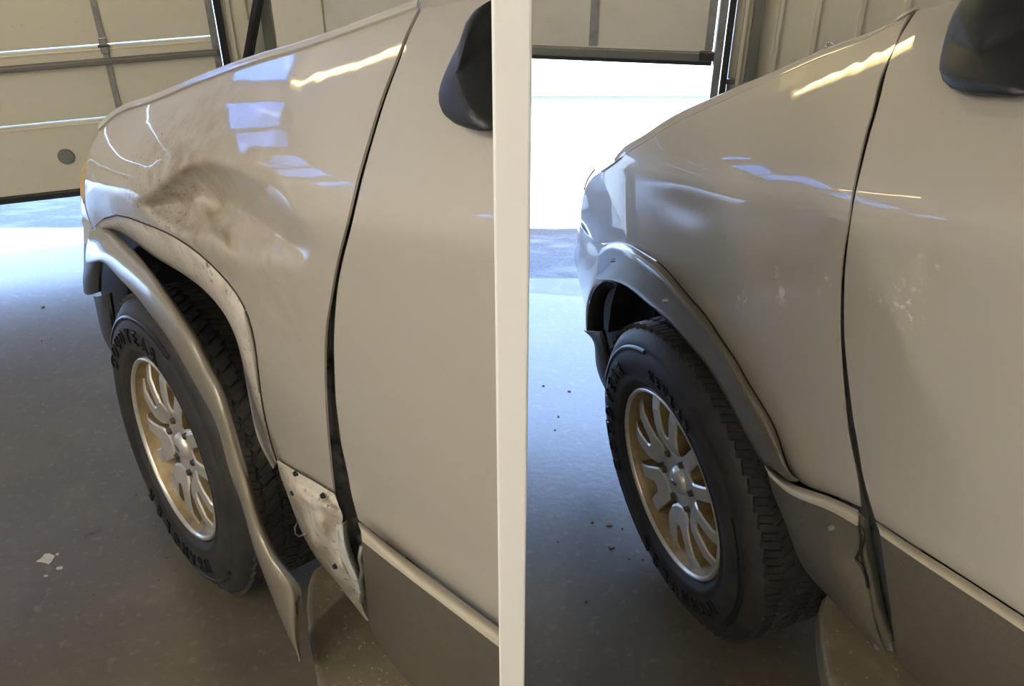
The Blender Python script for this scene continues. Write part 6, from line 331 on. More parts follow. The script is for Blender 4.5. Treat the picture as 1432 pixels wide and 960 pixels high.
    'R_clad1top': [[[-3076,120,6922],[-3278,134,6967],[-3477,146,7017],[-3673,157,7077],[-3867,164,7154],[-4058,168,7244],[-4245,169,7341],[-4425,167,7438],[-4600,162,7531],[-4767,156,7612],[-4927,149,7682],[-5083,140,7743],[-5233,130,7797],[-5380,120,7848]],[[-3217,223,7035],[-3412,236,7068],[-3604,248,7107],[-3794,258,7160],[-3984,265,7232],[-4172,269,7321],[-4357,269,7420],[-4536,268,7519],[-4709,264,7613],[-4875,258,7693],[-5033,250,7760],[-5187,242,7817],[-5335,233,7866],[-5480,223,7912]],[[-3332,300,7106],[-3521,314,7130],[-3708,326,7163],[-3895,337,7210],[-4082,344,7279],[-4268,348,7367],[-4450,349,7465],[-4628,347,7564],[-4799,342,7657],[-4962,336,7735],[-5119,329,7799],[-5269,320,7851],[-5415,310,7895],[-5557,300,7935]],[[-3401,333,7105],[-3590,350,7128],[-3776,365,7160],[-3962,378,7206],[-4147,386,7274],[-4332,391,7359],[-4512,392,7453],[-4687,390,7549],[-4856,384,7637],[-5016,377,7710],[-5169,368,7769],[-5316,357,7816],[-5458,345,7855],[-5597,333,7889]],[[-3445,340,7060],[-3635,361,7088],[-3823,380,7122],[-4009,396,7170],[-4194,407,7237],[-4377,413,7318],[-4555,414,7408],[-4728,411,7497],[-4893,404,7578],[-5050,395,7646],[-5199,383,7698],[-5342,370,7739],[-5480,355,7772],[-5614,340,7802]]],
    'R_clad1': [[[-3445,340,7060],[-3635,361,7088],[-3823,380,7122],[-4009,396,7170],[-4194,407,7237],[-4377,413,7318],[-4555,414,7408],[-4728,411,7497],[-4893,404,7578],[-5050,395,7646],[-5199,383,7698],[-5342,370,7739],[-5480,355,7772],[-5614,340,7802]],[[-3529,272,6777],[-3727,304,6830],[-3921,335,6890],[-4113,361,6960],[-4301,382,7045],[-4484,395,7142],[-4661,402,7243],[-4830,402,7340],[-4989,397,7427],[-5139,387,7498],[-5280,373,7552],[-5413,355,7593],[-5541,335,7626],[-5666,315,7654]],[[-3657,216,6543],[-3856,260,6617],[-4051,300,6695],[-4242,336,6782],[-4428,364,6881],[-4607,384,6988],[-4778,395,7095],[-4939,398,7195],[-5089,393,7283],[-5228,382,7352],[-5357,364,7404],[-5479,342,7441],[-5594,317,7469],[-5706,290,7492]],[[-3818,173,6350],[-4014,225,6439],[-4205,274,6531],[-4391,317,6630],[-4570,351,6737],[-4741,376,6849],[-4903,391,6958],[-5053,395,7058],[-5191,390,7142],[-5317,377,7207],[-5433,356,7253],[-5540,329,7284],[-5641,298,7304],[-5739,264,7319]],[[-3972,129,6144],[-4164,188,6250],[-4352,244,6357],[-4533,293,6468],[-4707,333,6585],[-4871,361,6704],[-5025,379,6816],[-5166,385,6917],[-5294,379,7000],[-5409,364,7063],[-5513,339,7105],[-5608,308,7132],[-5697,272,7147],[-5783,233,7157]],[[-4108,81,5914],[-4298,145,6037],[-4483,206,6160],[-4661,259,6285],[-4831,303,6413],[-4990,335,6540],[-5137,354,6658],[-5271,361,6762],[-5392,355,6848],[-5499,338,6912],[-5594,312,6954],[-5681,277,6980],[-5761,237,6995],[-5838,194,7004]],[[-4249,29,5691],[-4435,97,5828],[-4615,160,5964],[-4787,216,6100],[-4951,262,6237],[-5104,296,6370],[-5244,316,6492],[-5371,324,6599],[-5484,318,6686],[-5583,300,6751],[-5671,271,6794],[-5750,234,6821],[-5822,192,6836],[-5891,146,6845]],[[-4420,-23,5513],[-4594,44,5656],[-4764,108,5796],[-4926,164,5936],[-5079,210,6074],[-5221,244,6206],[-5351,265,6327],[-5468,272,6432],[-5571,265,6517],[-5661,247,6579],[-5739,217,6620],[-5809,179,6645],[-5872,135,6659],[-5933,88,6667]],[[-4626,-75,5404],[-4783,-11,5540],[-4935,51,5675],[-5080,105,5807],[-5217,149,5937],[-5344,181,6060],[-5459,201,6171],[-5561,207,6267],[-5651,199,6343],[-5729,180,6397],[-5796,150,6432],[-5854,112,6450],[-5907,67,6459],[-5957,20,6461]],[[-4851,-128,5343],[-4985,-68,5464],[-5116,-12,5584],[-5241,38,5701],[-5358,78,5816],[-5467,107,5923],[-5564,124,6019],[-5651,128,6100],[-5726,121,6163],[-5790,101,6206],[-5844,72,6231],[-5891,34,6242],[-5933,-9,6242],[-5973,-55,6238]],[[-5069,-186,5280],[-5181,-133,5384],[-5290,-84,5486],[-5394,-40,5586],[-5491,-5,5683],[-5581,20,5773],[-5661,35,5853],[-5732,38,5920],[-5793,29,5970],[-5845,11,6003],[-5888,-17,6019],[-5925,-52,6023],[-5958,-92,6018],[-5988,-134,6009]],[[-5274,-250,5198],[-5364,-206,5285],[-5452,-165,5369],[-5536,-128,5452],[-5614,-99,5532],[-5687,-78,5606],[-5751,-66,5671],[-5808,-64,5725],[-5857,-72,5764],[-5898,-88,5790],[-5932,-112,5801],[-5961,-143,5802],[-5986,-177,5795],[-6010,-214,5784]],[[-5472,-320,5108],[-5541,-286,5177],[-5608,-253,5244],[-5673,-224,5309],[-5733,-201,5372],[-5789,-185,5430],[-5839,-176,5482],[-5883,-174,5524],[-5921,-180,5555],[-5953,-193,5575],[-5980,-212,5584],[-6003,-236,5585],[-6023,-263,5580],[-6041,-292,5572]],[[-5670,-391,5026],[-5719,-367,5076],[-5766,-344,5125],[-5812,-324,5172],[-5855,-307,5218],[-5895,-295,5260],[-5931,-288,5298],[-5963,-287,5329],[-5992,-290,5353],[-6016,-299,5369],[-6036,-311,5377],[-6054,-327,5380],[-6070,-345,5379],[-6085,-365,5376]],[[-5879,-453,4980],[-5907,-440,5007],[-5935,-428,5035],[-5961,-417,5062],[-5987,-408,5088],[-6011,-402,5112],[-6033,-398,5134],[-6053,-396,5153],[-6071,-398,5168],[-6088,-401,5179],[-6102,-407,5186],[-6115,-415,5190],[-6127,-424,5192],[-6139,-433,5193]],[[-6102,-500,4979],[-6109,-500,4981],[-6117,-500,4984],[-6124,-500,4987],[-6131,-500,4990],[-6139,-500,4993],[-6146,-500,4996],[-6153,-500,4999],[-6161,-500,5002],[-6168,-500,5005],[-6175,-500,5008],[-6183,-500,5011],[-6190,-500,5014],[-6197,-500,5017]]],
    'R_curl': [[[-5444,200,7904],[-5524,207,7749],[-5596,204,7581],[-5651,182,7389],[-5696,145,7177],[-5740,100,6961],[-5794,54,6752],[-5854,7,6547],[-5915,-49,6339],[-5972,-117,6121],[-6024,-199,5888],[-6071,-293,5642],[-6116,-395,5387],[-6161,-500,5126]],[[-5587,288,8016],[-5628,266,7825],[-5672,242,7632],[-5719,211,7439],[-5771,175,7246],[-5825,134,7052],[-5878,88,6854],[-5929,36,6648],[-5978,-25,6434],[-6025,-98,6212],[-6069,-184,5981],[-6114,-280,5744],[-6160,-384,5503],[-6207,-491,5258]],[[-5657,300,8042],[-5673,257,7826],[-5699,217,7617],[-5742,180,7424],[-5799,146,7247],[-5860,109,7070],[-5914,65,6881],[-5961,11,6677],[-6003,-51,6462],[-6044,-124,6241],[-6087,-208,6018],[-6133,-300,5793],[-6181,-399,5567],[-6232,-500,5341]],[[-5611,188,7925],[-5622,135,7702],[-5645,88,7491],[-5690,51,7304],[-5751,19,7134],[-5816,-14,6966],[-5873,-54,6785],[-5922,-103,6588],[-5967,-160,6382],[-6011,-225,6171],[-6059,-297,5961],[-6112,-375,5754],[-6168,-457,5548],[-6226,-541,5342]],[[-5496,0,7722],[-5513,-55,7505],[-5544,-102,7301],[-5595,-138,7121],[-5659,-167,6955],[-5726,-196,6791],[-5787,-230,6616],[-5842,-272,6430],[-5894,-319,6237],[-5947,-370,6042],[-6004,-425,5850],[-6067,-482,5662],[-6133,-541,5478],[-6202,-600,5295]]],
    'R_jamb': [[[-55,-3136,13486],[-468,-2666,13237],[-875,-2221,12997],[-1265,-1815,12756],[-1626,-1447,12513],[-1946,-1129,12257],[-2206,-883,11973],[-2396,-723,11645],[-2518,-644,11268],[-2585,-632,10841],[-2641,-648,10389],[-2729,-654,9943],[-2850,-651,9508],[-2991,-649,9075],[-3152,-653,8646],[-3337,-659,8228],[-3546,-669,7823],[-3770,-681,7428],[-4005,-696,7040],[-4243,-714,6652],[-4470,-736,6247],[-4678,-764,5812],[-4900,-794,5388],[-5156,-825,5006],[-5431,-857,4649],[-5710,-890,4301]],[[-478,-2935,13619],[-890,-2465,13382],[-1294,-2020,13152],[-1680,-1615,12923],[-2038,-1247,12691],[-2355,-929,12448],[-2613,-683,12177],[-2805,-523,11864],[-2928,-443,11502],[-2995,-431,11090],[-3051,-447,10655],[-3137,-454,10225],[-3255,-450,9805],[-3392,-448,9387],[-3548,-452,8973],[-3728,-458,8569],[-3929,-468,8178],[-4145,-480,7796],[-4371,-495,7419],[-4600,-513,7043],[-4820,-535,6652],[-5021,-562,6232],[-5236,-592,5823],[-5486,-623,5455],[-5753,-655,5114],[-6026,-689,4781]],[[-744,-2836,13700],[-1154,-2366,13469],[-1557,-1921,13246],[-1942,-1515,13024],[-2299,-1147,12800],[-2615,-829,12565],[-2872,-583,12302],[-3062,-423,11996],[-3183,-344,11642],[-3251,-332,11240],[-3308,-348,10815],[-3395,-354,10395],[-3512,-351,9985],[-3649,-349,9577],[-3803,-353,9173],[-3980,-359,8779],[-4178,-369,8397],[-4391,-381,8024],[-4612,-396,7657],[-4837,-414,7290],[-5052,-436,6907],[-5248,-464,6496],[-5458,-494,6094],[-5700,-525,5731],[-5959,-557,5391],[-6221,-590,5059]],[[-779,-2892,13703],[-1187,-2421,13472],[-1591,-1975,13250],[-1979,-1568,13028],[-2340,-1199,12806],[-2659,-879,12572],[-2915,-635,12308],[-3100,-476,12001],[-3218,-398,11646],[-3285,-387,11244],[-3344,-403,10820],[-3435,-409,10403],[-3557,-405,9996],[-3697,-404,9591],[-3854,-408,9190],[-4033,-415,8798],[-4233,-424,8419],[-4450,-437,8053],[-4677,-452,7692],[-4904,-471,7329],[-5117,-494,6946],[-5313,-522,6536],[-5518,-552,6131],[-5751,-583,5757],[-5996,-615,5396],[-6242,-646,5038]],[[-767,-2956,13693],[-1172,-2486,13461],[-1576,-2040,13237],[-1969,-1632,13015],[-2336,-1263,12791],[-2658,-944,12557],[-2914,-700,12292],[-3094,-541,11983],[-3208,-463,11625],[-3275,-452,11221],[-3336,-468,10797],[-3432,-474,10381],[-3560,-471,9976],[-3706,-469,9574],[-3868,-473,9176],[-4051,-479,8787],[-4256,-489,8411],[-4481,-501,8052],[-4717,-516,7702],[-4947,-534,7343],[-5160,-556,6961],[-5356,-584,6550],[-5557,-615,6140],[-5777,-646,5748],[-6001,-678,5356],[-6223,-710,4955]],[[-885,-2894,13731],[-1285,-2428,13500],[-1687,-1985,13277],[-2082,-1579,13057],[-2452,-1212,12837],[-2776,-895,12605],[-3031,-650,12344],[-3212,-487,12040],[-3325,-406,11686],[-3391,-395,11286],[-3453,-412,10866],[-3553,-418,10456],[-3686,-414,10059],[-3836,-413,9665],[-4001,-416,9274],[-4187,-421,8893],[-4395,-429,8527],[-4627,-440,8182],[-4870,-453,7847],[-5102,-469,7499],[-5312,-489,7123],[-5506,-514,6720],[-5702,-543,6312],[-5905,-574,5906],[-6103,-609,5484],[-6294,-647,5043]],[[-1047,-2823,13781],[-1441,-2361,13552],[-1840,-1922,13332],[-2234,-1519,13115],[-2604,-1155,12898],[-2927,-840,12669],[-3184,-593,12413],[-3365,-426,12116],[-3480,-342,11769],[-3545,-330,11374],[-3609,-348,10959],[-3710,-355,10556],[-3846,-351,10167],[-3998,-348,9780],[-4165,-350,9398],[-4352,-355,9025],[-4562,-362,8668],[-4796,-370,8335],[-5042,-381,8013],[-5274,-395,7675],[-5483,-413,7306],[-5675,-436,6912],[-5866,-463,6508],[-6057,-494,6097],[-6236,-532,5658],[-6403,-576,5191]],[[-1140,-2881,13800],[-1530,-2420,13571],[-1925,-1981,13351],[-2316,-1579,13134],[-2684,-1215,12917],[-3005,-901,12689],[-3261,-654,12434],[-3443,-486,12139],[-3558,-401,11794],[-3625,-389,11402],[-3689,-408,10989],[-3793,-414,10589],[-3930,-410,10202],[-4082,-408,9818],[-4250,-410,9439],[-4437,-414,9068],[-4647,-420,8714],[-4882,-428,8384],[-5128,-439,8065],[-5360,-453,7729],[-5568,-470,7363],[-5760,-493,6972],[-5950,-519,6570],[-6139,-550,6160],[-6315,-589,5720],[-6479,-634,5250]],[[-1192,-3023,13798],[-1579,-2561,13568],[-1971,-2122,13348],[-2358,-1719,13130],[-2722,-1355,12911],[-3041,-1040,12682],[-3294,-793,12426],[-3476,-626,12129],[-3591,-542,11784],[-3661,-530,11392],[-3728,-548,10980],[-3832,-555,10580],[-3970,-551,10193],[-4124,-548,9809],[-4292,-550,9429],[-4479,-555,9059],[-4689,-562,8704],[-4923,-570,8372],[-5168,-581,8051],[-5399,-595,7714],[-5608,-613,7348],[-5801,-636,6957],[-5992,-663,6556],[-6185,-694,6148],[-6365,-732,5713],[-6534,-776,5250]],[[-1255,-3175,13799],[-1639,-2712,13568],[-2026,-2273,13346],[-2410,-1870,13127],[-2769,-1505,12907],[-3085,-1190,12676],[-3337,-944,12418],[-3518,-777,12121],[-3635,-693,11775],[-3706,-681,11384],[-3776,-699,10973],[-3882,-706,10574],[-4021,-702,10187],[-4176,-699,9804],[-4345,-702,9425],[-4533,-706,9054],[-4743,-713,8699],[-4977,-722,8367],[-5222,-733,8045],[-5453,-747,7708],[-5663,-765,7342],[-5857,-788,6951],[-6049,-815,6551],[-6243,-846,6145],[-6425,-884,5713],[-6597,-928,5254]],[[-1330,-3323,13803],[-1708,-2861,13571],[-2091,-2422,13347],[-2471,-2019,13127],[-2827,-1655,12905],[-3140,-1340,12674],[-3390,-1093,12415],[-3571,-926,12117],[-3689,-842,11772],[-3762,-830,11382],[-3834,-848,10972],[-3943,-855,10574],[-4084,-851,10188],[-4240,-848,9806],[-4410,-850,9428],[-4599,-855,9058],[-4810,-862,8704],[-5045,-870,8372],[-5289,-881,8051],[-5521,-895,7715],[-5731,-913,7349],[-5926,-936,6960],[-6119,-963,6561],[-6313,-994,6155],[-6495,-1032,5724],[-6667,-1076,5265]]],
    'R_door': [[[-919,-3085,14195],[-1071,-3111,14259],[-1220,-3137,14321],[-1365,-3164,14383],[-1507,-3190,14444],[-1645,-3217,14503],[-1779,-3245,14563],[-1908,-3273,14621],[-2034,-3303,14679],[-2156,-3333,14736],[-2274,-3365,14793],[-2389,-3397,14850],[-2501,-3429,14905],[-2610,-3462,14960],[-2718,-3494,15014],[-2823,-3526,15068],[-4023,-3566,15068],[-5823,-3606,15068],[-8323,-3646,15068],[-10823,-3686,15068]],[[-1184,-2636,13962],[-1370,-2651,14028],[-1551,-2665,14092],[-1727,-2679,14155],[-1899,-2694,14217],[-2066,-2709,14278],[-2228,-2725,14338],[-2385,-2742,14397],[-2537,-2760,14455],[-2684,-2778,14512],[-2828,-2798,14568],[-2967,-2817,14624],[-3102,-2838,14679],[-3235,-2858,14732],[-3364,-2878,14785],[-3491,-2898,14837],[-4691,-2938,14837],[-6491,-2978,14837],[-8991,-3018,14837],[-11491,-3058,14837]],[[-1527,-2178,13738],[-1735,-2185,13806],[-1938,-2193,13872],[-2136,-2200,13937],[-2327,-2208,14000],[-2513,-2217,14062],[-2693,-2226,14123],[-2868,-2236,14182],[-3037,-2246,14241],[-3201,-2258,14298],[-3360,-2270,14354],[-3514,-2283,14410],[-3664,-2295,14464],[-3811,-2308,14517],[-3954,-2322,14570],[-4094,-2334,14621],[-5294,-2374,14621],[-7094,-2414,14621],[-9594,-2454,14621],[-12094,-2494,14621]],[[-1950,-1725,13530],[-2170,-1729,13598],[-2383,-1733,13666],[-2591,-1737,13731],[-2792,-1742,13795],[-2987,-1747,13858],[-3175,-1753,13919],[-3358,-1760,13979],[-3535,-1767,14037],[-3706,-1775,14095],[-3872,-1784,14151],[-4034,-1793,14206],[-4191,-1802,14260],[-4344,-1811,14313],[-4493,-1820,14364],[-4638,-1830,14415],[-5838,-1870,14415],[-7638,-1910,14415],[-10138,-1950,14415],[-12638,-1990,14415]],[[-2380,-1303,13330],[-2606,-1305,13399],[-2825,-1308,13467],[-3038,-1311,13533],[-3243,-1314,13598],[-3443,-1318,13660],[-3636,-1322,13722],[-3823,-1327,13782],[-4003,-1333,13841],[-4178,-1339,13898],[-4348,-1345,13954],[-4513,-1352,14009],[-4673,-1359,14062],[-4830,-1366,14115],[-4982,-1373,14166],[-5130,-1379,14216],[-6330,-1419,14216],[-8130,-1459,14216],[-10630,-1499,14216],[-13130,-1539,14216]],[[-2743,-927,13122],[-2977,-928,13194],[-3203,-930,13263],[-3423,-932,13330],[-3635,-934,13396],[-3840,-937,13460],[-4038,-940,13522],[-4230,-944,13583],[-4416,-948,13642],[-4596,-952,13700],[-4771,-957,13757],[-4940,-962,13812],[-5104,-967,13866],[-5264,-972,13918],[-5420,-977,13969],[-5572,-983,14019],[-6772,-1023,14019],[-8572,-1063,14019],[-11072,-1103,14019],[-13572,-1143,14019]],[[-3066,-596,12907],[-3307,-597,12980],[-3539,-598,13051],[-3765,-600,13120],[-3982,-602,13188],[-4193,-604,13253],[-4397,-606,13317],[-4593,-609,13379],[-4784,-613,13439],[-4968,-616,13498],[-5147,-620,13555],[-5320,-624,13611],[-5488,-628,13665],[-5651,-632,13718],[-5810,-636,13770],[-5965,-639,13820],[-7165,-679,13820],[-8965,-719,13820],[-11465,-759,13820],[-13965,-799,13820]],[[-3343,-319,12676],[-3591,-320,12751],[-3830,-321,12824],[-4061,-322,12895],[-4284,-324,12965],[-4499,-326,13032],[-4708,-328,13097],[-4909,-331,13161],[-5104,-333,13223],[-5292,-336,13283],[-5475,-339,13342],[-5651,-342,13398],[-5823,-345,13454],[-5989,-349,13508],[-6151,-352,13560],[-6309,-355,13611],[-7509,-395,13611],[-9309,-435,13611],[-11809,-475,13611],[-14309,-515,13611]],[[-3560,-111,12413],[-3814,-112,12492],[-4060,-113,12568],[-4297,-114,12642],[-4526,-116,12713],[-4747,-117,12783],[-4960,-120,12851],[-5167,-121,12917],[-5366,-124,12981],[-5559,-126,13043],[-5746,-128,13104],[-5927,-130,13162],[-6102,-133,13219],[-6272,-135,13275],[-6437,-137,13328],[-6597,-139,13381],[-7797,-179,13381],[-9597,-219,13381],[-12097,-259,13381],[-14597,-299,13381]],[[-3703,-4,12097],[-3965,-5,12180],[-4217,-5,12259],[-4461,-6,12337],[-4696,-6,12412],[-4923,-7,12486],[-5138,-12,12554],[-5354,-9,12626],[-5559,-9,12693],[-5756,-10,12758],[-5948,-11,12821],[-6133,-12,12882],[-6312,-12,12941],[-6486,-13,12999],[-6654,-14,13055],[-6818,-15,13109],[-8018,-55,13109],[-9818,-95,13109],[-12318,-135,13109],[-14818,-175,13109]],[[-3754,0,11712],[-4025,0,11799],[-4285,0,11883],[-4537,0,11965],[-4779,0,12044],[-5013,-1,12121],[-5225,-17,12186],[-5454,-4,12267],[-5669,0,12340],[-5872,0,12408],[-6069,0,12475],[-6259,0,12539],[-6443,0,12601],[-6622,0,12661],[-6795,0,12719],[-6963,0,12776],[-8163,-40,12776],[-9963,-80,12776],[-12463,-120,12776],[-14963,-160,12776]],[[-3823,0,11322],[-4100,0,11413],[-4366,0,11501],[-4623,-1,11586],[-4871,-1,11669],[-5110,-1,11749],[-5334,-10,11822],[-5562,-4,11902],[-5780,0,11978],[-5988,0,12049],[-6188,0,12117],[-6382,0,12183],[-6570,0,12247],[-6752,0,12310],[-6929,0,12370],[-7100,0,12428],[-8300,-40,12428],[-10100,-80,12428],[-12600,-120,12428],[-15100,-160,12428]],[[-3920,0,10936],[-4200,-1,11030],[-4470,-1,11120],[-4730,-1,11208],[-4982,-1,11294],[-5225,-1,11378],[-5459,-1,11459],[-5685,0,11537],[-5903,0,11613],[-6113,0,11686],[-6316,0,11756],[-6513,0,11824],[-6703,0,11890],[-6887,0,11954],[-7066,0,12015],[-7239,0,12075],[-8439,-40,12075],[-10239,-80,12075],[-12739,-120,12075],[-15239,-160,12075]],[[-4039,0,10555],[-4322,0,10651],[-4594,0,10743],[-4856,0,10833],[-5109,0,10921],[-5353,0,11006],[-5589,0,11089],[-5816,0,11169],[-6035,0,11246],[-6247,0,11320],[-6451,0,11392],[-6649,0,11461],[-6841,0,11528],[-7026,0,11593],[-7206,0,11656],[-7380,0,11716],[-8580,-40,11716],[-10380,-80,11716],[-12880,-120,11716],[-15380,-160,11716]],[[-4180,0,10180],[-4463,0,10276],[-4735,0,10369],[-4997,0,10460],[-5250,0,10549],[-5494,0,10635],[-5730,0,10719],[-5957,0,10800],[-6176,0,10878],[-6388,0,10953],[-6593,0,11025],[-6791,0,11094],[-6983,0,11162],[-7169,0,11227],[-7349,0,11290],[-7523,0,11351],[-8723,-40,11351],[-10523,-80,11351],[-13023,-120,11351],[-15523,-160,11351]],[[-4349,0,9818],[-4629,0,9913],[-4898,0,10006],[-5158,0,10096],[-5409,0,10184],[-5651,0,10270],[-5885,0,10353],[-6111,0,10433],[-6328,0,10511],[-6539,0,10585],[-6743,0,10656],[-6940,0,10726],[-7131,0,10792],[-7316,0,10857],[-7495,0,10919],[-7670,0,10980],[-8870,-40,10980],[-10670,-80,10980],[-13170,-120,10980],[-15670,-160,10980]],[[-4525,-4,9456],[-4802,-2,9551],[-5069,-2,9642],[-5326,-1,9731],[-5574,0,9819],[-5814,0,9904],[-6046,0,9986],[-6269,0,10065],[-6486,0,10141],[-6695,0,10214],[-6897,0,10284],[-7093,0,10352],[-7282,0,10418],[-7466,0,10481],[-7645,0,10543],[-7818,0,10602],[-9018,-40,10602],[-10818,-80,10602],[-13318,-120,10602],[-15818,-160,10602]],[[-4710,-10,9097],[-4983,-8,9189],[-5246,-6,9279],[-5500,-5,9366],[-5746,-4,9452],[-5983,-3,9535],[-6212,-2,9616],[-6434,-1,9694],[-6648,-1,9768],[-6855,0,9840],[-7055,0,9909],[-7249,0,9975],[-7437,0,10039],[-7620,0,10100],[-7797,0,10160],[-7969,0,10218],[-9169,-40,10218],[-10969,-80,10218],[-13469,-120,10218],[-15969,-160,10218]],[[-4912,-19,8750],[-5179,-16,8838],[-5437,-14,8924],[-5687,-12,9007],[-5928,-10,9090],[-6161,-8,9170],[-6387,-7,9248],[-6605,-5,9323],[-6816,-4,9395],[-7020,-3,9464],[-7218,-3,9530],[-7410,-2,9594],[-7596,-1,9655],[-7777,-1,9714],[-7952,-1,9771],[-8123,0,9827],[-9323,-40,9827],[-11123,-80,9827],[-13623,-120,9827],[-16123,-160,9827]],[[-5107,-31,8391],[-5369,-28,8475],[-5623,-25,8557],[-5868,-22,8637],[-6106,-20,8717],[-6336,-17,8794],[-6558,-15,8870],[-6774,-13,8942],[-6982,-12,9011],[-7184,-10,9077],[-7380,-9,9141],[-7570,-8,9202],[-7755,-7,9261],[-7934,-6,9317],[-8108,-5,9372],[-8277,-4,9425],[-9477,-44,9425],[-11277,-84,9425],[-13777,-124,9425],[-16277,-164,9425]],[[-5333,-45,8063],[-5587,-42,8139],[-5833,-38,8214],[-6071,-35,8288],[-6302,-32,8360],[-6527,-30,8432],[-6744,-27,8502],[-6955,-25,8568],[-7159,-22,8632],[-7357,-20,8693],[-7549,-19,8751],[-7736,-17,8807],[-7917,-16,8861],[-8094,-14,8913],[-8266,-13,8964],[-8433,-12,9013],[-9633,-52,9013],[-11433,-92,9013],[-13933,-132,9013],[-16433,-172,9013]],[[-5580,-60,7761],[-5824,-57,7826],[-6060,-53,7890],[-6290,-50,7954],[-6513,-47,8018],[-6730,-44,8081],[-6941,-41,8142],[-7145,-39,8200],[-7343,-36,8256],[-7536,-34,8309],[-7724,-32,8360],[-7906,-30,8409],[-8084,-29,8456],[-8256,-27,8501],[-8425,-25,8545],[-8589,-24,8587],[-9789,-64,8587],[-11589,-104,8587],[-14089,-144,8587],[-16589,-184,8587]]],
    'R_mold': [[[-5688,40,7850],[-5930,48,7917],[-6166,55,7982],[-6393,61,8045],[-6612,63,8107],[-6823,63,8166],[-7028,61,8223],[-7226,59,8276],[-7418,56,8327],[-7606,54,8374],[-7788,51,8419],[-7965,48,8463],[-8138,46,8506],[-8307,44,8547],[-8472,42,8586],[-8633,40,8625],[-9833,0,8625],[-11633,-40,8625],[-14133,-80,8625],[-16633,-120,8625]],[[-5790,128,7931],[-6028,136,7991],[-6259,143,8049],[-6482,148,8108],[-6698,150,8166],[-6906,150,8224],[-7108,149,8280],[-7304,147,8333],[-7494,144,8384],[-7679,141,8431],[-7858,138,8477],[-8034,136,8520],[-8205,134,8562],[-8371,131,8602],[-8534,129,8640],[-8693,128,8677],[-9893,88,8677],[-11693,48,8677],[-14193,8,8677],[-16693,-32,8677]],[[-5884,200,7984],[-6118,209,8040],[-6345,216,8096],[-6564,221,8151],[-6777,223,8207],[-6982,223,8263],[-7181,221,8318],[-7375,219,8370],[-7562,216,8420],[-7745,213,8468],[-7923,211,8513],[-8096,208,8556],[-8265,206,8597],[-8429,204,8636],[-8590,202,8673],[-8747,200,8709],[-9947,160,8709],[-11747,120,8709],[-14247,80,8709],[-16747,40,8709]],[[-5962,248,7991],[-6194,256,8049],[-6418,264,8106],[-6636,269,8162],[-6845,271,8217],[-7048,271,8271],[-7244,269,8323],[-7435,266,8374],[-7620,264,8423],[-7801,261,8470],[-7977,258,8514],[-8148,256,8556],[-8315,254,8596],[-8478,251,8634],[-8637,249,8670],[-8792,247,8705],[-9992,207,8705],[-11792,167,8705],[-14292,127,8705],[-16792,87,8705]],[[-6031,280,7971],[-6262,289,8034],[-6485,297,8095],[-6700,302,8153],[-6907,304,8207],[-7107,303,8260],[-7301,301,8310],[-7489,299,8358],[-7672,296,8405],[-7851,293,8451],[-8024,291,8494],[-8194,288,8535],[-8359,286,8574],[-8520,284,8611],[-8677,282,8647],[-8831,280,8681],[-10031,240,8681],[-11831,200,8681],[-14331,160,8681],[-16831,120,8681]]],
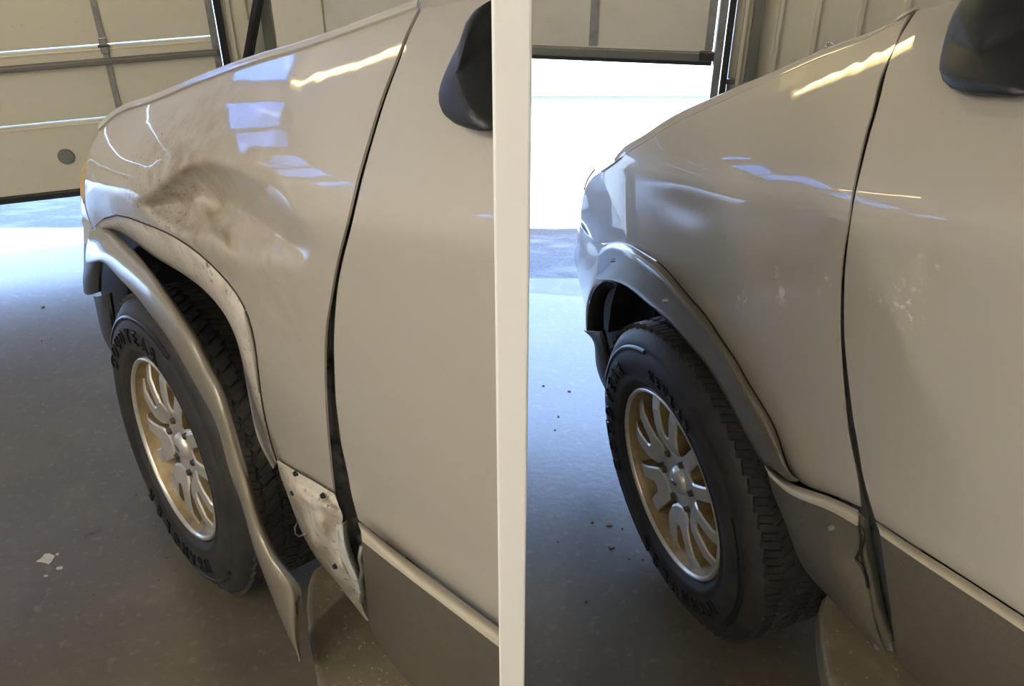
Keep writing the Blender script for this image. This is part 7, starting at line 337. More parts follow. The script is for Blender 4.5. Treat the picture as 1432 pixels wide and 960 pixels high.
    'R_clad': [[[-6031,280,7971],[-6262,289,8034],[-6485,297,8095],[-6700,302,8153],[-6907,304,8207],[-7107,303,8260],[-7301,301,8310],[-7489,299,8358],[-7672,296,8405],[-7851,293,8451],[-8024,291,8494],[-8194,288,8535],[-8359,286,8574],[-8520,284,8611],[-8677,282,8647],[-8831,280,8681],[-10031,240,8681],[-11831,200,8681],[-14331,160,8681],[-16831,120,8681]],[[-6122,259,7745],[-6353,269,7819],[-6575,278,7887],[-6788,283,7944],[-6991,285,7992],[-7186,284,8034],[-7376,282,8075],[-7562,279,8118],[-7743,276,8164],[-7920,273,8210],[-8093,270,8257],[-8262,268,8302],[-8426,265,8345],[-8586,263,8387],[-8743,261,8428],[-8896,259,8467],[-10096,219,8467],[-11896,179,8467],[-14396,139,8467],[-16896,99,8467]],[[-6209,225,7497],[-6439,236,7578],[-6660,244,7650],[-6870,250,7706],[-7070,251,7749],[-7263,250,7784],[-7451,248,7818],[-7634,245,7857],[-7814,242,7900],[-7991,239,7947],[-8163,237,7995],[-8331,234,8042],[-8495,232,8087],[-8655,230,8132],[-8811,227,8175],[-8963,225,8217],[-10163,185,8217],[-11963,145,8217],[-14463,105,8217],[-16963,65,8217]],[[-6288,168,7209],[-6515,176,7286],[-6733,182,7354],[-6942,186,7409],[-7142,187,7450],[-7335,187,7485],[-7522,185,7518],[-7706,183,7555],[-7886,180,7597],[-8062,178,7641],[-8234,176,7685],[-8402,174,7730],[-8566,173,7773],[-8727,171,7816],[-8883,169,7858],[-9036,168,7898],[-10236,128,7898],[-12036,88,7898],[-14536,48,7898],[-17036,8,7898]],[[-6357,88,6883],[-6580,91,6948],[-6795,94,7007],[-7004,96,7059],[-7205,96,7104],[-7400,96,7143],[-7589,95,7181],[-7775,94,7218],[-7956,93,7256],[-8132,92,7295],[-8305,91,7334],[-8474,91,7372],[-8639,90,7410],[-8800,89,7447],[-8957,88,7484],[-9111,88,7519],[-10311,48,7519],[-12111,8,7519],[-14611,-32,7519],[-17111,-72,7519]],[[-6415,0,6545],[-6636,0,6601],[-6850,0,6654],[-7058,0,6705],[-7261,0,6752],[-7458,0,6795],[-7649,0,6836],[-7836,0,6873],[-8018,0,6907],[-8196,0,6941],[-8369,0,6973],[-8539,0,7007],[-8705,0,7040],[-8867,0,7073],[-9026,0,7106],[-9181,0,7138],[-10381,-40,7138],[-12181,-80,7138],[-14681,-120,7138],[-17181,-160,7138]],[[-6458,-89,6211],[-6679,-90,6271],[-6895,-91,6327],[-7103,-91,6378],[-7306,-92,6424],[-7503,-91,6465],[-7695,-91,6502],[-7882,-91,6535],[-8064,-91,6566],[-8242,-90,6596],[-8416,-90,6627],[-8587,-90,6659],[-8754,-90,6693],[-8917,-89,6727],[-9077,-89,6762],[-9234,-89,6796],[-10434,-129,6796],[-12234,-169,6796],[-14734,-209,6796],[-17234,-249,6796]],[[-6465,-212,5854],[-6689,-213,5921],[-6906,-213,5982],[-7116,-213,6035],[-7319,-213,6077],[-7516,-213,6111],[-7708,-213,6140],[-7895,-213,6167],[-8077,-213,6195],[-8256,-213,6223],[-8432,-213,6254],[-8604,-213,6289],[-8773,-212,6326],[-8938,-212,6365],[-9100,-212,6405],[-9259,-212,6445],[-10459,-252,6445],[-12259,-292,6445],[-14759,-332,6445],[-17259,-372,6445]],[[-6413,-411,5433],[-6640,-410,5500],[-6860,-410,5560],[-7073,-410,5610],[-7278,-410,5646],[-7476,-410,5674],[-7669,-410,5697],[-7858,-410,5719],[-8043,-410,5742],[-8225,-410,5767],[-8403,-410,5798],[-8578,-410,5835],[-8751,-410,5876],[-8919,-410,5921],[-9085,-411,5967],[-9246,-411,6013],[-10446,-451,6013],[-12246,-491,6013],[-14746,-531,6013],[-17246,-571,6013]],[[-6307,-686,4943],[-6537,-685,4998],[-6760,-685,5048],[-6975,-685,5090],[-7184,-685,5121],[-7387,-685,5145],[-7584,-685,5164],[-7777,-685,5181],[-7966,-685,5198],[-8151,-685,5220],[-8334,-685,5248],[-8514,-685,5285],[-8692,-686,5330],[-8866,-686,5378],[-9036,-686,5430],[-9203,-686,5482],[-10403,-726,5482],[-12203,-766,5482],[-14703,-806,5482],[-17203,-846,5482]],[[-6177,-1000,4415],[-6409,-1000,4451],[-6634,-1000,4485],[-6854,-1000,4515],[-7067,-1000,4540],[-7275,-1000,4561],[-7478,-1000,4578],[-7676,-1000,4590],[-7870,-1000,4602],[-8060,-1000,4618],[-8248,-1000,4643],[-8434,-1000,4679],[-8617,-1000,4726],[-8797,-1000,4778],[-8973,-1000,4835],[-9146,-1000,4893],[-10346,-1040,4893],[-12146,-1080,4893],[-14646,-1120,4893],[-17146,-1160,4893]]],
    'R_shield': [[[7684,-1700,4639],[6805,-1697,5234],[6039,-1704,5637],[5388,-1727,5803],[4812,-1761,5812],[4279,-1800,5748]],[[7705,-1700,3942],[6838,-1696,4387],[6058,-1702,4742],[5375,-1724,4981],[4761,-1759,5138],[4193,-1800,5252]],[[7213,-1700,2973],[6510,-1694,3420],[5864,-1699,3806],[5283,-1721,4106],[4754,-1757,4339],[4261,-1800,4537]],[[6126,-1600,1892],[5856,-1637,2298],[5570,-1676,2675],[5243,-1716,3010],[4875,-1757,3303],[4494,-1800,3568]]],
    'R_nozzle': [[254,-2336,13351],[350,-2420,13380],[340,-2466,13416],[212,-2427,13429],[107,-2390,13436]],
    'R_split': [[-5655,300,7840],[-5771,300,7684],[-5803,320,7502],[-5744,300,7179],[-5849,280,7147],[-5937,200,6940],[-5975,120,6679]],
    'R_board': [[-4212,-1035,4200],[-4277,-867,4200],[-4400,-706,4200],[-4634,-511,4200],[-5147,-167,4200],[-5500,41,4200],[-6347,469,4200]],
    'R_mirror': [[-2470,-2426,14884],[-2393,-2433,14723],[-2330,-2439,14558],[-2296,-2445,14389],[-2408,-2320,14261],[-2619,-2099,14170],[-2826,-1887,14081],[-3059,-1677,13999],[-3348,-1487,13946],[-3652,-1358,13941],[-3911,-1296,13971],[-4135,-1267,14016],[-4329,-1259,14068],[-4525,-1252,14121],[-4726,-1245,14176],[-4875,-1265,14237],[-4918,-1340,14307],[-4835,-1482,14388],[-4664,-1671,14476],[-4452,-1881,14565],[-4234,-2091,14648],[-4007,-2297,14724],[-3882,-2351,14836],[-3770,-2355,14949],[-3627,-2360,15051],[-3467,-2367,15147]],
    'wheelL': [-0.8068, 1.6957, 0.7021, 0.2303],
    'wheelR': [0.3604, 1.5776, 0.3447, 0.2262],
    'glints': [[-0.144, -0.0, 0.953], [-0.242, 0.0, 1.037], [-0.339, 0.0, 1.095], [-0.453, 0.0, 1.128], [-0.505, 0.0, 1.149], [-0.529, 0.0, 1.214]],
}

# ------------------------------------------------------------------ setting
LW0 = Vector((-1.898, 3.431, 0)); LWY = R(16.5)      # back wall of the first bay
RW0 = Vector((.147, 3.045, 0)); RWY = R(-7.6)        # back wall of the second bay
CEIL = 3.3
mesh_obj('floor', [(-5.2, -4.2, 0), (4.6, -4.2, 0), (4.6, 2.45, 0), (RW0.x, RW0.y - .0, 0), (-.68, 3.155, 0), (-.68, 3.79, 0), (-1.898, 3.431, 0), (-5.2, 2.45, 0)], [(0, 1, 2, 3, 4, 5, 6, 7)], M['concrete'])['kind'] = 'structure'

def slab(name, a, b, z0, z1, th, material, parent=None, kind='structure'):
    """Vertical wall slab from plan point a to b."""
    a = Vector((*a, 0)); b = Vector((*b, 0)); d = b - a
    n = Vector((-d.y, d.x, 0)).normalized() * th
    V = [a, b, b + n, a + n]
    V = [Vector((v.x, v.y, z)) for z in (z0, z1) for v in V]
    F = [(0, 3, 2, 1), (4, 5, 6, 7), (0, 1, 5, 4), (1, 2, 6, 5), (2, 3, 7, 6), (3, 0, 4, 7)]
    o = mesh_obj(name, V, F, material, parent)
    if kind: o['kind'] = kind
    return o
def LP(a, off=0):   # plan point on the first back wall, a metres along it
    d = Vector((math.cos(LWY), math.sin(LWY), 0)); n = Vector((-math.sin(LWY), math.cos(LWY), 0))
    p = LW0 + d * a + n * off
    return (p.x, p.y)
def RP(a, off=0):
    d = Vector((math.cos(RWY), math.sin(RWY), 0)); n = Vector((-math.sin(RWY), math.cos(RWY), 0))
    p = RW0 + d * a + n * off
    return (p.x, p.y)
WZ0, WZ1 = 1.68, 1.97
L0, L1 = -1.5, .79       # closed overhead door, along the wall
R0, R1 = -.78, .515      # open bay
slab('wall_back_left', LP(L1 + .03), LP(1.34), 0, WZ0, .12, M['wall'])
slab('wall_back_left', LP(-3.4), LP(L0), 0, WZ0, .12, M['wall'])
slab('wall_back_left', LP(L0), LP(L1 + .03), 1.62, WZ0, .12, M['wall'])
slab('wall_back_right', RP(R1 + .04), RP(4.6), 0, CEIL, .12, M['wall'])
slab('wall_back_right', RP(-.95), RP(R0), 0, CEIL, .12, M['wall'])
slab('wall_back_right', RP(R0), RP(R1 + .04), 1.7, CEIL, .12, M['wall'])
slab('wall_back_return', (-.66, 3.16), (-.66, 3.82), 0, CEIL, .1, M['wall'])
# ribs of the wall cladding
for i, a in enumerate((.845, .905, .97, 1.04)):
    p = LP(a, -.008); box_obj('wall_rib', (p[0], p[1], 1.6), (.012, .016, 3.2), M['wall'], None, Matrix.Rotation(LWY, 3, 'Z'))['kind'] = 'structure'
for i, a in enumerate((.585, .69, .80, .93, 1.06)):
    p = RP(a, -.008); box_obj('wall_rib', (p[0], p[1], 1.6), (.012, .016, 3.2), M['wall'], None, Matrix.Rotation(RWY, 3, 'Z'))['kind'] = 'structure'
slab('wall_right', (4.5, -4.2), (4.5, 2.6), 0, CEIL, -.12, M['wall_white'])
slab('wall_near', (-5.2, -4.1), (4.6, -4.1), 0, CEIL, -.12, M['wall_white'])
for (x0, x1, y1) in ((-5.3, -.62, 4.0), (-.62, 4.7, 3.15)):
    box_obj('ceiling', ((x0 + x1) / 2, (y1 - 4.3) / 2, CEIL + .06), (x1 - x0, y1 + 4.3, .12), M['ceil'])['kind'] = 'structure'
def wall_box(name, P, yaw, a0, a1, z0, z1, d0, d1, material, parent=None, bevel=0):
    c0 = P((a0 + a1) / 2, (d0 + d1) / 2)
    return box_obj(name, (c0[0], c0[1], (z0 + z1) / 2), (a1 - a0, abs(d1 - d0), z1 - z0), material, parent, Matrix.Rotation(yaw, 3, 'Z'), bevel)
# left wall with a high strip of windows
WX = -4.6
def window_row(name0, P, yaw, edges, z0, z1):
    for i, (a, b) in enumerate(edges):
        w = empty('window_%d' % (name0 + i)); w['kind'] = 'structure'; w['label'] = 'high window onto the sky'
        mid = (a + b) / 2
        for q in (a + .012, mid, b - .012): wall_box('window_frame', P, yaw, q - .012, q + .012, z0, z1, .03, .08, M['strut'], w)
        for z_ in (z0 + .012, z1 - .012): wall_box('window_frame', P, yaw, a, b, z_ - .012, z_ + .012, .03, .08, M['strut'], w)
        for q0, q1 in ((a + .024, mid - .012), (mid + .012, b - .024)): wall_box('pane', P, yaw, q0, q1, z0 + .024, z1 - .024, .05, .056, M['glass'], w)
def XP(a, off=0): return (WX - off, a)
slab('wall_left', (WX, 3.2), (WX, -4.2), 0, WZ0, -.12, M['wall_white'])
slab('wall_left', (WX, 3.2), (WX, -4.2), WZ1, CEIL, -.12, M['wall_white'])
EX = [(-2.6, -1.6), (-1.4, -.4), (-.2, .8), (1.0, 2.0)]
prev = -4.2
for a, b in EX + [(3.2, 3.2)]:
    slab('wall_left', (WX, a), (WX, prev), WZ0, WZ1, -.12, M['wall_white']); prev = b
window_row(1, XP, R(90), EX, WZ0, WZ1)
# clerestory row over the closed door
EL = [(-2.62, -1.92), (-1.80, -1.10), (-.98, -.28), (-.16, .54), (.66, 1.30)]
prev = -3.4
for a, b in EL + [(1.34, 1.34)]:
    slab('wall_back_left', LP(prev), LP(a), WZ0, WZ1, .12, M['wall']); prev = b
slab('wall_back_left', LP(-3.4), LP(1.34), WZ1, CEIL, .12, M['wall'])
window_row(5, LP, LWY, EL, WZ0, WZ1)


# the white steel post that stands between the two bays
post = box_obj('post', (.0, .62, CEIL / 2), (.0262, .026, CEIL), M['post'], None, None, .002)
prop(post, 'slim white painted steel post standing between the two cars', 'post')

# ------------------------------------------------------------------ closed overhead door of the first bay
d1 = empty('door_1'); d1['kind'] = 'structure'; d1['label'] = 'closed cream sectional overhead door behind the dented car'
z = .235
for k, (za, zb) in enumerate(((.235, .517), (.523, .797), (.803, 1.09), (1.096, 1.37), (1.376, 1.63))):
    wall_box('door_panel', LP, LWY, L0, L1, za, zb, .012, .05, M['door_cream'], d1, .004)
    wall_box('panel_lip', LP, LWY, L0, L1, zb - .018, zb - .011, .008, .014, M['door_cream'], d1, .002)
for a in (-1.1, -.36, .372):
    for za, zb in ((.255, .505), (.53, .785), (.81, 1.08)):
        wall_box('hinge_stile', LP, LWY, a - .011, a + .011, za, zb, .004, .013, M['galv'], d1, .001)
    for zc in (.52, .80):
        h = wall_box('hinge', LP, LWY, a - .014, a + .014, zc - .03, zc + .03, -.004, .006, M['galv'], d1, .003)
        wall_box('hinge_pin', LP, LWY, a - .02, a + .02, zc - .005, zc + .005, -.010, -.002, M['steel'], h, .002)
wall_box('end_stile', LP, LWY, L1 - .028, L1, .235, 1.7, .002, .013, M['galv'], d1, .001)
wall_box('strut', LP, LWY, L0, L1 - .01, .733, .752, -.022, .008, M['strut'], d1, .003)
wall_box('bottom_seal', LP, LWY, L0, L1, .208, .238, .0, .045, M['seal'], d1, .006)
pc = LP(.134, .009)
bm = bmesh.new(); bmesh.ops.create_cone(bm, cap_ends=True, segments=28, radius1=.033, radius2=.030, depth=.014, matrix=Matrix.Translation((pc[0], pc[1], .378)) @ Matrix.Rotation(LWY, 4, 'Z') @ Matrix.Rotation(R(90), 4, 'X'))
bm_obj('round_plug', bm, M['plug'], d1)
tr1 = wall_box('trim_1', LP, LWY, L1 + .002, L1 + .03, 0, 2.2, -.03, .03, M['black']); tr1['kind'] = 'structure'
p = LP(.98, -.02); tr = box_obj('trim_2', (p[0], p[1], 1.6), (.04, .03, 3.2), M['strut'], None, Matrix.Rotation(LWY, 3, 'Z')); tr['kind'] = 'structure'
a = Vector((*LP(.83, -.06), .55)); b = Vector((*LP(1.06, -.10), 1.25))
po = tube('lift_pole', [a, a.lerp(b, .5), b], .020, M['black'], None, 14)
prop(po, 'black pole leaning against the cream wall behind the dented car hood', 'pole')

# ------------------------------------------------------------------ raised overhead door of the second bay
d2 = empty('door_2'); d2['kind'] = 'structure'; d2['label'] = 'raised pale overhead door above the bright doorway'
for za, zb in ((.932, 1.21), (1.216, 1.5), (1.506, 1.72)):
    wall_box('door_panel', RP, RWY, R0, R1 - .02, za, zb, .012, .05, M['door_white'], d2, .004)
wall_box('bottom_rail', RP, RWY, R0, R1 - .015, .908, .938, .0, .052, M['strut'], d2, .004)
wall_box('bottom_seal', RP, RWY, R0, R1 - .015, .893, .909, .008, .044, M['seal'], d2, .004)
for a in (-.2, .115, R1 - .03):
    wall_box('hinge_stile', RP, RWY, a - .013, a + .013, .945, 1.2, .004, .013, M['galv'], d2, .001)
wall_box('roller_bracket', RP, RWY, R1 - .06, R1 - .005, .915, .945, -.014, .0, M['steel'], d2, .003)
tr = wall_box('trim_3', RP, RWY, R1 - .012, R1 + .012, 0, 2.0, -.035, .03, M['galv']); tr['kind'] = 'structure'
tr = wall_box('trim_4', RP, RWY, R1 + .016, R1 + .034, 0, 2.0, -.045, -.008, M['seal']); tr['kind'] = 'structure'
tr = wall_box('trim_5', RP, RWY, R1 + .09, R1 + .118, 0, 2.8, -.05, -.002, M['strut']); tr['kind'] = 'structure'
tr = wall_box('trim_6', RP, RWY, R1 + .03, R1 + .062, .845, .862, -.02, -.002, M['galv']); tr['kind'] = 'structure'

# ------------------------------------------------------------------ outside
def ground(name, x0, x1, y0, y1, z0, z1, m):
    mesh_obj(name, [(x0, y0, z0), (x1, y0, z0), (x1, y1, z1), (x0, y1, z1), (x0, y0, z0 - .3), (x1, y0, z0 - .3), (x1, y1, z1 - .3), (x0, y1, z1 - .3)],
             [(0, 1, 2, 3), (7, 6, 5, 4), (0, 4, 5, 1), (1, 5, 6, 2), (2, 6, 7, 3), (3, 7, 4, 0)], m)['kind'] = 'structure'
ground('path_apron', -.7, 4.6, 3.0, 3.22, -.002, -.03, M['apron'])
ground('path_driveway', -.7, 6, 3.22, 5.3, -.03, -.86, M['asphalt'])
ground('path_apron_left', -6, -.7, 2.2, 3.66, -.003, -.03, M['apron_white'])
ground('path_driveway_left', -9, -.7, 3.66, 9, -.03, -2.0, M['asphalt'])
box_obj('exterior_wall', (2.45, 5.35, -.1), (6.9, .2, 1.8), M['outside_white'])['kind'] = 'structure'
box_obj('exterior_trim', (2.45, 5.235, .035), (6.9, .03, .03), M['outside_trim'])['kind'] = 'structure'


# ------------------------------------------------------------------ lamps (hung shop lights; the ceiling battens are unseen, added as fill)
def batten(x, y, z, length, rz, label, single=False):
    f = empty('shop_or_fill_light', (x, y, z), rz)
    prop(f, label, 'light', 'hung shop lights and added fill battens')
    box_obj('housing', (0, 0, .06), (length + .06, .05 if single else .13, .06), M['fixture'], f, None, .006)
    for s in ((0,) if single else (-1, 1)):
        tube('tube', [(-length / 2, s * .035, .012), (0, s * .035, .012), (length / 2, s * .035, .012)], .009 if single else .014, M['shop_tube' if single else 'tube'], f, 10)
    for s in (-1, 1):
        box_obj('end_cap', (s * (length / 2 + .012), 0, .012), (.024, .11, .045), M['fixture'], f, None, .004)
    for s in (-1, 1):
        tube('hanger', [(s * length * .35, 0, .09), (s * length * .35, 0, CEIL - z)], .006, M['galv'], f)
for i, (x, y, z_, ln, rz, lab) in enumerate((
        (-1.47, 2.87, 1.95, 1.45, -43, 'shop light hung low in front of the dented car'),
        (.31, 2.69, 1.80, .78, -54, 'shop light hung low in front of the repaired car'),
        (-2.2, .3, 2.95, 1.8, 60, 'added fill light near the ceiling left of the dented car'),  # this and the next two: unseen ceiling lamps, added as general fill
        (-1.3, -1.0, 2.95, 1.8, 90, 'added fill light near the ceiling left of the white post'),
        (-3.4, -1.6, 2.95, 1.8, 90, 'added fill light near the left wall'))):
    batten(x, y, z_, ln, R(rz), lab, z_ < 2.2)
batten(-1.2, -2.6, 2.95, 1.8, R(0), 'added fill light near the ceiling behind the viewer on the left')  # unseen lamp, added behind the viewer to brighten the cars
batten(.4, -3.2, 2.95, 1.8, R(0), 'added fill light near the ceiling behind the viewer on the right')  # second added lamp, for the same brightening


# ------------------------------------------------------------------ wheel
def wheel(parent, fr, tilt, words):
    """Local axes: x forward, y outward, z up, centre at the origin."""
    w = empty('wheel', (0, 0, 0), 0, parent)
    k = fr / .23
    w.scale = (k, k, k)
    prof = [(.222, -.20), (.232, -.212), (.27, -.232), (.32, -.236), (.352, -.226), (.368, -.208), (.373, -.19), (.374, -.10), (.3735, -.03), (.369, -.014),
            (.352, .002), (.338, .011), (.333, .010), (.328, .014), (.30, .022), (.275, .020), (.262, .015), (.257, .018), (.248, .014), (.238, .004), (.230, -.004), (.222, -.02)]
    lathe('tire', prof, M['rubber'], w, 128)
    # tread: rows of staggered lugs with sipes
    bm = bmesh.new()
    n = 64
    for row, (y, wd, dp) in enumerate(((-.030, .030, .008), (-.068, .033, .008), (-.106, .033, .008), (-.144, .033, .008), (-.182, .030, .008))):
        for i in range(n):
            t = 2 * math.pi * (i + (row % 2) * .5) / n
            rot = Matrix.Rotation(-t, 3, 'Y') @ Matrix.Rotation(R((-22, 26, -20, 26, -22)[row]), 3, 'X')
            rr = .3755
            for h in (-1, 1):
                tt = t + h * .0205
                rt = Matrix.Rotation(-tt, 3, 'Y') @ Matrix.Rotation(R((-20, 30, -24, 30, -20)[row]), 3, 'X')
                box(bm, (rr * math.cos(tt), y + h * .002, rr * math.sin(tt)), (.009, wd, .0135), rt)
    # shoulder lugs running down onto the sidewall
    for i in range(n):
        t = 2 * math.pi * i / n
        rt = Matrix.Rotation(-t, 3, 'Y') @ Matrix.Rotation(R(-38), 3, 'Z')
        box(bm, (.364 * math.cos(t), -.017, .364 * math.sin(t)), (.024, .007, .020 if i % 2 else .014), rt)
    bm_obj('tread', bm, M['rubber'], w)
    # raised bands on the sidewall, each its own piece
    for t0, t1 in words['bands']:
        m_ = 14; V = []; F = []
        for i in range(m_ + 1):
            a = R(t0 + (t1 - t0) * i / m_)
            V += [(-r * math.sin(a), yy, r * math.cos(a)) for r, yy in ((.337, .010), (.336, .0145), (.327, .0175), (.326, .012))]
        for i in range(m_):
            for j in range(3): F.append((i * 4 + j, i * 4 + 4 + j, i * 4 + 5 + j, i * 4 + 1 + j))
        mesh_obj('sidewall_band', V, F, M['rubber_letter'], w, True)
    # raised letters set round the sidewall
    for text, ang, rad, size, step in words['text']:
        for i, ch in enumerate(text):
            cu = bpy.data.curves.new('letter', 'FONT'); cu.body = ch; cu.size = size; cu.align_x = 'CENTER'; cu.extrude = .0022; cu.resolution_u = 2; cu.offset = .0002
            to = bpy.data.objects.new('letter', cu); C.objects.link(to)
            me = to.to_mesh()
            V = []; ph = R(ang + (i - (len(text) - 1) / 2) * step)
            for v in me.vertices:
                x, y, zz = v.co
                r = rad + y; a = ph + x / (rad + size * .35)
                V.append((-r * math.sin(a), np.interp(r, (.248, .262, .275, .30, .328), (.0165, .0175, .0225, .0245, .0165)) + zz, r * math.cos(a)))
            F = [tuple(pl_.vertices) for pl_ in me.polygons]
            to.to_mesh_clear()
            bpy.data.objects.remove(to); bpy.data.curves.remove(cu)
            mesh_obj('sidewall_letter', V, F, M['rubber_letter'], w)
    # rim
    rim = lathe('rim', [(.222, -.21), (.205, -.20), (.196, -.17), (.192, -.06), (.200, -.03), (.213, -.018), (.219, -.006), (.2215, .003), (.226, .007), (.231, .004), (.232, -.003), (.226, -.012)], M['alloy_dirty'], w, 96)
    lathe('rim_lip', [(.2205, .0), (.2222, .005), (.226, .0085), (.2315, .005), (.2325, -.002)], M['alloy'], w, 96)
    lathe('brake_disc', [(0.0, -.13), (.15, -.13), (.15, -.145), (0.0, -.145)], M['steel'], w, 48)
    lathe('wheel_back', [(0.0, -.17), (.20, -.17)], M['black'], w, 32)
    lathe('hub', [(0, -.024), (.034, -.024), (.040, -.021), (.074, -.022), (.084, -.034), (.090, -.085), (.05, -.10), (0, -.10)], M['alloy'], w, 48)
    # six forked spokes
    def spoke():
        bm = bmesh.new()
        P = []
        def pol(r, a, y): return (r * math.sin(R(a)), y, r * math.cos(R(a)))
        out_ = [(.219, -18.5), (.18, -19.5), (.145, -21.5), (.115, -24.5), (.092, -26), (.075, -17), (.068, 0)]
        inn_ = [(.219, -8.8), (.18, -8), (.15, -7.2), (.130, -6.4), (.122, -4.5), (.119, -2), (.118, 0)]
        out_ += [(r, -a) for r, a in out_[-2::-1]]; inn_ += [(r, -a) for r, a in inn_[-2::-1]]
        def yf(r): return -.004 - .014 * max(0, (r - .16) / .06) ** 2 - .014 * max(0, (.12 - r) / .045)
        rows = []
        for (ro, ao), (ri, ai) in zip(out_, inn_):
            po = Vector(pol(ro, ao, yf(ro))); pi = Vector(pol(ri, ai, yf(ri))); d = (pi - po) * .16
            back = -.060
            rows.append([bm.verts.new(q) for q in (
                (po.x, back, po.z), (po.x, po.y - .004, po.z), po + d * .6 + Vector((0, .0, 0)), pi - d * .6, (pi.x, pi.y - .004, pi.z), (pi.x, back, pi.z))])
        for a, b in zip(rows, rows[1:]):
            for k in range(6):
                k2 = (k + 1) % 6
                bm.faces.new((a[k], a[k2], b[k2], b[k]))
        bm.faces.new(rows[0]); bm.faces.new(rows[-1][::-1])
        bmesh.ops.recalc_face_normals(bm, faces=bm.faces[:])
        return bm
    s0 = None
    for i in range(6):
        if s0 is None:
            s0 = bm_obj('spoke', spoke(), M['alloy'], w); o = s0
            s0.data.materials.append(M['alloy_dirty'])
            for pg in s0.data.polygons:
                if abs(pg.normal.y) < .35 and pg.area > 4e-5: pg.material_index = 1
        else:
            o = s0.copy(); C.objects.link(o); o.parent = w
        o.rotation_euler = (0, R(60 * i + words['spin']), 0)
    for i in range(6):
        a = R(60 * i + 30 + words['spin'])
        bm = bmesh.new()
        bmesh.ops.create_cone(bm, cap_ends=True, segments=6, radius1=.0105, radius2=.008, depth=.014, matrix=Matrix.Translation((.066 * math.sin(a), -.020, .066 * math.cos(a))) @ Matrix.Rotation(R(-90), 4, 'X'))
        bm_obj('lug_nut', bm, M['steel'], w)
    lathe('center_cap', [(0, -.008), (.012, -.0085), (.026, -.012), (.033, -.018), (.036, -.03)], M['alloy'], w, 40)
    bd = lathe('cap_badge', [(0, -.0065), (.009, -.0068), (.011, -.0088)], M['badge'], w, 24); bd.scale = (1.35, 1, .62); bd.rotation_euler = (0, R(words['spin']), 0)
    return w

def place_wheel(root, yaw_body, data, tilt, words):
    X, Y, yw, rr = data
    w = wheel(root, rr, tilt, words)
    # orientation: outward axis tilted by `tilt`, yaw yw, in the vehicle frame
    n = Vector((-math.cos(yw) * math.cos(tilt), -math.sin(yw) * math.cos(tilt), math.sin(tilt)))
    f = Vector((-math.sin(yw), math.cos(yw), 0)); u = f.cross(n)
    Mw = Matrix((f, n, u)).transposed()
    Mr = Matrix.Rotation(R(90) + yaw_body, 3, 'Z')
    w.rotation_euler = (Mr.transposed() @ Mw).to_euler()
    p = Mr.transposed() @ (Vector((X, Y, .38)) - Vector(root.location))
    w.location = p
    # rubber flattens where it meets the floor
    mw = Matrix.Translation((X, Y, .38)) @ (Mw @ Matrix.Diagonal(w.scale)).to_4x4(); inv = mw.inverted()
    for ch in w.children:
        if ch.name.split('.')[0] in ('tire', 'tread', 'sidewall_letter'):
            for v in ch.data.vertices:
                g = mw @ v.co
                if g.z < .002: g.z = .002; v.co = inv @ g
    return w

# ------------------------------------------------------------------ vehicles
def hole(name, c, r, parent, m, depth=.006):
    bm = bmesh.new()
    bmesh.ops.create_cone(bm, cap_ends=True, segments=14, radius1=r, radius2=r * .8, depth=depth, matrix=Matrix.Translation(c) @ Matrix.Rotation(R(-90), 4, 'X'))
    return bm_obj(name, bm, m, parent)

def dome(name, outline, rise, m, parent):
    """A padded cap over a closed outline (vehicle coordinates); the cap swells outward (+y)."""
    P = [Vector(p) for p in outline]
    c = sum(P, Vector()) / len(P)
    V = []; F = []
    lev = [(1.0, -.035), (1.0, -.004), (.985, .004), (.93, .35 * rise), (.8, .68 * rise), (.6, .88 * rise), (.35, .97 * rise), (.12, rise)]
    n = len(P)
    for s, dy in lev:
        for p in P:
            q = c + (p - c) * s
            V.append((q.x, q.y + dy, q.z))
    for l in range(len(lev) - 1):
        for i in range(n):
            j = (i + 1) % n
            F.append((l * n + i, l * n + j, (l + 1) * n + j, (l + 1) * n + i))
    F.append(tuple((len(lev) - 1) * n + i for i in range(n)))
    bm = bmesh.new()
    vs = [bm.verts.new(v) for v in V]
    for f in F: bm.faces.new([vs[i] for i in f])
    return bm_obj(name, bm, m, parent, True)

def board(pts, rear_s, inner_t, z, th, parent):
    P = [(p[0], p[1]) for p in pts]
    P = [(P[0][0], inner_t)] + P + [(rear_s, P[-1][1] + .01), (rear_s, inner_t)]
    bm = bmesh.new()
    f = bm.faces.new([bm.verts.new((s, t, z)) for s, t in P])
    ex = bmesh.ops.extrude_face_region(bm, geom=[f])
    for v in ex['geom']:
        if isinstance(v, bmesh.types.BMVert): v.co.z -= th
    bmesh.ops.recalc_face_normals(bm, faces=bm.faces[:])
    bmesh.ops.bevel(bm, geom=[e for e in bm.edges if abs(e.verts[0].co.z - z) < 1e-4 and abs(e.verts[1].co.z - z) < 1e-4], offset=.012, segments=3, affect='EDGES', profile=.5)
    return bm_obj('running_board', bm, M['board'], parent)

def liner(parent, s0, s1, t0, t1, z0, ztop):
    """Black wheel-arch tub: inner wall plus an arched roof."""
    V = []; F = []; n = 18
    for i in range(n + 1):
        a = math.pi * i / n
        s = (s0 + s1) / 2 + (s1 - s0) / 2 * math.cos(a) * -1; zz = z0 + (ztop - z0) * math.sin(a) ** .8
        V += [(s, t0, zz), (s, t1, zz), (s, t1, z0 - .05)]
    for i in range(n):
        a, b = i * 3, (i + 1) * 3
        F += [(a, b, b + 1, a + 1), (a + 1, b + 1, b + 2, a + 2)]
    o = mesh_obj('wheel_arch_liner', V, F, M['black'], parent, False)
    s = o.modifiers.new('thickness', 'SOLIDIFY'); s.thickness = .004; s.offset = 0
    return o

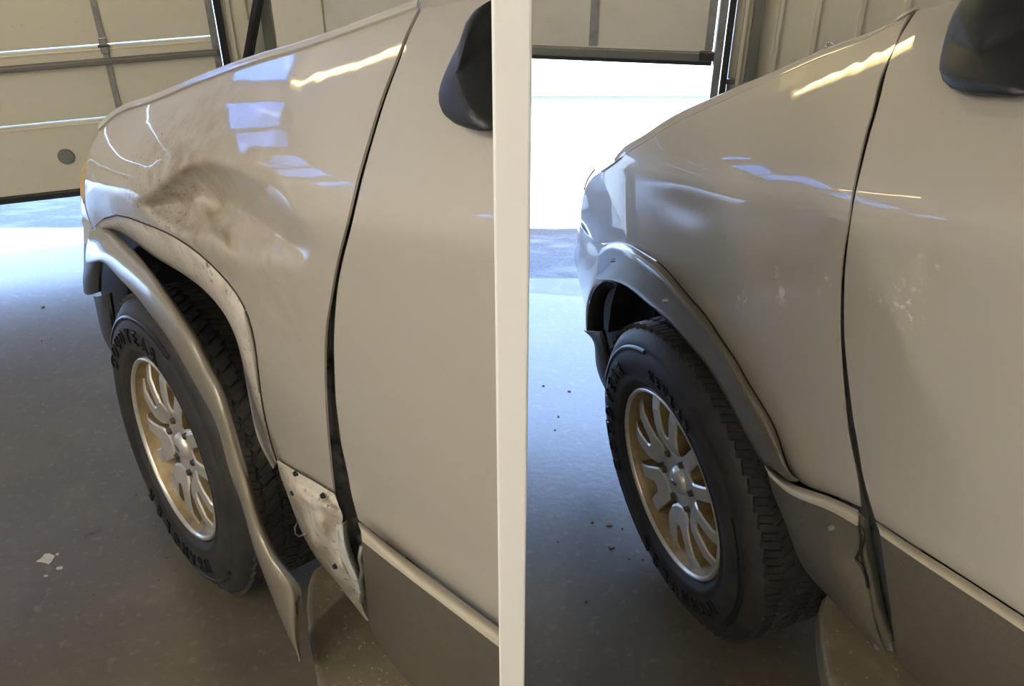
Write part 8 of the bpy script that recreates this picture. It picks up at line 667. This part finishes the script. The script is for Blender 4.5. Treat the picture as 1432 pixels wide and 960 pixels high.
# ---- first car: dented
yawL = R(43)
car = empty('suv', (-.807, 1.696, 0), R(90) + yawL)
prop(car, 'champagne SUV with crumpled front fender and loose hanging wheel flare', 'car', 'sport utility cars')
sheet('front_fender', 'L_fender', M['paint_dented'], car)['label'] = 'deeply dented and scuffed front fender'
sheet('hood', 'L_hood', M['paint'], car)
sheet('fender_lip', 'L_lip', M['white_primer'], car, thick=.002)['label'] = 'dirty white bent inner lip of the fender'
tube('cracked_seam', T('L_crease'), .0016, M['seal'], car)
lo = sheet('fender_lower', 'L_lower', M['white_primer'], car, thick=.002); lo['label'] = 'torn bare white lower end of the fender'
for h in T('L_holes'): hole('screw_hole', tuple(h), .0055, lo, M['black'])
sheet('torn_edge', 'L_curl', M['curl'], car, thick=.0015)['label'] = 'curled torn metal edge'
sheet('door_jamb', 'L_jamb', M['jamb'], car)
for h in T('L_bolt'): hole('hinge_bolt', tuple(h), .008, car, M['dark'], .014)
tube('crumpled_seal', T('L_seal'), .0045, M['galv'], car, 7)
tube('loose_wire', T('L_wire'), .0016, M['galv'], car, 5)
dr = sheet('front_door', 'L_door', M['paint'], car)
sheet('molding', 'L_mold', M['mold'], dr, thick=.003)
sheet('door_cladding', 'L_clad', M['clad'], car)
fl = sheet('wheel_flare', 'L_flare', M['flare'], car, thick=.003); fl['label'] = 'pewter wheel flare torn loose and hanging over the tire'
tube('tear', T('L_tear'), .0022, M['black'], fl, 5)
sheet('front_bumper', 'L_bumper', M['lens'], car)
sheet('turn_signal', 'L_amber', M['amber'], car)
sheet('bumper_end', 'L_bump2', M['dark'], car)['label'] = 'dark bumper end cap'
sheet('bumper_tab', 'L_tab', M['mold'], car)
sheet('bumper_valance', 'L_val', M['dark'], car)
dome('side_mirror', T('L_mirror'), .028, M['mirror'], car)
board(T('L_board'), -.90, -.25, .29, .05, car)
box_obj('underbody_light_block', (-.05, -.42, .32), (1.0, .05, .42), M['black'], car, None, .01)  # unseen black box, added to stop light passing under the car
liner(car, -.52, .50, -.03 - .10, -.34, .25, .86)
sheet('splash_shield', 'L_shield', M['black'], car, thick=.003)
place_wheel(car, yawL, D['wheelL'], R(4.5), dict(spin=-5, bands=[(-62, 18), (120, 205)],
    text=[('GOODYEAR', -30, .273, .050, 10.6), ('WRANGLER', 178, .272, .048, 10.2)]))

# ---- second car: repaired
M['paint_glints'] = mat('champagne_paint_with_painted_glints', PAINT, .38, 0, 1, .02, .5,  # broken reflections painted into the colour as pale patches on fender and door
    stain_light=[(tuple(c), r, (.66, .63, .56), sc_, .54, .64) for c, r, sc_ in zip(D['glints'], (.035, .045, .03, .02, .045, .03), (40, 34, 50, 70, 60, 50))])
yawR = R(22)
car2 = empty('suv', (.36, 1.578, 0), R(90) + yawR)
prop(car2, 'champagne SUV with straightened front fender and flare screwed back on', 'car', 'sport utility cars')
sheet('front_fender', 'R_fender', M['paint_glints'], car2)
sheet('hood', 'R_hood', M['paint'], car2)
fl = sheet('wheel_flare', 'R_flare', M['flare_grey'], car2, thick=.003)
for k, h in enumerate(T('R_screws')[:2]):
    s_ = hole('screw', (h[0], h[1] + .012, h[2]), .005, fl, M['screw'], .01)
sheet('door_jamb', 'R_jamb', M['jamb'], car2)
dr = sheet('front_door', 'R_door', M['paint_glints'], car2)
sheet('molding', 'R_mold', M['mold'], dr, thick=.003)
sheet('door_cladding', 'R_clad', M['clad'], car2)
cl = sheet('fender_cladding', 'R_clad1', M['clad_scuffed'], car2); cl['label'] = 'scuffed grey lower cladding with a screw'
sheet('cladding_strip', 'R_clad1top', M['mold'], cl, thick=.003)
h = T('R_screws')[2]; hole('screw', (h[0], h[1] + .012, h[2]), .005, cl, M['screw'], .01)
tube('split', T('R_split'), .0025, M['black'], cl, 5)
tube('washer_nozzle', T('R_nozzle'), .0022, M['chrome'], car2, 6)
sheet('cladding_edge', 'R_curl', M['clad_scuffed'], car2, thick=.002)['label'] = 'split rear edge of the cladding'
sheet('front_bumper', 'R_bumper', M['bumper'], car2)
sheet('bumper_end', 'R_bump2', M['bumper'], car2)
sheet('arch_edge', 'R_bump3', M['dark'], car2)
sheet('bumper_valance', 'R_val', M['dark'], car2)
sheet('turn_signal', 'R_amber', M['amber'], car2)
dome('side_mirror', T('R_mirror'), .028, M['mirror'], car2)
board(T('R_board'), -1.5, -.35, .42, .05, car2)
box_obj('underbody_light_block', (-.2, -.42, .32), (1.3, .05, .42), M['black'], car2, None, .01)  # same added box, blocking light below this body
box_obj('body_core', (-1.02, -.50, .74), (.9, .68, .86), M['black'], car2, None, .03)  # black box added as a core to fill the hollow body
liner(car2, -.36, .52, -.10, -.34, .45, .82)
sheet('splash_shield', 'R_shield', M['black'], car2, thick=.003)
place_wheel(car2, yawR, D['wheelR'], R(-5.5), dict(spin=16, bands=[(-75, -18), (60, 120), (200, 260)],
    text=[('GOODYEAR', -84, .272, .050, 10.4), ('KEVLAR', 6, .280, .034, 6.4), ('WRANGLER', 160, .272, .048, 10.2)]))

# ------------------------------------------------------------------ things on the floor
# a dried splotch of pale paint on the concrete
def flake(name, x, y, r, seed, m, h=.0012):
    rn = random.Random(seed); n = 12
    ring = [(x + r * q * math.cos(k * math.tau / n), y + .8 * r * q * math.sin(k * math.tau / n)) for k in range(n) for q in (rn.uniform(.55, 1.1),)]
    V = [(a, b, .0002) for a, b in ring] + [(a, b, h) for a, b in ring]
    F = [tuple(range(n))[::-1], tuple(range(n, 2 * n))] + [(k, (k + 1) % n, n + (k + 1) % n, n + k) for k in range(n)]
    return mesh_obj(name, V, F, m)
prop(flake('paint_flake', -1.219, 1.702, 0.026, 3, M['paint_spot']), 'large dried pale paint flake on the concrete left of the dented car', 'paint flake')
prop(flake('paint_flake', -1.17, 1.67, 0.01, 4, M['paint_spot']), 'middle dried pale paint flake just below the large one', 'paint flake')
prop(flake('paint_flake', -1.197, 1.717, 0.005, 5, M['paint_spot']), 'tiny dried pale paint flake beside the large one', 'paint flake')
prop(flake('paint_flake', -1.196, 1.643, 0.006, 6, M['paint_spot']), 'small dried pale paint flake below the others', 'paint flake')
BITS = [(0.187, 2.429, 0.006), (0.124, 1.763, 0.004), (0.264, 1.742, 0.008), (0.265, 1.824, 0.009), (0.219, 1.835, 0.004), (0.307, 1.702, 0.004), (0.341, 1.699, 0.003), (0.104, 2.46, 0.005), (0.146, 2.298, 0.004), (0.133, 2.231, 0.003), (0.185, 1.56, 0.004), (0.333, 1.531, 0.003), (0.299, 1.81, 0.003), (-1.662, 2.727, 0.004), (-1.632, 2.74, 0.003), (-1.751, 2.952, 0.008), (-1.065, 1.942, 0.003), (-1.076, 1.81, 0.003), (-1.059, 1.779, 0.003), (-0.969, 1.758, 0.003), (-0.906, 1.707, 0.004), (-1.051, 1.582, 0.004), (-0.902, 1.629, 0.003), (-1.167, 1.564, 0.003), (0.634, 1.424, 0.006), (0.708, 1.462, 0.006), (0.703, 1.494, 0.004), (0.726, 1.4, 0.006)]
for k, (x, y, r) in enumerate(BITS):
    b = flake('leaf_crumb', x, y, r, 50 + k, M['leaf'], .0025)
    left = x < -.5; under = x > .6
    prop(b, 'dry brown crumb on the dark floor left of the dented car' if left else 'dry brown crumb on the dark floor behind the wheel of the repaired car' if under else 'dry brown leaf crumb on the bluish floor beside the repaired car',
         'crumb', 'crumbs left of the dented car' if left else 'crumbs behind the wheel of the repaired car' if under else 'crumbs beside the repaired car')
